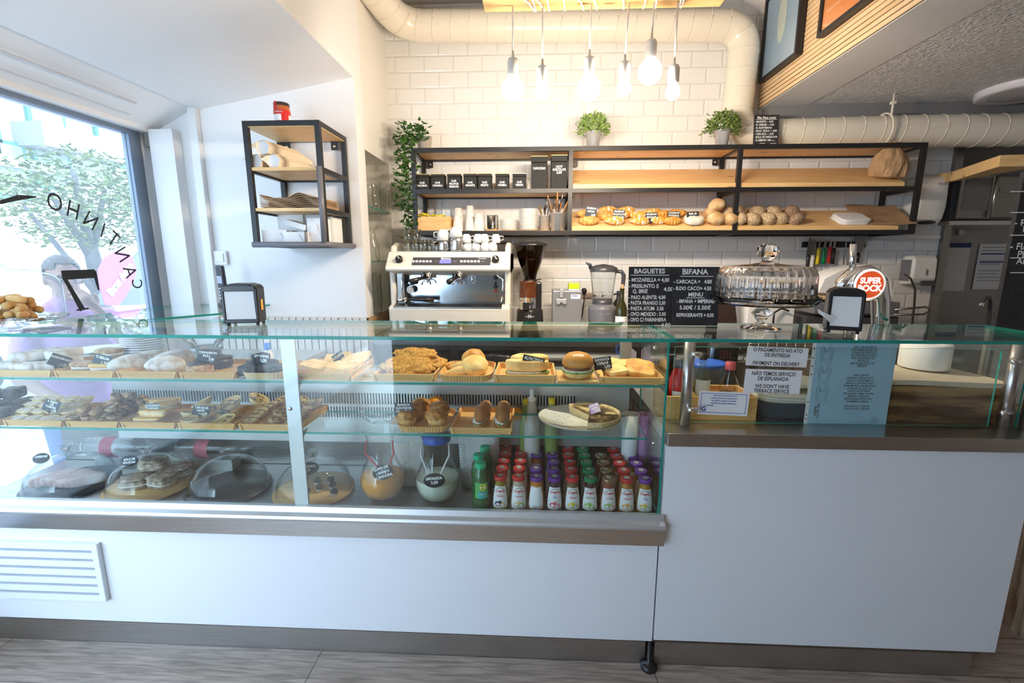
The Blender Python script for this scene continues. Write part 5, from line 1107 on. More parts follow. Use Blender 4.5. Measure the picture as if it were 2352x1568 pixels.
def bA(t, w_, h_):
    obj('header', MB().box(-w_/2, w_/2, -.001, 0, h_-.035, h_), mat('dark blue header', (.03, .06, .18), .6), t)
    g_ = MB()
    for k in range(9): g_.box(-w_/2+.01, w_/2-.01, -.0008, -.0003, h_-.07-.028*k, h_-.0685-.028*k)
    obj('ruled_lines', g_, mat('faint rule', (.6, .6, .65), .7), t)
def bB(t, w_, h_):
    g_ = MB()
    for k in (.22, .40): g_.box(-w_/2+.02, w_/2-.02, -.001, -.0004, h_*(1-k)-.004, h_*(1-k)+.006)
    obj('blue_bars', g_, mat('blue print', (.05, .08, .4), .6), t); l_ = MB()
    for k in range(11): l_.box(-w_/2+.02, w_/2-.02-.02*(k % 3), -.001, -.0004, h_*.92-k*.026, h_*.92-k*.026+.004) if k not in (3, 6) else None
    obj('print_lines', l_, 'grey', t)
sheetpaper(2152, 2222, 558, 668, 3.89, 'white ruled sheet with dark blue header on the dark steel wall', bA)
sheetpaper(2242, 2312, 560, 664, 3.89, 'white printed notice with two blue bars beside the hanging chalkboard', bB)
tag(obj('wall_socket', MB().box(P(2203, 530, Y=3.88).x, P(2214, 530, Y=3.88).x, 3.875, 3.9, P(2208, 540, Y=3.88).z, P(2208, 522, Y=3.88).z), 'china', bev=.003), 'small white socket on the dark steel wall above the ruled sheet', 'socket')
# sink and tap
t = thing('sink_tap', 'black curved kitchen tap over the sink at the right', 'tap', (P(2268, 748, Y=2.95).x, 2.95, ZK))
r0 = P(2268, 700, Y=2.9).z-ZK
obj('spout', MB().tube([(0, 0, 0), (0, 0, r0*.7), (-.01, 0, r0+.02), (-.04, -.02, r0+.045), (-.075, -.03, r0+.035), (-.085, -.03, r0+.01)], [.012, .011, .011, .011, .010, .010], 12), 'darkgrey', t); obj('nozzle', MB().tube([(-.085, -.03, r0+.012), (-.088, -.03, r0-.012)], .012, 12), 'chrome', t)
mb = MB(); mb.box(2.2, 2.95, 2.72, 2.74, ZK-.1, ZK+.06).box(2.2, 2.22, 2.74, 3.1, ZK-.1, ZK+.06).box(2.93, 2.95, 2.74, 3.1, ZK-.1, ZK+.06).box(2.2, 2.95, 3.1, 3.12, ZK-.1, ZK+.06).box(2.2, 2.95, 2.72, 3.12, ZK-.12, ZK-.1)
kk = obj('sink', MB().box(2.76, 3.6, 2.9, 3.39, ZK-.04, ZK).box(2.78, 3.6, 2.92, 3.38, 0, ZK-.041), 'steel'); tag(kk, 'steel sink unit at the right end of the back counter', 'sink')
mb = MB().box(2.35, 2.70, 2.80, 2.805, ZK+.002, ZK+.085).box(2.35, 2.355, 2.805, 3.1, ZK+.002, ZK+.085).box(2.695, 2.70, 2.805, 3.1, ZK+.002, ZK+.085).box(2.35, 2.70, 3.1, 3.105, ZK+.002, ZK+.085).box(2.35, 2.70, 2.80, 3.105, ZK+.001, ZK+.004)
tag(obj('wash_basin', mb, 'plasticclear', bev=.002), 'clear plastic basin on the back counter at the right', 'basin')
# hanging chalkboard nearest the right edge
yc = 2.2; xl, zbt = P(2286, 752, Y=yc).x, P(2286, 752, Y=yc).z
t = thing('chalk_menu', 'large black chalkboard with white handwriting at the right edge of the photo', 'menu board', (xl, yc, zbt), rad(0))
hb_ = P(2352, 395, Y=yc).z-zbt
obj('board', MB().box(0, .6, 0, .02, -.02, hb_), 'slate', t)
lm = MB()
for s_, px, py in (('- FIAM', 2328, 566), ('  PESTO', 2332, 584), ('  ARROZ', 2330, 600), ('- P', 2338, 512), ('  I', 2344, 526)):
    p_ = P(px-8, py, Y=yc); text(s_, .04, p_.x-xl, p_.z-zbt, .001, align='LEFT', mb=lm, jit=.08, bold=.0008)
for py in (440, 488, 540, 592, 626): p_ = P(2320, py, Y=yc); lm.box(p_.x-xl, p_.x-xl+.14, -.001, -.0004, p_.z-zbt-.002, p_.z-zbt+.002)
obj('lettering', lm, 'chalk', t)
# ================================================================ trays and food in the display case
Z1, Z2, Z0 = 1.1155, .9245, .6055
def tray(px0, px1, z, y0, d, lab, hh=.024, kind='tray', open_=False, ribbed=False, mm='bamboo'):
    """wooden tray whose front edge spans px0..px1; returns its centre and size"""
    pm = P((px0+px1)/2, 870, Y=y0); k = (z-CAMZ)/ (P((px0+px1)/2, 870, Y=y0).z-CAMZ)
    a, b_ = P(px0, Qy(px0, y0, z), Y=y0).x, P(px1, Qy(px1, y0, z), Y=y0).x; wd = b_-a; t = thing('serving_tray', lab, 'tray', ((a+b_)/2, y0+d/2, z))
    mb = MB(); w2, d2 = wd/2, d/2; e = .006
    if kind == 'board': mb.box(-w2, w2, -d2, d2, 0, .010); obj('board', mb, mm, t, bev=.002)
    elif ribbed:
        def f(a_, z_): return 1/((abs(math.cos(a_))**5+abs(math.sin(a_))**5)**.2)*(1+.008*math.cos(a_*64))
        mx_ = Matrix.Diagonal((w2, d2, 1, 1)); mb.lathe([(0, 0), (.93, 0), (1, hh), (.965, hh), (.90, .007), (0, .007)], 128, 0, False, mx_, f); obj('tray', mb, mm, t)
    else:
        mb.box(-w2+.004, w2-.004, -d2+.004, d2-.004, 0, .006)
        s_ = .006
        for sx in (-1, 1): mb.prism([(sx*(w2-.008), .0), (sx*w2, hh), (sx*(w2-e), hh), (sx*(w2-.008-e), .0)][::sx], -d2, d2, 'XZ')
        for sy in (-1, 1): mb.prism([(sy*(d2-.008), .0), (sy*d2, hh), (sy*(d2-e), hh), (sy*(d2-.008-e), .0)], -w2, w2, 'YZ')
        obj('tray', mb, mm, t)
    return (a+b_)/2, y0+d/2, z+(.010 if kind == 'board' else .0065), wd, d
def Qy(px, Y, z):           # picture row of a point of height z at depth Y, column px
    lo, hi = -2000, 4000
    for _ in range(40):
        m_ = (lo+hi)/2
        if P(px, m_, Y=Y).z > z: lo = m_
        else: hi = m_
    return (lo+hi)/2
def at(px, y, z): return Vector((P(px, Qy(px, y, z), Y=y).x, y, z))
YT = 1.548
# --- upper shelf
T = {}
T['a'] = tray(-60, 118, Z1, YT, .24, 'leftmost wooden tray on the upper glass shelf, heaped with sugared pastries')
T['b'] = tray(124, 262, Z1, YT, .23, 'wooden tray of split filled buns on the upper glass shelf')
T['c'] = tray(268, 405, Z1, YT, .23, 'wooden tray holding long sugar dusted buns')
T['d'] = tray(412, 540, Z1, YT, .23, 'wooden tray with two chocolate cinnamon rolls')
T['e'] = tray(548, 645, Z1, YT, .22, 'ribbed light wood tray under the brownies', ribbed=True, mm='pinel')
T['f'] = tray(672, 806, Z1, YT, .235, 'wooden tray of square pale pastries right of the steel mullion', hh=.028)
T['g'] = tray(856, 998, Z1, YT, .235, 'wooden tray with breaded cutlets', hh=.026)
T['h'] = tray(1003, 1130, Z1, YT, .235, 'rounded ribbed tray with two folded flour rolls', ribbed=True, hh=.024)
T['i'] = tray(1135, 1277, Z1, YT, .20, 'wooden tray with two filled omelette sandwiches under the ALFACINHA tag', hh=.028)
T['j'] = tray(1281, 1374, Z1, YT, .15, 'flat wooden board carrying the burger', kind='board')
T['k'] = tray(1377, 1527, Z1, YT, .19, 'wooden tray of empanadas at the right end of the upper glass shelf', hh=.024)
# --- lower shelf
T['l'] = tray(-80, 2, Z2, YT, .20, 'wooden tray at the far left of the lower glass shelf')
T['m'] = tray(8, 144, Z2, YT, .22, 'wooden tray of pale oval bean tarts on the lower glass shelf')
T['n'] = tray(152, 272, Z2, YT, .22, 'wooden tray stacked with small dark custard tarts')
T['o'] = tray(278, 404, Z2, YT, .22, 'wooden tray of orange sponge bars on the lower glass shelf')
T['p'] = tray(408, 540, Z2, YT, .22, 'wooden tray of large fluted milk tarts')
T['q'] = tray(548, 690, Z2, YT, .235, 'wooden tray of spotted custard tarts behind the steel mullion')
T['r'] = tray(906, 1030, Z2, YT, .22, 'rounded ribbed tray with glazed chicken pies', ribbed=True)
T['s'] = tray(1034, 1176, Z2, YT, .235, 'wooden tray with two filled brown rolls', hh=.024)
# --- sugared pastries, far left
tx, ty, tz, wd, dd_ = T['a']
for i, (dx, dy, up, rz_) in enumerate(((-.09, -.06, 0, .2), (.0, -.07, 0, -.2), (.07, -.05, 0, .4), (-.05, .03, 0, .5), (.04, .04, 0, .1), (-.02, -.03, .034, .9), (.05, .0, .034, -.5), (.02, .06, .03, .3))):
    tag(obj('sugared_pastry', MB().slab(0, 0, 0, .115, .065, .036, e=3, nz=.12, seed=i), 'powder', None, (tx+dx, ty+dy, tz+up), (0, 0, rz_)), 'sugared flaky pastry heaped on the leftmost tray of the upper shelf', 'pastry', 'sugared pastries on the leftmost tray')
# split buns with cream
tx, ty, tz, wd, dd_ = T['b']
for i, (dx, dy, up, rz_, wh) in enumerate(((-.055, -.05, 0, .1, 'front left'), (.03, -.06, 0, .3, 'front right'), (-.04, .04, 0, .5, 'back left'), (.055, .03, 0, -.2, 'back right'), (.0, .0, .04, .2, 'on top'))):
    t = thing('filled_pastry', 'flat cream filled pastry, %s on its wooden tray behind the tag' % wh, 'pastry', (tx+dx, ty+dy, tz+up), rz_)
    obj('pastry', MB().slab(0, 0, 0, .085, .07, .014, e=3, nz=.1).slab(0, 0, .022, .085, .07, .016, e=3, nz=.1, seed=3), 'pastry' if i % 2 else 'puff', t); obj('cream', MB().slab(0, 0, .012, .08, .064, .012, e=3), 'icing', t)
ptag(130, 842, 1.60, .062, .045, ('ALMENDRADO', '1,30'), 'price tag turned edge-on at the left end of the upper shelf', rz=1.15, roll=.55, fs=.012, col='tagblue')
ptag(228, 838, 1.585, .062, .042, ('O BERLIM', '1,50'), 'dark blue slanted price tag over the split filled buns', roll=.25, rz=0, col='tagblue', fs=.015, sh=.35, pin=.018)
tx, ty, tz, wd, dd_ = T['c']
for px, y, L_, rz_, wh, up in ((305, 1.64, .15, 1.1, 'left', 0), (345, 1.70, .15, 1.0, 'back', 0), (383, 1.62, .13, .35, 'front right', 0), (402, 1.72, .14, .9, 'far right at the back', 0)):
    l = at(px, y, tz); tag(obj('sugared_bun', MB().ball((0, 0, .028), (L_/2, .036, .034), 28, 14, nz=.10, fr=1.6, seed=px, flat=.8), 'powder', None, l, (0, 0, rz_)), 'long sugar dusted bun, %s on its wooden tray' % wh, 'bun', 'sugar dusted buns on one tray')
tx, ty, tz, wd, dd_ = T['d']
def roll(px, y, r_, lab, mm):
    l = at(px, y, tz); t = thing('cinnamon_roll', lab, 'pastry', l); obj('roll', MB().lathe([(0, 0), (r_*.9, 0), (r_, .012), (r_*.98, .028), (r_*.86, .037), (0, .04)], 32, fn=lambda a, z: 1+.03*math.sin(3*a)), mm, t)
    pts = [((r_*.93-r_*.86*k/50)*math.cos(k*.38), (r_*.93-r_*.86*k/50)*math.sin(k*.38), .036+.010*k/50) for k in range(50)]
    obj('spiral_icing', MB().tube(pts, .0065, 7), 'choc', t)
roll(460, 1.60, .044, 'chocolate topped cinnamon roll at the front of its tray', 'puff'); roll(505, 1.70, .046, 'dark chocolate covered cinnamon roll at the back of its tray', 'choc')
ptag(472, 829, 1.60, .072, .040, ('CINNAMON', 'ROLL', '2,00'), 'dark price tag reading CINNAMON ROLL 2,00', roll=.06, fs=.015, sh=.35, pin=.025)
tx, ty, tz, wd, dd_ = T['e']
for i, (px, y, up) in enumerate(((570, 1.595, 0), (602, 1.60, 0), (632, 1.60, 0), (585, 1.67, 0), (622, 1.68, 0), (600, 1.63, .034))):
    l = at(px, y, tz+up); tag(obj('brownie', MB().slab(0, 0, 0, .050, .06, .036, e=8, nz=.06, seed=i, r=.25), 'brownie', None, l, (0, 0, .2*i)), 'dark chocolate brownie square on the ribbed tray, %s' % ('front left', 'front middle', 'front right by the mullion', 'back left', 'back right', 'uppermost')[i], 'brownie', 'brownies on one tray')
ptag(596, 833, 1.60, .056, .034, ('BROWNIE', '2,00'), 'dark price tag reading BROWNIE 2,00', roll=.04, fs=.015, sh=.4, pin=.03)
tx, ty, tz, wd, dd_ = T['f']
for i, (dx, dy, up, rz_, wh) in enumerate(((-.050, -.03, 0, .0, 'lower left'), (.045, -.03, 0, .02, 'lower right'), (-.05, -.028, .018, .03, 'upper left'), (.045, -.025, .018, -.03, 'upper right'), (-.03, .07, .006, .1, 'back left'), (.045, .07, .006, -.1, 'back right'))):
    f_ = lambda u, v: .014+.008*math.sin(u*3+i)+(.022*(v**2) if dy > 0 else .004*math.sin(v*5))+.0015*math.sin(u*40)*(1 if v < .1 else 0)
    tag(obj('flat_pastry', MB().sheet(.094, .12 if dy < 0 else .10, f_, 16, 12, .015), 'pastry', None, (tx+dx, ty+dy, tz+.004+up), (0, 0, rz_)), 'flat square pale pastry, %s of the stack on the tray right of the mullion' % wh, 'pastry', 'square pastries on one tray')
ptag(780, 826, 1.72, .05, .03, ('FOLHADO',), 'dark price tag seen from its edge behind the square pastries', rz=1.0, roll=-.4, pin=.02, col='slate')
tx, ty, tz, wd, dd_ = T['g']
def cut(dx, dy, dz, lx, ly, lab, rot, s_):
    tag(obj('breaded_cutlet', MB().ball((0, 0, .0), (lx/2, ly/2, .017), 40, 18, nz=.35, fr=2.4, seed=s_, fn=lambda d: 1+.04*noise.noise(d*14)), 'cutlet', None, (tx+dx, ty+dy, tz+dz), rot), lab, 'cutlet', 'breaded cutlets on one tray')
cut(-.005, -.03, .030, .185, .13, 'big breaded cutlet leaning at the front of its tray', (.42, 0, .1), 1); cut(.05, .03, .035, .15, .12, 'breaded cutlet at the back right of its tray', (.2, .15, .4), 2); cut(.005, .05, .058, .165, .10, 'breaded cutlet lying on top at the back', (.15, .02, 0), 3); cut(-.02, .03, .02, .14, .12, 'breaded cutlet lowest at the back left', (.1, 0, .2), 4)
tx, ty, tz, wd, dd_ = T['h']
def taper(lab, dx, dy, L_, R_, rz_, rot, up=0, s_=0):
    mb = MB(); n, m_ = 18, 18; vs = []
    for i in range(n+1):
        t_ = i/n; rr = R_*(.12+.88*math.sin(min(1, t_*1.25)*PI/2))*(1 if t_ < .85 else math.sqrt(max(0, 1-((t_-.85)/.152)**2)))
        for j in range(m_): a = 2*PI*j/m_; vs.append(((t_-.5)*L_, rr*math.cos(a), max(0, rr*.8+rr*.8*math.sin(a))))
    mb.add(vs, [(i*m_+j, i*m_+(j+1) % m_, (i+1)*m_+(j+1) % m_, (i+1)*m_+j) for i in range(n) for j in range(m_)], 0, True)
    tag(obj('folded_roll', mb, 'pastry', None, (tx+dx, ty+dy, tz+up), rot), lab, 'bread')
tag(obj('folded_roll', MB().ball((0, 0, .028), (.050, .080, .036), 28, 16, nz=.06, fr=2, flat=.8), 'pastry', None, (tx+.022, ty-.005, tz), (.06, .05, .1)), 'large smooth golden roll on the rounded ribbed tray', 'bread')
tag(obj('folded_roll', MB().ball((0, 0, .032), (.046, .05, .044), 28, 16, nz=.06, fr=2, flat=.7), 'toast', None, (tx+.01, ty+.062, tz+.002), (.1, .0, .2)), 'golden roll behind the large one on the ribbed tray', 'bread')
taper('flat folded wrap with an open pointed end on the ribbed tray', -.045, -.055, .10, .022, 0, (0, .0, .25)); taper('ham filled wrap end beside the folded roll', -.05, .03, .09, .022, 0, (0, 0, -.4))
tx, ty, tz, wd, dd_ = T['i']
for i, (dx, dy, L_, wh) in enumerate(((.006, -.035, .155, 'front'), (.015, .045, .14, 'back'))):
    t = thing('omelette_sandwich', 'yellow omelette sandwich at the %s of its tray under the ALFACINHA tag' % wh, 'sandwich', (tx+dx, ty+dy, tz))
    obj('bottom_bread', MB().slab(0, 0, 0, L_, .06, .014, e=2.6, nz=.05), 'pastry', t); obj('ham', MB().slab(.0, -.004, .012, L_*.92, .062, .006, e=3, nz=.15), 'ham', t); obj('lettuce', MB().slab(0, -.002, .015, L_*.97, .066, .007, e=3, nz=.3, fr=70), 'lettuce', t)
    obj('cheese', MB().slab(-.01, -.006, .018, L_*.8, .06, .005, e=5), 'icing', t); obj('top_bread', MB().slab(0, .004, .022, L_, .070, .040, e=2.4, nz=.10, seed=i), 'pastry', t)
ptag(1222, 842, 1.60, .078, .038, ('ALFACINHA', '3,00'), 'black price tag reading ALFACINHA 3,00', roll=.22, fs=.017, pin=.022)
tx, ty, tz, wd, dd_ = T['j']
t = thing('burger', 'large vegetable burger in a shiny bun on a wooden board, upper shelf', 'burger', (tx+.003, ty-.015, tz)); R_ = .0535
obj('bottom_bun', MB().lathe([(0, 0), (R_*.8, 0), (R_*.99, .010), (R_, .018), (R_*.9, .022), (0, .022)], 40), 'pastry', t)
obj('lettuce', MB().lathe([(R_*.85, .019), (R_*1.02, .021), (R_*1.06, .026), (R_*.85, .030)], 60, fn=lambda a, z: 1+.05*math.sin(13*a)+.03*math.sin(29*a)), 'lettuce', t)
obj('sauce', MB().lathe([(R_*.7, .022), (R_*.98, .023), (R_*.97, .030), (R_*.7, .031)], 40, fn=lambda a, z: 1+.03*math.sin(9*a)), 'icing', t)
obj('patty', MB().lathe([(0, .026), (R_*.88, .027), (R_*.93, .033), (R_*.88, .041), (0, .042)], 48, fn=lambda a, z: 1+.03*noise.noise(Vector((6*math.cos(a), 6*math.sin(a), z*50)))), 'patty', t)
obj('top_bun', MB().lathe([(0, .040), (R_*.9, .040), (R_*1.03, .046), (R_*1.04, .054), (R_*.94, .070), (R_*.66, .083), (R_*.3, .089), (0, .090)], 40, fn=lambda a, z: 1+.01*math.sin(3*a)), 'bun', t)
obj('lettuce_shreds', leafcloud(30, lambda r_: (Vector((r_.uniform(-.045, .05), r_.uniform(-.06, -.035), .001)), 0), .012, 4, .3), 'lettuce', t)
tx, ty, tz, wd, dd_ = T['k']
for i, (dx, dy, up, rot, mm, wh, lx, ly) in enumerate(((.042, -.02, .014, (.25, .12, -.15), 'toast', 'front right, browned and puffed', .10, .11), (.03, .06, .012, (.1, 0, .1), 'toast', 'back right', .09, .07), (-.045, -.03, .008, (.08, -.1, .3), 'pastry', 'front left, pale and folded', .075, .085), (-.03, .04, .016, (.1, .1, -.3), 'pastry', 'back left', .08, .07))):
    t = thing('empanada', 'square filled empanada, %s, on the rightmost upper tray' % wh, 'pastry', (tx+dx, ty+dy, tz+up), rot=rot)
    obj('bottom_layer', MB().slab(0, 0, -.006, lx*.97, ly*.97, .012, e=7, nz=.04), 'pastry', t); obj('filling', MB().slab(0, 0, .004, lx*.95, ly*.95, .012, e=7, nz=.1), 'bag', t); obj('top_layer', MB().slab(0, 0, .012, lx, ly, .018, e=7, nz=.08, seed=i), mm, t)
ptag(1386, 848, 1.60, .062, .044, ('EMPANADI-', 'CEBAB', '2,80'), 'black price tag reading EMPANADI- CEBAB 2,80 behind the burger', roll=-.16, fs=.015, pin=.025)

# --- lower shelf food
tx, ty, tz, wd, dd_ = T['l']
for i, (px, y, up) in enumerate(((20, 1.70, .0), (60, 1.72, 0), (35, 1.74, .04), (-10, 1.66, 0), (5, 1.60, .0), (-20, 1.70, .04))):
    l = at(px, y, Z2+.008+up); tag(obj('dark_cake', MB().slab(0, 0, 0, .07, .06, .045, e=5, nz=.12, seed=i), 'brownie', None, l, (0, 0, i)), 'dark chocolate cake chunk piled at the far left of the lower shelf', 'cake', 'dark cake chunks at the far left')
def tart(nm, loc, r_, hh, case, fill, lab, grp, flut=18, amp=.05, rot=None, dome=.0):
    t = thing(nm, lab, 'tart', loc, group=grp, rot=rot)
    obj('case', MB().lathe([(0, 0), (r_*.68, 0), (r_, hh), (r_*.93, hh), (r_*.86, hh*.8)], 72, fn=lambda a, z: 1+amp*math.cos(flut*a)*(.4+.6*min(1, z/hh))), case, t)
    obj('filling', MB().lathe([(r_*.90, hh*.80), (r_*.6, hh*(.86+dome)), (0, hh*(.84+dome*1.4))], 32), fill, t); return t
tx, ty, tz, wd, dd_ = T['m']
proto = None; k = 0
for row, (y, n, z_) in enumerate(((1.585, 4, 0), (1.635, 4, .014), (1.685, 4, .022), (1.735, 4, .030))):
    for c in range(n):
        px = 45+c*34+row*16; l = at(px, y, tz+z_); k += 1
        if proto is None: proto = tart('bean_tart', l, .026, .017, 'tartcase', 'bean', '', 'oval bean tarts on one tray', 12, .03, dome=.15); o = proto
        else: o = dup(proto, l)
        o.rotation_euler = (.12, 0, .2*c); o.scale = (1.25, .85, 1)
        o['label'] = 'small pale oval bean tart, %s row from the front, %s from the left' % (ORD[row], ORD[c])
ptag(112, 944, 1.60, .060, .048, ('P. FEIJÃO', 'DE', 'TORRES', '1,30'), 'dark blue slanted price tag reading P. FEIJÃO', roll=.25, fs=.013, col='tagblue', sh=.35, pin=.015)
tx, ty, tz, wd, dd_ = T['n']
proto = None
for i, (px, y, up, tl) in enumerate(((172, 1.585, 0, 0), (203, 1.585, 0, 0), (235, 1.585, 0, 0), (262, 1.60, 0, .1), (196, 1.61, .028, .2), (230, 1.60, .030, .7), (262, 1.63, .03, .3), (225, 1.66, 0, 0), (250, 1.66, 0, 0), (280, 1.66, .0, 0), (262, 1.70, .03, .2), (285, 1.70, .03, .2), (305, 1.70, .0, 0), (300, 1.72, .03, .4), (322, 1.73, .03, .9), (268, 1.68, .055, .3), (296, 1.70, .055, .4))):
    l = at(px, y, tz+up)
    if proto is None: proto = tart('small_custard_tart', l, .025, .024, 'puff', 'custard', '', 'small dark custard tarts', 10, .02); o = proto
    else: o = dup(proto, l)
    o.rotation_euler = (tl, .2*math.sin(i*2), i); o['label'] = 'small dark custard tart, number %s from the front left of its heap' % ORD[i] if i < 12 else 'small dark custard tart high at the back of its heap, %s' % ('left', 'right', 'middle', 'lower', 'near the tag')[i-12]
tx, ty, tz, wd, dd_ = T['o']
for i, (px, y, up, L_, wh) in enumerate(((335, 1.585, 0, .10, 'front lower'), (350, 1.60, .026, .10, 'front upper'), (345, 1.66, 0, .10, 'middle lower'), (375, 1.68, .026, .10, 'middle upper'), (350, 1.73, .0, .11, 'back lower'), (372, 1.73, .026, .11, 'back upper'))):
    l = at(px+8, y, tz+up); t = thing('sponge_bar', 'folded orange sponge bar, %s on its tray' % wh, 'cake', l, .03*i)
    obj('sponge', MB().slab(0, 0, 0, L_, .042, .011, e=7, r=.25).slab(0, 0, .014, L_, .042, .011, e=7, r=.25), 'guard', t); obj('cream', MB().slab(0, 0, .010, L_*.97, .040, .005, e=7), 'icing', t)
ptag(353, 948, 1.60, .054, .036, ('QUADRADO', 'DE GARDANAPO', '2,40'), 'grey blue price tag above the orange sponge bars', roll=-.03, fs=.012, col='tagblue', pin=.02)
tx, ty, tz, wd, dd_ = T['p']
proto = None
for i, (px, y, up, tl, yw) in enumerate(((446, 1.59, 0, 0, 0), (519, 1.59, 0, .0, -.25), (500, 1.665, .002, .3, 0), (440, 1.66, 0, .2, 0), (540, 1.66, .0, .3, 0), (470, 1.71, .03, .45, 0), (535, 1.71, .03, .45, 0), (480, 1.64, .022, .25, 0), (590, 1.735, .038, .5, 0))):
    l = at(px, y, tz+up)
    if proto is None: proto = tart('milk_tart', l, .0405, .022, 'tartcase', 'custard', '', 'large fluted milk tarts', 22, .035); o = proto
    else: o = dup(proto, l)
    o.rotation_euler = (tl, yw, i); o['label'] = 'large fluted milk tart, %s' % ('front left', 'front right', 'second row right', 'second row left', 'second row far right', 'back left, leaning', 'back right, leaning', 'upper middle of the heap', 'rearmost on the right')[i]
ptag(458, 953, 1.60, .066, .036, ('TARTE DE', 'NATA', '2,40'), 'dark price tag reading TARTE DE NATA', roll=.04, fs=.014, sh=.4, pin=.02)
tx, ty, tz, wd, dd_ = T['q']
proto = None
for i, (px, y, up, tl) in enumerate(((580, 1.60, 0, .15), (635, 1.60, .0, .1), (675, 1.60, 0, 0), (600, 1.65, .012, .25), (645, 1.65, .012, .2), (690, 1.65, .01, .1), (625, 1.705, .02, .3), (668, 1.705, .02, .3), (712, 1.70, .02, .2), (650, 1.75, .028, .3), (692, 1.75, .028, .35), (724, 1.75, .028, .3))):
    l = at(px, y, tz+up)
    if proto is None: proto = tart('custard_tart', l, .031, .022, 'puff', 'custard', '', 'spotted custard tarts behind the mullion', 9, .015); o = proto
    else: o = dup(proto, l)
    o.rotation_euler = (tl, .1*math.sin(i*3), i*2); o['label'] = 'spotted custard tart by the mullion, %s row from the front, %s' % (ORD[i//3], ('left', 'middle', 'right')[i % 3])
tx, ty, tz, wd, dd_ = T['r']
def pie(px, y, up, s_, lab):
    l = at(px, y, tz+up); t = thing('chicken_pie', lab, 'pie', l, s_); r_ = .036
    obj('crust', MB().lathe([(0, 0), (r_*.72, 0), (r_*1.0, .034), (r_*1.02, .040)], 36, fn=lambda a, z: 1+.02*math.cos(9*a)), 'pastry', t)
    obj('lid', MB().ball((0, 0, .040), (r_*1.04, r_*1.04, .022), 36, 14, nz=.35, fr=2.2, seed=s_, flat=.3), 'empada', t)
pie(936, 1.60, 0, 1, 'glazed chicken pie at the front left under the EMPADA tag'); pie(958, 1.68, 0, 2, 'glazed chicken pie behind the front left one'); pie(967, 1.745, .0, 3, 'glazed chicken pie at the back left of its tray')
pie(1004, 1.60, 0, 4, 'glazed chicken pie at the front right of its tray'); pie(1012, 1.68, .006, 5, 'glazed chicken pie at the back right of its tray')
ptag(929, 956, 1.60, .066, .052, ('EMPADA', 'ALENTEJANA', 'DE GALINHA', '2,00'), 'blue price tag reading EMPADA ALENTEJANA DE GALINHA 2,00', roll=-.04, fs=.0145, col='tagblue', pin=.02)
tx, ty, tz, wd, dd_ = T['s']
for px, wh in ((1108, 'left'), (1154, 'right')):
    l = at(px, 1.665, tz); t = thing('filled_roll', 'brown crusty filled roll, the %s of two on its tray' % wh, 'sandwich', l, rot=(.05, 0, -.08 if wh == 'left' else .02))
    obj('bottom_half', MB().ball((0, 0, .014), (.029, .095, .015), 24, 12, nz=.05), 'bun', t); obj('filling', MB().ball((-.002, -.004, .025), (.0265, .082, .004), 24, 10, nz=.3, fr=6), 'icing', t); obj('lettuce', MB().ball((0, -.008, .022), (.027, .085, .003), 24, 8, nz=.4, fr=8), 'lettuce', t)
    obj('top_half', MB().ball((.002, .004, .040), (.028, .094, .026), 24, 14, nz=.08, fr=2, flat=.5), 'bag', t)
# quiche
l = at(1331, 1.693, Z2+.0); RP = .158
t = thing('oval_plate', 'large white oval plate with crumbs under the quiche, lower shelf', 'plate', l)
obj('plate', MB().lathe([(0, .008), (.6, .008), (.97, .022), (1.0, .024), (.99, .020), (.62, 0), (0, 0)], 64, mx=Matrix.Diagonal((RP, RP*.93, 1, 1))), 'china', t)
obj('crumbs', leafcloud(26, lambda r_: (Vector((r_.uniform(-.10, -.02), r_.uniform(-.06, .07), .0095)), 0), .006, 8, .6), 'bag', t)
t = thing('quiche', 'remaining half of a dark vegetable quiche with fluted crust on the oval plate', 'quiche', (l.x+.035, l.y-.012, l.z+.0085)); R_ = .118
qa0, qa1 = rad(-100), rad(128)
fl_ = lambda a, z: 1+.014*math.cos(44*a)
obj('crust', MB().lathe([(0, 0), (R_*.9, 0), (R_, .030), (R_*.985, .036), (R_*.95, .033), (R_*.92, .024)], 80, a0=qa0, a1=qa1, fn=fl_).add([(0, 0, 0), (R_*.9*math.cos(qa0), R_*.9*math.sin(qa0), 0), (R_*.98*math.cos(qa0), R_*.98*math.sin(qa0), .030), (0, 0, .024)], [(0, 1, 2, 3)]).add([(0, 0, 0), (R_*.9*math.cos(qa1), R_*.9*math.sin(qa1), 0), (R_*.98*math.cos(qa1), R_*.98*math.sin(qa1), .030), (0, 0, .024)], [(3, 2, 1, 0)]), 'tartcase', t)
obj('filling', MB().lathe([(R_*.945, .026), (R_*.6, .029), (.001, .027)], 50, a0=qa0, a1=qa1), 'quiche', t)
t2 = ptag(1385, 945, 1.665, .038, .052, ('QUICHE', 'LEG.', '3,50'), 'small purple price card lying on the quiche', roll=-.35, tl=-1.15, col='purple', fs=.012, pin=0); t2.location = (l.x+.060, l.y-.015, l.z+.042)

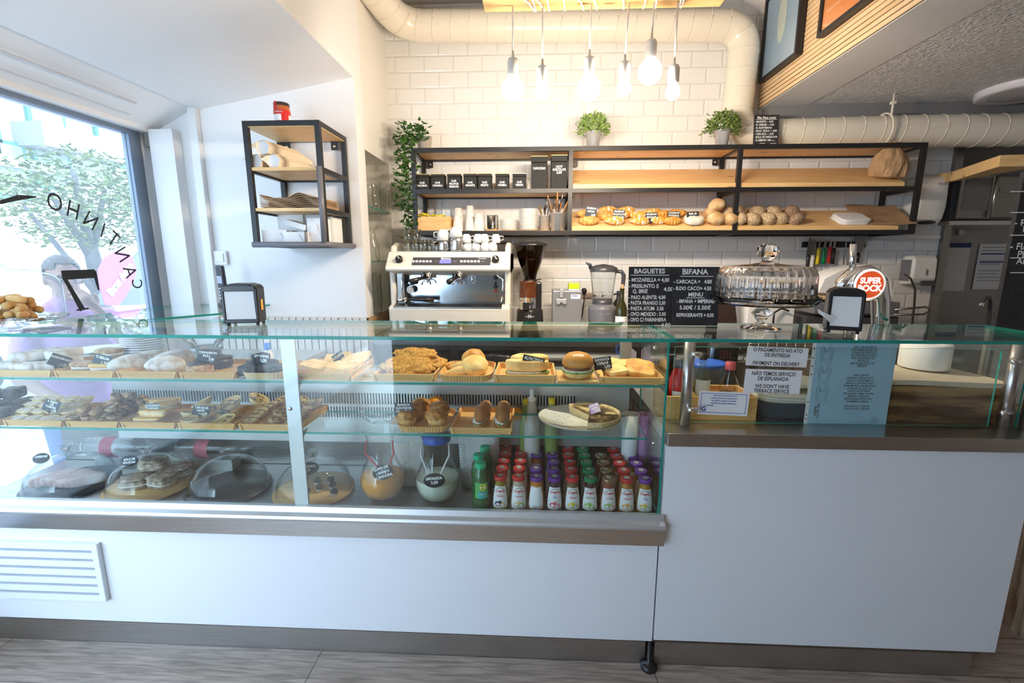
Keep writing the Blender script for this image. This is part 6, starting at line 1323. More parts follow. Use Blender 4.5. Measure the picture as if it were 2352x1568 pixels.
# ================================================================ juice bottles, nine columns of five
BH, BR = .150, .0285
def prof(z):      # radius of the flared bottle
    pts = [(0, .026), (.004, .0295), (.045, .0300), (.075, .0275), (.105, .0225), (.125, .0195), (.150, .0195)]
    for (a, ra), (b_, rb_) in zip(pts, pts[1:]):
        if a <= z <= b_: return ra+(rb_-ra)*(z-a)/(b_-a)
    return .0195
BP = [(0, 0)]+[(prof(z), z) for z in (0, .004, .02, .045, .06, .075, .09, .105, .115, .125, .132)]+[(.0185, .136)]
cols = [('red', (.28, .22, .02), 'Clássico', 'plum', 'red-capped', (.05, .03, .08), (.85, .5, .1)), ('red', (.55, .42, .30), 'Clássico', 'pear', 'red-capped', (.75, .6, .3), (.3, .5, .1)), ('purple', (.60, .20, .02), '', 'back', 'purple-capped', (.6, .75, .65), (.6, .75, .65)), ('purple', (.05, .01, .02), 'Vital', 'berry', 'purple-capped', (.75, .12, .15), (.85, .25, .3)),
        ('red', (.20, .13, .06), 'Clássico', 'pineapple', 'red-capped', (.85, .70, .05), (.5, .6, .2)), ('green', (.05, .015, .01), '100% fruta', 'apple', 'green-capped', (.35, .65, .1), (.3, .55, .1)), ('gold', (.28, .06, .03), 'Origens', 'guava', 'bronze-capped', (.35, .6, .15), (.85, .35, .3)), ('red', (.40, .17, .02), 'Clássico', 'peach', 'red-capped', (.9, .45, .1), (.9, .65, .15)), ('purple', (.42, .22, .02), 'Vital', 'mango', 'purple-capped', (.9, .6, .05), (.45, .75, .35))]
fx0, fx1 = P(1149, 1120, Y=1.60).x+.002, P(1483, 1120, Y=1.60).x-.006
skip = {(2, 2), (6, 4)}
for ci, (cap, jc, sub, fruit, cl_, f1, f2) in enumerate(cols):
    jm = mat('%s juice in bottle' % fruit, jc, .08, coat=.4); m1, m2 = mat(fruit+' print', f1, .5), mat(fruit+' print two', f2, .5)
    x = fx0+(fx1-fx0)*ci/8; proto = None
    for row in range(5):
        if (ci, row) in skip: continue
        loc = (x+.0012*math.sin(ci*7+row*3)+(ci-4)*-.0005*row, 1.587+row*.0655, Z0); gap = 'row'
        lab = '%s %s juice bottle, %s column from the left, %s row from the front' % (cl_, fruit if fruit != 'back' else 'orange', ORD[ci], ORD[row])
        if proto is None:
            t = thing('juice_bottle', lab, 'juice bottle', loc, .1*math.sin(ci*2.2), 'juice bottles with %s caps, %s column' % (cap, ORD[ci])); proto = t
            obj('bottle', MB().lathe(BP, 32), jm, t)
            obj('cap', MB().lathe([(.0195, .131), (.0235, .133), (.0240, .143), (.0225, .147), (.015, .148), (.014, .1465), (0, .1465)], 32, fn=lambda a, z: 1+.012*math.cos(24*a)), cap, t)
            obj('cap_emblem', MB().lathe([(0, .1475), (.011, .1475)], 16, fn=lambda a, z: 1+.25*math.cos(7*a)), 'steelsatin', t)
            lz = [.030+.088*k/12 for k in range(13)]
            hfw = lambda z: 1.05*math.sqrt(max(.02, 1-((z-.065)/.056)**4)) if z < .065 else 1.05
            lbm = MB(); vs = []; n = 16
            for z in lz:
                z2 = min(z, .112)
                for k in range(n+1): a = -PI/2+hfw(z)*(k/n*2-1); vs.append(((prof(z2)+.0006)*math.cos(a), (prof(z2)+.0006)*math.sin(a), z2))
            lbm.add(vs, [(j*(n+1)+k, j*(n+1)+k+1, (j+1)*(n+1)+k+1, (j+1)*(n+1)+k) for j in range(12) for k in range(n)], 0, True)
            lb_ = obj('label', lbm, 'paper', t, label='white printed label')
            rf = lambda z: prof(z)+.0006
            if fruit != 'back':
                obj('lettering', wrap(text('COMPAL', .0105, 0, 0, bold=.0004, wsc=.95), rf, dz=.094), 'red', lb_)
                obj('sub_lettering', wrap(text(sub, .0085, 0, 0, bold=.0002, shear=.2), rf, dz=.077), {'Vital': 'blue', '100% fruta': 'leafA'}.get(sub, 'red'), lb_)
                e_ = MB()
                for fxx, fz, fr_ in ((-.009, .048, .011), (.008, .043, .012), (0, .055, .007)):
                    e_.add([(fxx+fr_*math.cos(k*.5236), 0, fz+fr_*.8*math.sin(k*.5236)) for k in range(12)], [tuple(range(12))], 0 if fxx <= 0 else 1)
                wrap(e_, rf); e_.v = [(a*1.008, b_*1.008, c_) for a, b_, c_ in e_.v]; obj('fruit_print', e_, [m1, m2], lb_)
                e_ = MB()
                for k in range(9):
                    a = .5+2.14*k/8; e_.box(.0135*math.cos(a)-.0016, .0135*math.cos(a)+.0016, 0, 0, .096+.0115*math.sin(a)-.001, .096+.0115*math.sin(a)+.001)
                e_.box(-.003, .003, 0, 0, .084, .0855); wrap(e_, rf); obj('leaf_garland', e_, 'leafA', lb_)
            else:
                e_ = MB()
                for k in range(8): e_.box(-.013+.003*(k % 3), .014, 0, 0, .102-.007*k, .1035-.007*k)
                for k in range(6): e_.box(-.012+.004*k, -.0105+.004*k, 0, 0, .028, .040)
                wrap(e_, rf); obj('print_lines', e_, mat('grey green print', (.35, .50, .48), .6), lb_)
        else: dup(proto, loc, .3*math.sin(row+ci), lab)
# tea bottles on the left
teaP = [(0, 0), (.027, 0), (.030, .008), (.030, .03), (.028, .036), (.030, .042), (.029, .07), (.026, .095), (.030, .125), (.026, .158), (.019, .172), (.0175, .178)]
K['tea'] = mat('green tea plastic', (.02, .12, .03), .08, coat=.5)
for i, (px, y) in enumerate(((1106, 1.585), (1103, 1.655), (1112, 1.73))):
    l = at(px, y, Z0); l.x += (.0, -.004, .006)[i]; t = thing('tea_bottle', 'green iced tea bottle with green cap, %s of the file left of the juices' % ('front one', 'middle one', 'rearmost one')[i], 'tea bottle', l, group='iced tea bottles')
    obj('bottle', MB().lathe(teaP, 32), 'tea', t); obj('cap', MB().lathe([(.0185, .176), (.0195, .178), (.0195, .194), (.018, .197), (0, .197)], 28, fn=lambda a, z: 1+.02*math.cos(30*a)), mat('bright green cap', (.0, .48, .22), .35) if 'tcap' not in K else K['tcap'], t)
    if i == 0:
        K['tcap'] = bpy.data.materials['bright green cap']
        rf = lambda z: .0303
        obj('label', MB().lathe([(.0303, .068), (.0303, .128)], 20, a0=-PI/2-.7, a1=-PI/2+1.0), mat('tea label green', (.10, .45, .12), .4), t)
        e_ = MB(); e_.add([(.010+.013*math.cos(k*.35), 0, .112+.013*math.sin(k*.35)) for k in range(18)], [tuple(range(18))]); wrap(e_, lambda z: .0308); obj('round_label', e_, mat('yellow round label', (.95, .75, .02), .4), t)
        e_ = MB().box(-.001, .021, 0, 0, .108, .116); wrap(e_, lambda z: .0311); lb2 = obj('name_panel', e_, mat('dark red name panel', (.25, .02, .02), .4), t); obj('lettering', wrap(text('Lipton', .0085, .010, 0, bold=.0003), lambda z: .0314, dz=.112), 'chalk', lb2)
        obj('leaf_print', MB().lathe([(.0305, .068), (.0305, .095)], 16, a0=-PI/2-.3, a1=-PI/2+.8), mat('teal leaf print', (.02, .42, .42), .4), t); obj('sub_lettering', wrap(text('VERDE', .007, .006, 0), lambda z: .0308, dz=.084), 'chalk', t)
for i, (px, y) in enumerate(((1128, 1.84), (1118, 1.80))):
    l = at(px, y, Z0); t = thing('tea_bottle', 'yellow green bottle lying behind the tea bottles, %s' % ('right', 'left')[i], 'tea bottle', l); obj('bottle', MB().lathe(teaP, 24), mat('lime tea %d' % i, (.15, .35, .03), .1, coat=.4), t); obj('cap', MB().lathe([(.0195, .176), (.0195, .195), (0, .197)], 24), 'tcap', t)
# ================================================================ jugs, baskets, fruit, bottles behind
def pitcher(px, py, liq, lvl, lab, lines, tagdx, tagz, rib, lid):
    q = P(px, py, Z=Z0); q.y += .045; t = thing('pitcher', lab, 'pitcher', q); t.scale = (1.2, 1.2, 1.17); g = [(0, 0), (.034, 0), (.060, .02), (.071, .05), (.071, .075), (.060, .11), (.045, .145), (.040, .175), (.043, .21), (.050, .235)]
    def rr(z):
        for (a, za), (b_, zb_) in zip(g[1:], g[2:]):
            if za <= z <= zb_: return a+(b_-a)*(z-za)/(zb_-za)
        return .05
    obj('glass', MB().lathe(g, 40, fn=lambda a, z: 1+(.16*max(0, math.cos(a-PI*.97))**6*max(0, (z-.2)/.035) if z > .2 else 0)), 'thinwarm', t)
    lp = [(0, .003)]+[(rr(z)-.002, z) for z in (.004, .01, .02, .03, .04, .05, .06, .07, .08, .09, .10) if z <= lvl]+[(rr(lvl)-.002, lvl), (0, lvl)]
    obj('drink', MB().lathe(lp, 36), liq, t)
    obj('handle', MB().tube([(.045, 0, .20), (.085, .01, .19), (.09, .01, .13), (.060, 0, .10)], .005, 8), 'thin', t)
    if lid: obj('lid', MB().lathe([(.044, .205), (.047, .225), (.03, .235), (0, .236)], 28, fn=lambda a, z: 1+.03*math.cos(8*a)), 'blue', t)
    tgo = obj('hanging_tag', MB().lathe([(0, 0), (.034, 0), (.034, .002), (0, .002)], 36, mx=tr(tagdx, -.074, tagz) @ ry(-.12 if rib == 'paper' else -.35) @ rx(PI/2) @ Matrix.Diagonal((1, .72, 1, 1))), 'slate', t, label='oval black tag with white writing')
    lm = MB()
    for i, s_ in enumerate(lines): text(s_, .013, 0, (len(lines)-1)*.0075-i*.014, .0025, mb=lm, jit=.08, bold=.0004, wsc=min(1, .9*.058/(.0085*len(s_))))
    M_ = tr(tagdx, -.0745, tagz) @ ry(-.12 if rib == 'paper' else -.35); lm.v = [tuple(M_ @ Vector(v)) for v in lm.v]; obj('lettering', lm, 'chalk', tgo)
    for s_ in (-1, 1):
        obj('ribbon', MB().tube([(s_*.043, -.012, .205), (s_*.046+tagdx*.2, -.035, .17), (tagdx+s_*.018, -.072, tagz+.018)], [.0022, .003, .0022], 5), rib, t)
pitcher(873, 1152, 'ojuice', .082, 'glass pitcher half full of orange juice with a red ribbon and black oval tag', ('SUMO DE', 'LARANJA E', 'CENOURA'), .028, .125, 'red', False)
pitcher(1001, 1156, 'ljuice', .080, 'glass pitcher of cloudy lemonade with blue stopper and LIMONADA tag', ('LIMONADA', '2,00'), .006, .102, 'paper', True)
meshm = bpy.data.materials.new('white wire mesh'); meshm.use_nodes = True; nt = meshm.node_tree; b = nt.nodes['Principled BSDF']; b.inputs['Base Color'].default_value = (.8, .8, .8, 1)
tc = nd(meshm, 'ShaderNodeTexCoord'); ck = nd(meshm, 'ShaderNodeTexBrick'); ck.inputs['Scale'].default_value = 1; ck.inputs['Brick Width'].default_value = .0065; ck.inputs['Row Height'].default_value = .0065; ck.inputs['Mortar Size'].default_value = .0019; ck.inputs['Mortar Smooth'].default_value = 0
sp = nd(meshm, 'ShaderNodeSeparateXYZ'); cb = nd(meshm, 'ShaderNodeCombineXYZ'); ad = nd(meshm, 'ShaderNodeMath'); nt.links.new(tc.outputs['Object'], sp.inputs[0]); nt.links.new(sp.outputs['X'], ad.inputs[0]); nt.links.new(sp.outputs['Y'], ad.inputs[1]); nt.links.new(ad.outputs[0], cb.inputs[0]); nt.links.new(sp.outputs['Z'], cb.inputs[1]); nt.links.new(cb.outputs[0], ck.inputs[0]); nt.links.new(ck.outputs['Fac'], b.inputs['Alpha'])
for px0, px1, wh in ((905, 968, 'left'), (1058, 1132, 'right')):
    y = 1.80; zt_, zb__ = .875, at((px0+px1)/2, y, .67).z; a, b_ = at(px0, y, .8).x, at(px1, y, .8).x; w2 = (b_-a)/2+.02; cx = (a+b_)/2+.012
    t = thing('mesh_basket', 'white wire mesh basket of fruit standing on the deck, the %s of two' % wh, 'basket', (cx, y+.0, Z0+.0))
    fsq = lambda a_, z_: 1/((abs(math.cos(a_))**5+abs(math.sin(a_))**5)**.2)
    obj('basket', MB().lathe([(0, .003), (.82, .003), (.88, .02), (1, .27)], 48, 0, True, Matrix.Diagonal((w2, .058, 1, 1)), fsq), meshm, t)
    obj('rim', MB().lathe([(.985, .268), (1.02, .268), (1.02, .276), (.985, .276)], 48, 0, True, Matrix.Diagonal((w2, .058, 1, 1)), fsq), 'china', t)
    rr_ = random.Random(px0)
    for k in range(9):
        lay = k//3; cxk = (k % 3-1)*w2*.55; mm = 'lemon' if rr_.random() < .4 else 'orange'
        if lay == 3: continue
        tag(obj('orange' if mm == 'orange' else 'lemon', MB().ball((0, 0, 0), .031, 20, 12), mm, None, (cx+cxk*1.0, y+(.012 if k % 2 else -.015), Z0+.038+lay*.058)), '%s in the %s mesh basket, %s layer, %s' % (mm, wh, ('lowest', 'second', 'third')[lay], ('left', 'middle', 'right')[k % 3]), mm if mm == 'orange' else 'lemon', 'fruit in the %s mesh basket' % wh)
def fruit(px, py, y, r_, mm, lab): q = P(px, py, Y=y); tag(obj(mm, MB().ball((0, 0, 0), (r_, r_, r_*.92), 28, 16, nz=.02), mm, None, q), lab, mm)
fruit(1001, 926, 1.80, .034, 'orange', 'big orange resting on top of the left mesh basket'); fruit(1186, 950, 1.82, .028, 'orange', 'orange just right of the filled rolls'); fruit(1172, 946, 1.82, .024, 'lemon', 'lemon behind the filled rolls'); fruit(915, 968, 1.80, .028, 'orange', 'orange peeping out left of the chicken pies')
# pump bottle, squeeze bottles behind the lower shelf
q = at(1221, 1.83, .79)
t = thing('pump_bottle', 'white pump spray bottle standing behind the oval plate', 'pump bottle', (q.x, 1.818, Z0)); Zp = lambda py: P(1221, py, Y=1.818).z-Z0
obj('bottle', MB().lathe([(0, 0), (.036, 0), (.036, .10), (.034, Zp(968)), (.015, Zp(922)), (.015, Zp(916))], 24), 'china', t); obj('pump', MB().lathe([(.018, Zp(920)), (.018, Zp(913)), (.009, Zp(910)), (.008, Zp(897)), (.009, Zp(893)), (0, Zp(892))], 18), 'paper', t)
for px, wh, py in ((1267, 'right', 914), (1214, 'left, half hidden', 916)):
    y = 1.828; q = at(px, y, .9); zt_ = P(px, py, Y=y).z-Z0
    t = thing('condiment_bottle', 'green bottle with yellow cap behind the white pump bottle, %s' % wh, 'bottle', (q.x+(.0 if px > 1220 else -.01), y+(.0 if px > 1220 else .0), Z0)); obj('bottle', MB().lathe([(0, 0), (.028, 0), (.028, zt_-.06), (.012, zt_-.02)], 20), mat('pale green bottle', (.30, .42, .10), .15) if 'pgb' not in K else K['pgb'], t); K['pgb'] = bpy.data.materials['pale green bottle']; obj('cap', MB().lathe([(.014, zt_-.022), (.014, zt_), (0, zt_)], 20), 'yellow', t)
for px, mm, lab in ((1448, 'paper', 'white paper cup beside the quiche plate at the case corner'), (1480, 'pinkfab', 'pink plastic cup nearest the right end glass')):
    y = 1.80 if px < 1460 else 1.815; q = at(px, y, .9); zt_ = P(px, 950, Y=y).z-Z0; tag(obj('plastic_cup', MB().lathe([(0, 0), (.028, 0), (.034, zt_), (.031, zt_), (.026, .004)], 24), mm, None, (q.x, y, Z0)), lab, 'cup')
# scissors holder and pink sheet on the back ledge
q = P(1428, 832, Y=1.90)
t = thing('scissors', 'blue handled scissors standing upright behind the empanada tray', 'scissors', (q.x, 1.90, 1.051)); Zs = lambda py: P(1428, py, Y=1.90).z-1.051
for s_ in (-1, 1):
    cxs, czs = s_*.0135, Zs(805+s_*3)
    obj('handle', MB().tube([(cxs+.0115*math.cos(a), 0, czs+.017*math.sin(a)) for a in [k*PI/10 for k in range(21)]], .0036, 8), 'blue', t); obj('blade', MB().tube([(cxs*.8, 0, czs-.017), (0, 0, czs-.035), (-cxs*.4, 0, .0)], [.006, .005, .003], 8), 'blue' if s_ < 0 else 'steel', t)
q = P(1445, 830, Y=1.96); tag(obj('paper_booklet', MB().add([(-.03, 0, 0), (.03, .0, 0), (.03, .002, P(1440, 808, Y=1.96).z-1.051), (-.02, .002, P(1440, 788, Y=1.96).z-1.051)], [(0, 1, 2, 3)]).box(.028, .032, 0, .02, 0, .05), 'paper', None, (q.x, 1.96, 1.051)), 'white paper booklet standing behind the blue scissors', 'booklet')
q = P(1482, 840, Y=1.93); h1 = P(1482, 798, Y=1.93).z-1.051; tag(obj('plastic_scoop', MB().prism([(-.018, .0), (.03, .0), (.045, .035), (-.005, h1), (-.016, h1*.95)], 0, .012, 'XZ'), mat('pink translucent plastic', (.75, .30, .62), .3), None, (q.x, 1.93, 1.051), bev=.003), 'pink plastic sheet standing behind the corner of the case', 'plastic sheet')
# water bottles lying behind the domes
for px, lab in ((470, 'large clear water bottle with red label lying behind the glass domes, right'), (250, 'large clear water bottle with red label lying behind the glass domes, left')):
    q = at(px, 1.84, .70); zc_2 = .70; t = thing('water_bottle', lab, 'water bottle', (q.x, 1.895, zc_2), rot=(0, PI/2, 0))
    obj('bottle', MB().lathe([(0, -.15), (.040, -.15), (.044, -.14)]+[(.044-.003*(k % 2), -.13+.014*k) for k in range(15)]+[(.044, .09), (.016, .14), (.015, .16)], 28), 'plasticclear', t); obj('label', MB().lathe([(.0446, -.06), (.0446, .0)], 28, a0=-PI, a1=0), mat('red bottle label', (.55, .14, .20), .5) if 'rbl' not in K else K['rbl'], t); K['rbl'] = bpy.data.materials['red bottle label']
    obj('support', MB().box(.044, .094, -.03, .03, -.1, .1), 'steelsatin', t)
# ================================================================ glass domes on the deck
def dome(px, py, r_, hh, lab, basem, tilt_=0, baseh=.012):
    q = P(px, py, Z=Z0+.01); q.y = 1.548+r_*1.06; q.z = Z0; t = thing('glass_dome', lab, 'cake dome', q)
    obj('base', MB().lathe([(0, 0), (r_*1.0, 0), (r_*1.06, baseh*.5), (r_*1.06, baseh), (0, baseh)], 48), basem, t)
    pr = [(r_*1.0, baseh+.001), (r_*.99, baseh+.014)]+[(r_*.97*math.cos(a), baseh+.014+hh*math.sin(a)) for a in [PI/2*k/12 for k in range(1, 12)]]+[(.012, baseh+.014+hh)]
    obj('dome', MB().lathe(pr, 48), 'thin', t); zt_ = baseh+.012+hh
    obj('knob', MB().lathe([(0, zt_), (.014, zt_), (.016, zt_+.012), (.026, zt_+.038), (.024, zt_+.040), (.012, zt_+.014), (0, zt_+.012)], 24), 'thin', t)
    return q, baseh
q, bh = dome(145, 1118, .152, .112, 'glass dome over pink glazed slices, leftmost of four on the deck', 'darkgrey')
for i in range(9):
    tag(obj('glazed_slice', MB().slab(0, 0, 0, .13, .024, .042, e=3, nz=.08, seed=i), 'salmon', None, (q.x-.08+.021*i, q.y-.01+.01*math.sin(i*.6), Z0+bh+.001), (0, .0, 1.15-.07*i)), 'pink and white glazed slice, %s of the row under the leftmost dome' % ORD[i], 'cake slice', 'pink glazed slices')
tagp = lambda px, y, lines, lab, z, rz_=0, roll=0, tl=-.5: None
q, bh = dome(338, 1118, .150, .112, 'glass dome over crumbly nut cake, second from the left on the deck', 'bamboo')
for i, (dx, dy, up, rz_, wh) in enumerate(((-.03, -.02, 0, .3, 'front left'), (.045, -.01, 0, -.2, 'front right'), (-.02, .05, 0, .8, 'back left'), (.05, .05, 0, .4, 'back right'), (.0, .02, .045, .2, 'on top'))):
    t = thing('nut_cake_slice', 'crumbly nut cake slice, %s under the second dome' % wh, 'cake slice', (q.x+dx*1.35, q.y+dy*1.35, Z0+bh+up*1.25+.001), rz_); t.scale = (1.35, 1.35, 1.25); obj('sponge', MB().slab(0, 0, 0, .07, .055, .03, e=6, nz=.08, seed=i), 'crumb', t); obj('cream_layer', MB().slab(0, 0, .012, .072, .057, .005, e=6), 'icing', t); obj('crumble', MB().slab(0, 0, .028, .07, .055, .012, e=5, nz=.35, seed=i, fr=90), 'crumb', t)
q, bh = dome(524, 1120, .148, .115, 'empty glass dome on a dark ribbed plate, third from the left on the deck', 'darkgrey')
l = at(452, 1.54, Z0+.02); t = thing('dome_tag', 'blank dark oval tag leaning at the foot of the empty dome', 'tag', (l.x, 1.538, Z0+.001)); obj('card', MB().lathe([(0, 0), (.030, 0), (.030, .002), (0, .002)], 32, mx=tr(0, 0, .022) @ rx(PI/2) @ Matrix.Diagonal((1, .72, 1, 1))), mat('slate blue tag', (.10, .14, .22), .4), t)
q, bh = dome(718, 1128, .146, .112, 'glass dome over chocolate truffles, right behind the steel mullion', 'bamboo')
for i, (px, dy) in enumerate(((705, -.055), (768, -.05), (700, .0), (735, -.02), (765, .0), (730, .035), (760, .045), (700, .05))):
    l = at(px, q.y+dy, Z0+bh+.001); t = thing('truffle', 'chocolate sprinkle truffle in a white paper case, %s under the truffle dome' % ('front left', 'front right', 'middle far left', 'middle left', 'middle right', 'back middle', 'back right', 'back left')[i], 'truffle', l, group='chocolate truffles under the dome')
    obj('truffle', MB().ball((0, 0, .017), (.0145, .0145, .0135), 18, 12, nz=.1, fr=8), 'brownie', t); obj('paper_case', MB().lathe([(0, 0), (.011, 0), (.0155, .013)], 40, fn=lambda a, z: 1+.05*math.cos(20*a)), 'paper', t)
def ovaltag(px, py, y, lines, lab, w_=.036):
    q = P(px, py, Y=y); t = thing('price_tag', lab, 'price tag', q, rot=(-.35, -.12, 0)); obj('card', MB().lathe([(0, 0), (w_, 0), (w_, .0015), (0, .0015)], 32, mx=rx(PI/2) @ Matrix.Diagonal((1, .55, 1, 1))), 'slate', t)
    lm = MB()
    for i, s_ in enumerate(lines): text(s_, .011, 0, .006-i*.012, .002, mb=lm, jit=.08, bold=.0003, wsc=min(1, w_*1.7/(.0075*len(s_))))
    obj('lettering', lm, 'chalk', t)
ovaltag(708, 1075, 1.575, ('BRIGADEIRO', '1,50'), 'black oval tag reading BRIGADEIRO 1,50 on the truffle dome', .042)
ovaltag(298, 1058, 1.60, ('BOLO DE', 'BOLACHA'), 'dark oval tag leaning on the nut cake dome'); ovaltag(95, 1052, 1.60, ('CHEESECAKE',), 'faint grey oval tag on the leftmost dome')
t = thing('cake_lifter', 'clear plastic spatula on the empty part of the lower shelf', 'spatula', at(835, 1.62, Z2+.004)); obj('blade', MB().tube([(-.05, .12, .012), (-.02, .06, .006), (.03, .0, .003)], [.010, .007, .003], 8), 'plasticclear', t)
t = thing('glass_stand', 'small clear glass pedestal dish right of the clear spatula', 'dish', at(875, 1.65, Z2+.001)); obj('dish', MB().lathe([(0, 0), (.03, 0), (.006, .008), (.006, .028), (.05, .036), (.052, .040)], 32), 'thin', t)
# ================================================================ behind the bar counter glass
ZW = .9545
# box of bottles
a, b_ = P(1524, 975, Y=1.66).x, P(1733, 975, Y=1.66).x; y0 = 1.655
hx = P(1620, 912, Y=y0).z-.954
t = thing('condiment_box', 'open pine box of sauce bottles at the left end of the bar counter', 'box', (0, 0, 0))
mb = MB().box(a, b_, y0, y0+.010, ZW, ZW+hx).box(a, b_, y0+.16, y0+.17, ZW, ZW+hx).box(a, a+.01, y0+.01, y0+.16, ZW, ZW+hx).box(b_-.01, b_, y0+.01, y0+.16, ZW, ZW+hx).box(a+.01, b_-.01, y0+.01, y0+.16, ZW, ZW+.008)
obj('box', mb, 'bamboo', t)
def bt(px, y, top, r_, neck, mm, capm, lab, nm, lbl=None, shoulder=.6, capr=None, caph=.02):
    q = at(px, y, ZW+.15); hh = P(px, top, Y=y).z-ZW-.009; t = thing(nm, lab, 'bottle', (q.x, y, ZW+.009)); obj('bottle', MB().lathe([(0, 0), (r_, 0), (r_, hh*shoulder), (neck, hh*(shoulder+.2)), (neck, hh-caph)], 24), mm, t)
    obj('cap', MB().lathe([(capr or neck+.002, hh-caph), (capr or neck+.002, hh), (0, hh)], 20), capm, t)
    if lbl: obj('label', MB().lathe([(r_+.0006, hh*.25), (r_+.0006, hh*(shoulder-.03))], 20, a0=-PI*.85, a1=-.45), lbl, t)
    return t, r_, hh
t, r_, hh = bt(1560, 1.72, 822, .035, .022, mat('red sauce bottle', (.60, .02, .02), .25), 'darkgrey', 'red squeeze bottle with dark nozzle behind the left counter post', 'squeeze_bottle', caph=.035)
obj('label', MB().lathe([(r_+.0008, hh*.30), (r_+.0008, hh*.42)], 16, a0=-PI*.8, a1=-PI*.2), 'paper', t)
bt(1538, 1.78, 815, .032, .02, K['wine'], 'black', 'dark sauce bottle at the left end of the pine box', 'sauce_bottle')
olive = pane('clear oil bottle', (.85, .88, .80), facing=(.35, .38, .30))
t, r_, hh = bt(1613, 1.73, 812, .030, .012, olive, 'black', 'square olive oil bottle with white label in the pine box', 'oil_bottle', 'paper', caph=.022)
obj('oil', MB().lathe([(0, .003), (r_-.003, .003), (r_-.003, hh*.55), (0, hh*.55)], 20), mat('olive oil', (.30, .35, .05), .1, coat=.5), t)
t, r_, hh = bt(1676, 1.72, 831, .032, .014, pane('clear vinegar bottle', (.92, .90, .86), facing=(.45, .40, .34)), mat('pink red cap', (.70, .10, .12), .4), 'clear bottle with pink red cap in the pine box', 'vinegar_bottle', capr=.0185, caph=.028)
obj('vinegar', MB().lathe([(0, .003), (r_-.003, .003), (r_-.003, hh*.40), (0, hh*.40)], 20), mat('pale amber vinegar', (.55, .33, .16), .1, coat=.5), t)
t = thing('salt_mill', 'small clear salt mill at the right end of the pine box', 'salt mill', (at(1702, 1.74, ZW+.06).x, 1.74, ZW+.009)); obj('mill', MB().lathe([(0, 0), (.022, 0), (.022, .05), (.030, .075), (.028, .082), (.008, .09), (.008, .10), (0, .102)], 24), 'plasticclear', t)
tag(obj('lemon', MB().ball((0, 0, 0), .022, 18, 12), 'lemon', None, (at(1583, 1.70, ZW+.06).x, 1.70, ZW+.075)), 'small yellow lemon peeping over the pine box', 'lemon')
# notice on the glass
def onglass(px0, px1, py0, py1, lab, lines, y=1.6155, extra=None, col='paper', al='CENTER', txt='darkgrey', rot=0):
    p0, p1 = P(px0, py0, Y=y), P(px1, py1, Y=y); wd, hh = p1.x-p0.x, p0.z-p1.z; t = thing('notice', lab, 'notice', ((p0.x+p1.x)/2, y, p1.z), rot=(0, rot, 0)); obj('sheet', MB().box(-wd/2, wd/2, 0, .0008, 0, hh), col, t)
    lm = MB()
    for s_, fs, fx, fz, bo, ws in lines: text(s_, fs*hh, fx*wd, fz*hh, .0004, mb=lm, bold=bo*fs*hh, wsc=ws, align=al)
    obj('lettering', lm, txt, t)
    if extra: extra(t, wd, hh)
    return t
onglass(1716, 1852, 797, 842, 'white notice reading PAYMENT ON DELIVERY stuck on the counter glass', [('O PAGAMENTO NO ATO', .27, 0, .84, .02, .80), ('DE ENTREGA', .27, 0, .58, .02, .80), ('PAYMENT ON DELIVERY', .27, 0, .14, .02, .80)], rot=.03)
onglass(1712, 1836, 848, 904, 'white notice reading WE DON\'T HAVE TERRACE SERVICE stuck on the counter glass', [('NÃO TEMOS SERVIÇO', .22, 0, .82, .02, .80), ('DE ESPLANADA', .22, 0, .61, .02, .80), ('WE DON\'T HAVE', .22, 0, .29, .02, .80), ('TERRACE SERVICE', .22, 0, .09, .02, .80)], rot=.02)
def exn(t, w_, h_):
    f_ = MB(); e = .003; m_ = .045*w_
    f_.box(-w_/2+m_, w_/2-m_, -.0006, -.0003, m_, m_+e*.5).box(-w_/2+m_, w_/2-m_, -.0006, -.0003, h_-m_, h_-m_+e*.5).box(-w_/2+m_, -w_/2+m_+e*.5, -.0006, -.0003, m_, h_-m_).box(w_/2-m_-e*.5, w_/2-m_, -.0006, -.0003, m_, h_-m_)
    obj('border', f_, 'blue', t); obj('emblem', text('G', h_*.27, -w_*.38, h_*.24, .0005, bold=.0008), 'blue', t)
onglass(1605, 1716, 899, 954, 'white notice with blue border and a blue G on the counter glass', [('Nos termos das disposições legais, os', .105, .03, .84, .01, .62), ('produtos alimentares não embalados, uma', .105, 0, .73, .01, .57), ('vez escolhidos e entregues se consideram', .105, 0, .62, .01, .57), ('comprados, não sendo permitidas trocas', .105, 0, .51, .01, .60), ('ou devoluções.', .105, -.28, .41, .01, .62)], extra=exn, txt='blue', rot=.03)
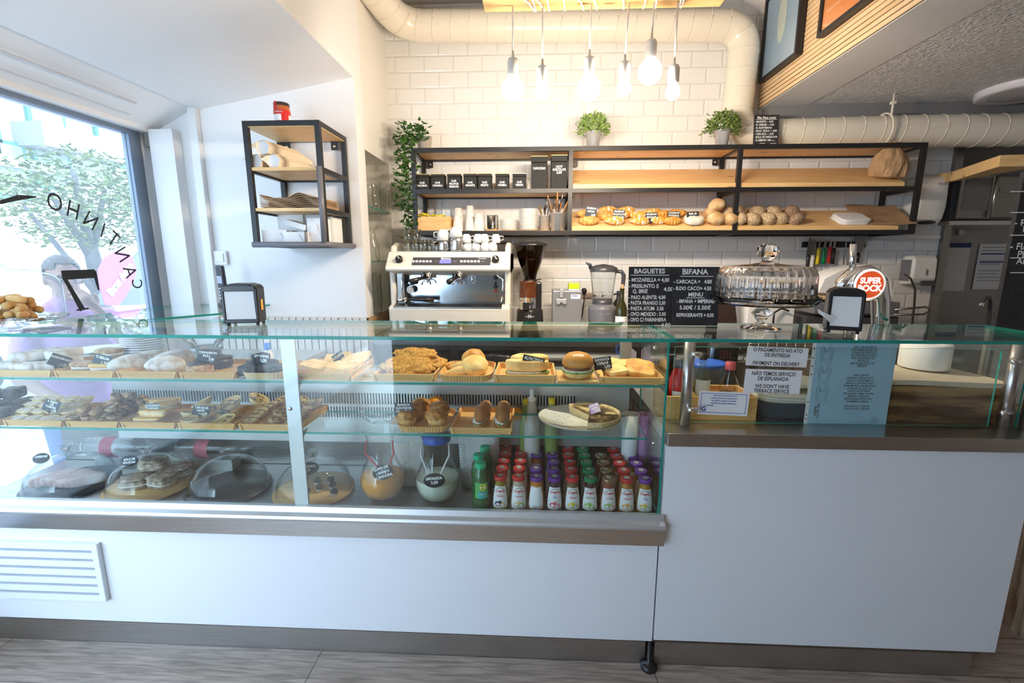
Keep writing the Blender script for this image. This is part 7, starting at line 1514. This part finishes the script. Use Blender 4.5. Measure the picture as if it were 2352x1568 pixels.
# blue sheet
def exb(t, w_, h_):
    st_ = MB().box(-w_/2-.012, -w_/2, -.0004, .0006, -.002, h_); 
    so_ = obj('punched_margin', st_, 'paper', t); hl_ = MB()
    for k in (.07, .12, .28, .62, .72, .82, .93): hl_.lathe([(0, 0), (.0028, 0)], 10, mx=tr(-w_/2-.006, -.0006, k*h_) @ rx(PI/2))
    obj('punch_holes', hl_, 'darkgrey', so_)
    dr_ = MB()
    for cz in (.86, .62, .38):
        for k in range(3): s_ = .022-.005*k; dr_.tube([(-w_*.36+s_*x_, -.0006, cz*h_+s_*1.3*z_) for x_, z_ in ((-1, .6), (-.8, -1), (.8, -1.1), (1, .5), (.5, 1.3), (.2, .5), (-.3, .4), (-.6, 1.2), (-1, .6))], .0004, 4)
    obj('bag_drawings', dr_, mat('thin blue print', (.10, .18, .32), .6), t)
    obj('side_lettering', text('SAY NO TO\nPLASTIC', .010, 0, 0, .0005, rot=-PI/2, bold=.0003), 'darkgrey', t, (-w_*.40, 0, h_*.17))
    obj('number_ring', MB().tube([(w_*.34+.010*math.cos(a), -.0006, h_*.07+.010*math.sin(a)) for a in [k*PI/12 for k in range(25)]], .0003, 4), 'darkgrey', t); obj('number', text('75', .009, w_*.34, h_*.07, .0005), 'darkgrey', t)
bl = [('NÃO UTILIZAÇÃO E', .95), ('DISPONIBILIZAÇÃO DE', .918), ('LOUÇA DE PLÁSTICO', .886), ('DE UTILIZAÇÃO ÚNICA', .854), ('NAS ATIVIDADES DO', .822), ('SETOR DE', .790), ('RESTAURAÇÃO E, OU', .758), ('BEBIDAS.', .728), ('CAROS CLIENTES,', .615), ('SEGUNDO O DECRETO LEI N.º', .582), ('76-2019, DE 2 DE SETEMBRO, A', .550), ('PARTIR DE 1 DE JUNHO DE 2021', .518), ('ENTRA EM VIGOR A PROIBIÇÃO DA', .486), ('UTILIZAÇÃO DE LOUÇA DE', .454), ('PLÁSTICO NO SETOR DA', .422), ('RESTAURAÇÃO. COMO TAL PARA', .390), ('DIMINUIR A UTILIZAÇÃO', .358), ('DESNECESSÁRIA DE PLÁSTICOS', .326), ('PASSAREMOS A COBRAR.', .294), ('SACOS PLÁSTICO - 0,10€ UNI.', .235), ('CAIXAS DE SOPA - 0,20€ UNI.', .203)]
onglass(1876, 2034, 787, 977, 'pale blue typed notice about plastic bags with bag drawings, standing against the counter glass', [(s_, .036 if z_ > .7 else .032, .10, z_, .015, .78 if z_ > .7 else .70) for s_, z_ in bl], y=1.628, extra=exb, col=mat('pale blue paper', (.42, .62, .74), .7))
# speaker, blue tub
q = at(1668, 1.98, 1.06)
t = thing('speaker', 'black portable speaker with faint red lettering behind the notices', 'speaker', (P(1672, 830, Y=2.0).x, 2.02, .955)); hz = P(1672, 796, Y=2.0).z-.955; hb2 = P(1672, 838, Y=2.0).z-.955
obj('housing', MB().box(-.055, .055, 0, .09, hb2*.0, hz), 'blackmatt', t, bev=.015, seg=3); obj('lettering', text('JBL', .05, 0, (hz+hb2)/2, .0012, bold=.001), mat('dull red lettering', (.16, .03, .03), .5), t); obj('blue_strap', MB().tube([(-.062, .0, hb2), (-.062, 0, hz-.01)], .009, 8), mat('dull blue strap', (.08, .16, .30), .5), t)
obj('cable', MB().tube([(.05, 0, hz-.01), (.075, -.01, hz-.03), (.068, -.01, hz-.06), (.05, 0, hz-.065)], .0025, 6), 'black', t)
t = thing('food_tub', 'grey plastic tub with a blue lid behind the oil bottle', 'tub', (P(1625, 880, Y=1.92).x, 1.93, .955)); hz = P(1625, 832, Y=1.92).z-.955
obj('tub', MB().lathe([(0, 0), (.062, 0), (.070, hz-.012)], 32), mat('slate plastic tub', (.10, .15, .22), .3), t); obj('lid', MB().lathe([(.074, hz-.014), (.075, hz), (.06, hz-.002), (0, hz-.002)], 32), mat('mid blue lid', (.03, .12, .55), .3), t)
# stack of lined trays
q0, q1 = P(1732, 940, Y=1.70), P(1885, 940, Y=1.70); cx, w2 = (q0.x+q1.x)/2+.05, .155; zt_ = P(1800, 925, Y=1.70).z
fsq = lambda a_, z_: 1/((abs(math.cos(a_))**4+abs(math.sin(a_))**4)**.25)
n = 11
for k in range(n):
    z = ZW+k*((zt_-ZW)/n); o = obj('serving_tray', MB().lathe([(0, .0), (.93, .0), (1, .010), (1.01, .010), (1.0, .0115), (.92, .002), (0, .002)], 64, 0, False, Matrix.Diagonal((w2, .105, 1, 1)), fsq), mat('slate tray plastic', (.10, .12, .15), .35) if k == 0 else K['slt'], None, (cx, 1.775, z)); K['slt'] = o.data.materials[0]
    tag(o, 'slate grey rounded tray in the stack behind the notices, %s from the bottom' % ORD[k], 'tray', 'stack of slate trays')
zz_ = ZW+n*((zt_-ZW)/n)
for k in range(3):
    tag(obj('tray_liner', MB().lathe([(0, 0), (.93, 0), (.93, .008), (0, .009)], 64, 0, False, Matrix.Diagonal((w2, .10, 1, 1)), fsq), mat('cream liner %d' % k, (.80, .76, .64), .8), None, (cx+.004*k, 1.775, zz_+.004+k*.0095)), 'cream paper liner pile on the slate trays, %s layer' % ('lower', 'middle', 'upper')[k], 'paper liner', 'cream paper liners')
f3 = lambda u, v: .012+.035*(math.sin(u*PI))**.6*(.4+.6*math.sin(v*PI))
tag(obj('paper_pile', MB().sheet(.22, .16, f3, 18, 12, .01), mat('soft cream tissue', (.86, .82, .72), .9), None, (cx+.02, 1.80, zz_+.036)), 'soft heap of cream tissue on the tray liners behind the notices', 'paper')
# plank block with cutting cloth, paper roll, sheet
a, b_ = P(2036, 975, Y=1.66), P(2300, 975, Y=1.66); zt_ = P(2160, 888, Y=1.66).z
tag(obj('walnut_block', MB().box(a.x, b_.x, 1.66, 1.93, ZW, zt_), 'oakdark', bev=.003), 'dark figured walnut block behind the counter glass at the right', 'wood block')
for k in range(4):
    g_ = lambda u, v, k=k: .004+.0045*k+.004*math.sin(u*4+1)+.002*math.sin(v*5)
    tag(obj('cloth_mat', MB().sheet(b_.x-a.x+.01, .28, g_, 20, 8, .004), K.setdefault('felt', mat('cream felt sheet', (.72, .60, .46), .85)), None, ((a.x+b_.x)/2, 1.80, zt_+.001)), 'cream paper sheet on the walnut block, %s from the bottom' % ORD[k], 'paper sheet', 'cream sheets on the walnut block')
q = P(2122, 828, Y=1.86)
t = thing('paper_roll', 'big white paper roll standing on the cream sheets', 'paper roll', (q.x, 1.86, zt_+.026)); hz = P(2122, 793, Y=1.80).z-(zt_+.026); obj('roll', MB().lathe([(.025, 0), (.078, 0), (.080, .003), (.080, hz-.003), (.078, hz), (.025, hz), (.025, 0)], 40), 'paper', t); obj('core', MB().lathe([(.0245, 0), (.0245, hz)], 20), 'kraft', t)
x0_, x1_ = P(2266, 850, Y=1.95).x, P(2310, 850, Y=1.95).x; x1_ = min(x1_, 1.86)
tag(obj('wood_offcut', MB().box(x0_, x1_, 1.95, 1.965, ZW, 1.255), noisy('pale worn board', (.62, .52, .40), (.80, .76, .68), 6, .8, .2, .002, (6, 1, 1))), 'pale worn board standing at the right end of the counter', 'board')
t = thing('wire_rack', 'black wire rack behind the notices on the work surface', 'rack', (P(1790, 830, Y=2.06).x, 2.05, .955))
wb = MB()
for k in range(9): wb.tube([(-.14, 0, .13+.012*k), (.30, 0, .13+.012*k)], .0016, 5)
for k in range(12): wb.tube([(-.14+.04*k, .004, 0), (-.14+.04*k, .004, .23)], .0016, 5)
obj('wires', wb, 'steeldk', t)
# ================================================================ plates and cutlery at the window end
ZP = .9805
def plates2(px, y, n, r, pitch, z, what, grp, mm='china', fn_=0):
    q = at(px, y, z+.1)
    for k in range(n):
        tag(obj('plate', MB().lathe([(0, 0), (r*.55, 0), (r, r*.13), (r, r*.13+.003), (r*.55, .005), (0, .005)], 40), mm, None, (q.x+.001*math.sin(k*5), y, z+k*pitch)), '%s, %s from the bottom' % (what, ORD[k] if k < 12 else 'thirteenth'), 'plate', grp)
plates2(330, 2.42, 11, .105, .0125, ZP, 'large white plate in the tall stack behind the sugared buns', 'tall stack of white plates')
plates2(228, 2.32, 6, .125, .013, ZP, 'wide cream plate in the low stack behind the blue price tag', 'low stack of cream plates', mat('cream stoneware', (.62, .60, .50), .3))
q = at(473, 2.32, ZP+.1); c = (q.x, 2.32, ZP); t = thing('cutlery_cup', 'steel cup full of knives behind the CINNAMON ROLL tag', 'cutlery cup', c)
obj('cup', MB().lathe([(0, 0), (.058, 0), (.075, .10), (.077, .10), (.075, .098), (.056, .003), (0, .003)], 32), 'steel', t)
cutlery(c, .075, .10, 9, 11, 'the steel cup behind the CINNAMON ROLL tag', 'knives in the steel cup', .20, ('steeldk', 'steel'))
q = at(633, 2.30, ZP+.05); t = thing('sanitiser_bottle', 'small white bottle with blue cap left of the steel mullion', 'bottle', (P(634, 825, Y=2.06).x, 2.0, 1.0505)); hh = P(634, 788, Y=2.0).z-1.0505
obj('bottle', MB().lathe([(0, 0), (.022, 0), (.023, hh*.5), (.012, hh*.75)], 20), 'china', t); obj('cap', MB().lathe([(.013, hh*.72), (.013, hh), (0, hh)], 16), mat('bright blue cap', (.05, .20, .75), .3), t); obj('label', MB().lathe([(.0232, .008), (.0232, hh*.3)], 20), mat('light blue label', (.20, .40, .60), .5), t)
t = thing('steel_tub', 'small clear tub right of the knife cup', 'tub', (P(525, 815, Y=2.2).x, 2.30, ZP)); obj('tub', MB().lathe([(0, 0), (.04, 0), (.046, .07), (.044, .07), (.038, .004)], 24), 'plasticclear', t)
# ================================================================ glass shelf along the window with its things
gx = P(300, 728, Z=1.262).x
gs = tag(obj('window_glass_shelf', MB().prism([(-2.2, 2.02), (-1.90, 1.93), (-1.62, 2.30), (-1.62, 2.76), (-2.2, 2.76)], 1.250, 1.260, 'XY', 0), ['edge', 'glass']), 'clear glass shelf with green edge beside the street window', 'shelf')
gs.data.polygons[0].material_index = 1; gs.data.polygons[1].material_index = 1
xe = -1.60
gs2 = None
ZH = 1.2605
q = P(443, 690, Z=ZH)
t = thing('cake_stand', 'low glass cake stand with beaded rim on the window shelf', 'cake stand', (q.x, q.y, ZH)); Zc = P(443, 640, Y=q.y).z-ZH
obj('stand', MB().lathe([(0, 0), (.062, 0), (.05, .010), (.018, .02), (.012, .03), (.022, Zc*.35), (.030, Zc*.5), (.022, Zc*.7), (.012, Zc*.8), (.03, Zc*.88), (.150, Zc*.90), (.160, Zc*.92), (.162, Zc*1.12), (.158, Zc*1.12), (.154, Zc*.95), (0, Zc*.93)], 64, fn=lambda a, z: 1+(.012*math.cos(32*a) if z > Zc*.85 else 0)), 'crystal', t)
q = P(400, 688, Z=ZH); yj = q.y+.12; q = at(400, yj, ZH); t = thing('cookie_jar', 'clear jar with cork lid behind the low glass cake stand', 'jar', q); hj = P(400, 604, Y=yj).z-ZH; hl2 = P(400, 592, Y=yj).z-ZH; rj = (P(436, 640, Y=yj).x-P(365, 640, Y=yj).x)/2
obj('jar', MB().lathe([(0, .003), (rj, .003), (rj, hj-.01), (rj*.96, hj)], 40), 'thin', t); obj('cork_lid', MB().lathe([(0, hj-.01), (rj*.98, hj-.01), (rj, hj), (rj, hl2), (0, hl2)], 40), noisy('cork', (.50, .32, .16), (.66, .46, .26), 60, .8, .3), t)
tag(obj('cable_box', MB().box(-.05, .05, -.015, .015, 0, .025), mat('brick red box', (.50, .14, .06), .6), None, (at(418, yj-.02, ZH).x, yj-.02, ZH+.004), (0, 0, -.2)), 'small brick red packet inside the cork-lidded jar', 'packet')
yt_ = 2.55; q = at(519, yt_, ZH); t = thing('cordless_phone', 'dark cordless telephone standing upright on the end of the window shelf', 'telephone', q, rz=-.2); hp = P(519, 612, Y=yt_).z-ZH; wp = .024
obj('handset', MB().slab(0, 0, .006, .048, .026, hp, e=4, r=.15), 'darkgrey', t, rot=(.05, 0, 0)); obj('screen', MB().box(-.016, .016, -.0152, -.0135, hp*.60, hp*.78), mat('grey blue screen', (.45, .50, .60), .3), t, rot=(.05, 0, 0))
kb2 = MB()
for i in range(4):
    for j in range(3): kb2.box(-.016+.012*j, -.008+.012*j, -.0152, -.0135, hp*.22+.018*i, hp*.22+.018*i+.009)
obj('keypad', kb2, 'steelsatin', t, rot=(.05, 0, 0)); obj('cradle', MB().slab(0, 0, 0, .07, .06, .03, e=4), 'darkgrey', t)
q = P(507, 592, Y=YF-.01); t = thing('light_switch', 'white square light switch on the white wall beside the pipe trunking', 'light switch', (q.x, YF, q.z)); obj('plate', MB().box(-.043, .043, -.02, 0, -.043, .043), 'white', t, bev=.006); obj('rocker', MB().box(-.026, .026, -.026, -.02, -.026, .026), 'white', t, bev=.003)
tag(obj('wall_fixing', MB().ball((0, 0, 0), .018, 16, 10), 'chrome', None, P(457, 708, Y=YF-.02)), 'small steel fixing under the window shelf', 'fixing')
# biscuits under a glass cover on the glass top, far left
q = P(40, 742, Z=ZG); yb2 = 1.72
t = thing('glass_cover', 'large glass cover over biscuits at the far left of the glass top', 'glass cover', (at(25, yb2, ZG).x, yb2, ZG)); rg = P(112, 700, Y=yb2).x-t.location.x
zr_ = P(40, 728, Y=yb2).z-ZG
obj('stand', MB().lathe([(0, 0), (.08, 0), (.03, .012), (.03, zr_*.5), (rg*1.0, zr_*.7), (rg*1.04, zr_), (rg, zr_), (0, zr_*.9)], 48), 'crystal', t)
hc = P(40, 615, Y=yb2).z-ZG
obj('cover', MB().lathe([(rg*.97, zr_+.002), (rg*.97, hc*.72), (rg*.85, hc*.88), (rg*.4, hc*.97), (.02, hc*.98)], 48), 'thin', t); obj('knob', MB().ball((0, 0, hc), (.02, .02, .02), 16, 10), 'crystal', t)
r_ = random.Random(8); k = 0
for lay in range(3):
    for i in range(7-lay*2):
        a = i*2.4+lay; rr_ = rg*(.72-.18*lay)*(.5+.5*((i*37) % 10)/10); s_ = .030
        pts = [(s_*math.cos(b_), s_*.8*math.sin(b_), 0) for b_ in [x_*.62 for x_ in range(8 if k % 2 else 10)]]
        o = obj('ring_biscuit', MB().tube(pts, .014, 10), 'biscuit', None, (t.location.x+rr_*math.cos(a), yb2+rr_*.8*math.sin(a), ZG+zr_+.014+lay*.027), (r_.uniform(-.4, .4), r_.uniform(-.4, .4), a)); k += 1
        tag(o, 'golden curved biscuit in the heap under the glass cover at the far left', 'biscuit', 'biscuits under the glass cover')

# ================================================================ the street outside
struct('ground', MB().box(-30, XW-.11, -12, 30, -.35, -.25), noisy('pale cobbles', (.34, .34, .35), (.46, .46, .45), 14, .9, .3, .01))
def bwin(t, x, y, z, w_, h_): f_ = obj('window', MB().box(x-.02, x+.12, y-w_/2, y+w_/2, z, z+h_), mat('pale green shutter', (.10, .30, .23), .6) if 'shut' not in K else K['shut'], t); K['shut'] = f_.data.materials[0]; obj('pane', MB().box(x+.12, x+.13, y-w_/2+.1, y+w_/2-.1, z+.1, z+h_-.1), mat('house pane', (.35, .42, .42), .2) if 'hp' not in K else K['hp'], f_); K['hp'] = bpy.data.materials['house pane']
bt_ = thing('apartment_building', 'tall white apartment building with pale green shutters across the street', 'building')
XB = -16
obj('wall', MB().box(XB-6, XB, -8, 40, -.25, 16), mat('white rendered facade', (.60, .59, .56), .8), bt_)
obj('cornice', MB().box(XB, XB+.35, -8, 40, 4.2, 4.5), mat('cream cornice', (.40, .39, .36), .8), bt_); obj('cornice', MB().box(XB, XB+.35, -8, 40, 7.6, 7.9), 'cream', bt_)
for px, py, w_ in ((98, 252, 1.2), (116, 378, 1.2), (20, 395, 1.0), (-60, 300, 1.2), (250, 330, 1.2)):
    q = P(px, py, X=XB); bwin(bt_, XB, q.y, q.z-.8, w_, 1.7)
bl3 = obj('balcony', MB().box(XB, XB+1.0, P(30, 320, X=XB).y, P(250, 350, X=XB).y, P(140, 350, X=XB).z-.1, P(140, 350, X=XB).z+.6), mat('balcony cream', (.36, .36, .34), .8), bt_)
xt = -7.0; qb = P(222, 640, X=xt); qc = P(190, 470, X=xt)
tt = thing('street_tree', 'pale leafy tree on the pavement outside the window', 'tree', (xt, qb.y, -.25))
z0_ = -.25; zf1 = P(212, 560, X=xt).z-z0_
obj('trunk', MB().tube([(0, 0, 0), (0, .02, zf1*.8), (.02, -.05, zf1)], [.14, .11, .09], 10).tube([(0, -.03, zf1*.9), (.1, -.6, zf1+.7)], [.07, .03], 8).tube([(0, -.03, zf1*.9), (-.1, .5, zf1+.9)], [.07, .03], 8).tube([(0, -.03, zf1*.95), (0, -.1, zf1+1.1)], [.08, .03], 8).tube([(0, -.03, zf1*.6), (0, -.9, zf1+.5)], [.05, .02], 8), noisy('pale bark', (.12, .12, .12), (.20, .20, .19), 8, .9, .5), tt)
rc = qc.z-P(190, 560, X=xt).z
def ft(r_):
    while True:
        v = Vector((r_.uniform(-1, 1), r_.uniform(-1, 1), r_.uniform(-1, 1)))
        if v.length < 1 and (noise.noise(v*2.6+Vector((3, 1, 2))) > -.18): break
    return Vector((v.x*1.0, (qc.y-qb.y)+v.y*1.15, qc.z-z0_+v.z*.78+.1*(1-abs(v.y)))), 0
obj('foliage', leafcloud(2600, ft, .10, 21, .6), noisy('pale sunlit leaves', (.07, .12, .03), (.26, .32, .12), 3, .7, 0), tt)
# parked van
qv = P(20, 640, X=-6.0)
vt = thing('parked_van', 'white van with a roof rack parked across the pavement', 'van', (-8.0, qv.y-1.2, -.25)); 
pv = [(-2.4, .35), (2.2, .35), (2.3, .9), (1.7, 1.25), (1.1, 1.95), (-2.3, 2.0), (-2.4, 1.2)]
obj('body', MB().prism(pv, -.9, .9, 'YZ'), 'lam', vt, bev=.08, seg=3); obj('side_window', MB().prism([(.2, 1.2), (1.5, 1.2), (1.0, 1.8), (.2, 1.8)], .9, .92, 'YZ').box(.9, .92, -1.8, -.1, 1.25, 1.8), mat('van window', (.12, .14, .18), .1), vt)
rk = MB()
for y_ in (-2, -1.2, -.4, .4, 1): rk.tube([(-.8, y_, 2.1), (.8, y_, 2.1)], .025, 6)
for x_ in (-.8, .8): rk.tube([(x_, -2.2, 2.1), (x_, 1.1, 2.1)], .03, 6)
obj('roof_rack', rk, 'grey', vt)
for y_ in (-1.6, 1.5): obj('wheel', MB().lathe([(0, -.12), (.33, -.12), (.36, -.06), (.36, .06), (.33, .12), (0, .12)], 28, mx=ry(PI/2)), 'black', vt, (.85, y_, .36))
# advertising flag
xf = -4.2; pf = [P(x_, y_, X=xf) for x_, y_ in ((243, 700), (228, 655), (226, 620), (240, 592), (262, 578), (285, 578), (305, 590), (314, 620), (308, 645), (290, 680), (272, 702))]
fl = thing('pink_flag', 'pink rounded advertising flag reading Bem Auto on the pavement', 'flag', (xf, pf[0].y, -.25))
n = len(pf); mb = MB(); vs = [(0, p.y-pf[0].y, p.z+.25) for p in pf]; mb.add(vs+[(-.01, b_, c_) for a, b_, c_ in vs], [tuple(range(n)), tuple(reversed(range(n, 2*n)))]+[(i, i+n, (i+1) % n+n, (i+1) % n) for i in range(n)])
obj('cloth', mb, mat('pink flag cloth', (.50, .14, .40), .7), fl); pm_ = P(276, 640, X=xf); d_ = P(306, 603, X=xf)-P(248, 682, X=xf); ang = math.atan2(d_.z, d_.y)
tm = text('Bem Auto', d_.length*.21, 0, 0, bold=.008, rot=ang); obj('lettering', MB().add([(.006, v[0]+pm_.y-pf[0].y, v[2]+pm_.z+.25) for v in tm.v], tm.f), 'chalk', fl)
pbot = P(256, 705, X=xf); obj('pole', MB().tube([(0, pbot.y-pf[0].y, 0), (0, pbot.y-pf[0].y, pbot.z+.25)], .02, 8).lathe([(0, 0), (.3, 0), (.28, .05), (0, .06)], 20), 'grey', fl)
# parasol and clutter seen past the flag
t = thing('parasol', 'closed blue grey parasol far down the street', 'parasol', (-5.4, P(335, 620, X=-5.4).y, -.25)); hp_ = P(335, 575, X=-5.4).z+.25; obj('canopy', MB().lathe([(.6, hp_-.7), (.5, hp_-.5), (.05, hp_)], 12, sm=False), mat('slate canopy', (.18, .20, .28), .7), t); obj('pole', MB().tube([(0, 0, 0), (0, 0, hp_)], .03, 8), 'grey', t)
t = thing('bench', 'slatted bench on the pavement outside the window', 'bench', (-2.95, 1.35, -.25))
sb = MB()
for k in range(5): sb.box(-.30+.12*k, -.22+.12*k, -1.2, .6, .42, .45)
obj('seat', sb, mat('grey wooden slats', (.28, .30, .34), .6), t)
for y_ in (-1.0, .4): obj('leg', MB().box(-.28, -.22, y_, y_+.05, 0, .42).box(.18, .24, y_, y_+.05, 0, .42), 'grey', t)

# ================================================================ the man at the window
hd_ = P(146, 640, X=-2.72); hx, hy, hz_ = hd_.x, hd_.y, hd_.z
man = thing('person', 'man with glasses and a pink polo shirt outside the window, hand raised to his chin', 'person', (hx, hy, -.25))
H0 = hz_+.25              # head centre above the pavement
fdir = Vector((.86, -.50, -.12)).normalized()         # he looks in towards the counter
sdir = Vector((-fdir.y, fdir.x, 0)).normalized()      # his left
def L3(f_, s_, u_): return Vector((0, 0, H0))+fdir*f_+sdir*s_+Vector((0, 0, u_))
def cap(mb, a, b_, r0, r1, n=12, k=7):
    pts = [a+(b_-a)*i/k for i in range(k+1)]; mb.tube(pts, [r0+(r1-r0)*i/k for i in range(k+1)], n); mb.ball(a, r0, n, 8); mb.ball(b_, r1, n, 8)
body = MB()
MH = Matrix((( fdir.x, sdir.x, 0, 0), (fdir.y, sdir.y, 0, 0), (0, 0, 1, 0), (0, 0, 0, 1)))
def hb3(c_, r_, n=18, m_=12): p = L3(*c_); body.ball((0, 0, 0), r_, n, m_, mx=tr(*p) @ MH)
hb3((0, 0, .015), (.098, .076, .105), 24, 16); hb3((.025, 0, -.05), (.068, .060, .068)); hb3((.045, 0, -.095), (.036, .032, .022))
cap(body, L3(.088, 0, .012), L3(.112, 0, -.022), .011, .016); hb3((.104, .010, -.027), (.009, .008, .007)); hb3((.104, -.010, -.027), (.009, .008, .007))
hb3((.088, 0, -.060), (.012, .024, .006)); hb3((.087, 0, -.071), (.012, .020, .006)); cap(body, L3(.086, .045, .032), L3(.092, -.045, .032), .010, .010)
for s_ in (-1, 1): hb3((-.005, s_*.080, -.008), (.018, .009, .030)); hb3((.077, s_*.031, .005), (.011, .014, .010))
cap(body, L3(-.015, 0, -.07), L3(-.035, 0, -.20), .056, .062)
tor = [(L3(-.05, 0, -.25), .09), (L3(-.06, 0, -.40), .125), (L3(-.06, 0, -.60), .125), (L3(-.05, 0, -.78), .13)]
sh_ = [L3(-.05, s_*.18, -.26) for s_ in (-1, 1)]
for i in range(4): body.ball((0, 0, 0), (tor[i][1], tor[i][1]*1.45, .13), 20, 12, mx=tr(*tor[i][0]) @ MH)
cap(body, sh_[0], sh_[1], .062, .062)
eR, wR = L3(.08, -.26, -.52), L3(.26, -.16, -.62)      # right arm resting forward
eL, wL = L3(.14, .24, -.46), L3(.14, .09, -.16)        # left arm bent up, hand at the chin
for s0, e0, w0 in ((sh_[0], eR, wR), (sh_[1], eL, wL)): cap(body, s0, e0, .052, .040); cap(body, e0, w0, .038, .026)
def hand(w0, dirv, nrm, curl):
    dirv = dirv.normalized(); sd2 = dirv.cross(nrm).normalized(); nrm = sd2.cross(dirv).normalized()
    cap(body, w0, w0+dirv*.085, .026, .030, 10, 5)
    for i, (o_, ln) in enumerate(((-.030, .066), (-.010, .076), (.010, .072), (.029, .056))):
        p0 = w0+dirv*.09+sd2*o_; p1 = p0+(dirv*math.cos(curl)+nrm*math.sin(curl))*ln*.5; p2 = p1+(dirv*math.cos(curl*2.2)+nrm*math.sin(curl*2.2))*ln*.5
        body.tube([p0-dirv*.02, p0, p1, p2], [.010, .010, .009, .007], 8); body.ball(p2, .007, 8, 6)
    p0 = w0+dirv*.025-sd2*.028; body.tube([p0, p0+dirv*.03-sd2*.025+nrm*.01, p0+dirv*.055-sd2*.028+nrm*.022], [.012, .011, .008], 8)
hand(wL, L3(.02, -.08, .10)-L3(0, 0, 0), Vector((-fdir.x, -fdir.y, 0)), .6); hand(wR, fdir*.7+Vector((0, 0, -.5)), Vector((0, 0, -1)), .5)
hips = L3(-.06, 0, -.86); body.ball((0, 0, 0), (.13, .18, .12), 20, 12, mx=tr(*hips) @ MH)
for s_ in (-1, 1):
    hp2 = hips+sdir*s_*.095; kn = Vector((hp2.x+fdir.x*.03, hp2.y+fdir.y*.03, max(.42, hips.z*.52))); an = Vector((hp2.x-fdir.x*.01, hp2.y, .09)); cap(body, hp2, kn, .085, .060); cap(body, kn, an, .058, .040); cap(body, an, an+fdir*.13+Vector((0, 0, -.04)), .040, .035)
bo = obj('body', body, 'skin', man); rm = bo.modifiers.new('remesh', 'REMESH'); rm.mode = 'VOXEL'; rm.voxel_size = .007; rm.use_smooth_shade = True; sm = bo.modifiers.new('smooth', 'SMOOTH'); sm.iterations = 3; sm.factor = .5
sh2 = MB()
for i in range(4): sh2.ball((0, 0, 0), (tor[i][1]*1.10, tor[i][1]*1.56, .14), 20, 12, mx=tr(*tor[i][0]) @ MH)
cap(sh2, sh_[0], sh_[1], .072, .072); cap(sh2, L3(-.022, 0, -.125), L3(-.035, 0, -.21), .066, .078)
for s0, e0 in ((sh_[0], eR), (sh_[1], eL)): cap(sh2, s0, s0+(e0-s0)*.72, .064, .060)
so2 = obj('polo_shirt', sh2, 'pinkfab', man); rm = so2.modifiers.new('remesh', 'REMESH'); rm.mode = 'VOXEL'; rm.voxel_size = .010; rm.use_smooth_shade = True; sm = so2.modifiers.new('smooth', 'SMOOTH'); sm.iterations = 4
tr2 = MB(); tr2.ball((0, 0, 0), (.14, .195, .135), 20, 12, mx=tr(*hips) @ MH)
for s_ in (-1, 1):
    hp2 = hips+sdir*s_*.095; kn = Vector((hp2.x+fdir.x*.03, hp2.y+fdir.y*.03, max(.42, hips.z*.52))); an = Vector((hp2.x-fdir.x*.01, hp2.y, .10)); cap(tr2, hp2, kn, .096, .072); cap(tr2, kn, an, .070, .058)
to = obj('trousers', tr2, mat('blue denim', (.10, .16, .30), .8), man); rm = to.modifiers.new('remesh', 'REMESH'); rm.mode = 'VOXEL'; rm.voxel_size = .012; rm.use_smooth_shade = True
hm = MB(); hm.ball((0, 0, 0), (.104, .083, .098), 30, 18, nz=.06, fr=6, mx=tr(*L3(-.012, 0, .038)) @ MH)
keep = [f for f in hm.f if all(((Vector(hm.v[i])-L3(0, 0, 0)).dot(fdir) < .062 or (hm.v[i][2]-H0) > .085) and (hm.v[i][2]-H0) > (.045 if (Vector(hm.v[i])-L3(0, 0, 0)).dot(fdir) > -.0 else -.045) for i in f)]
h2 = MB(); h2.add(hm.v, keep, 0, True); obj('hair', h2, 'hair', man)
gm = MB()
for s_ in (-1, 1): gm.tube([L3(.096, s_*.033+.024*math.cos(a), .006+.018*math.sin(a)) for a in [k*PI/8 for k in range(17)]], .0022, 6); gm.tube([L3(.094, s_*.057, .010), L3(.03, s_*.082, .012), L3(-.005, s_*.084, .006)], .002, 6)
gm.tube([L3(.096, -.010, .010), L3(.104, 0, .012), L3(.096, .010, .010)], .002, 6); obj('glasses', gm, 'darkgrey', man)
for s_ in (-1, 1): obj('eye', MB().ball(L3(.080, s_*.031, .005), .0125, 14, 10).ball(L3(.090, s_*.031, .004), .0045, 10, 8, 1), ['china', 'black'], man)
# shoes
for s_ in (-1, 1): obj('shoe', MB().slab(hips.x+sdir.x*s_*.095+fdir.x*.06, hips.y+sdir.y*s_*.095+fdir.y*.06, 0, .28, .10, .10, e=2.6, rz=math.atan2(fdir.y, fdir.x)), 'darkgrey', man)
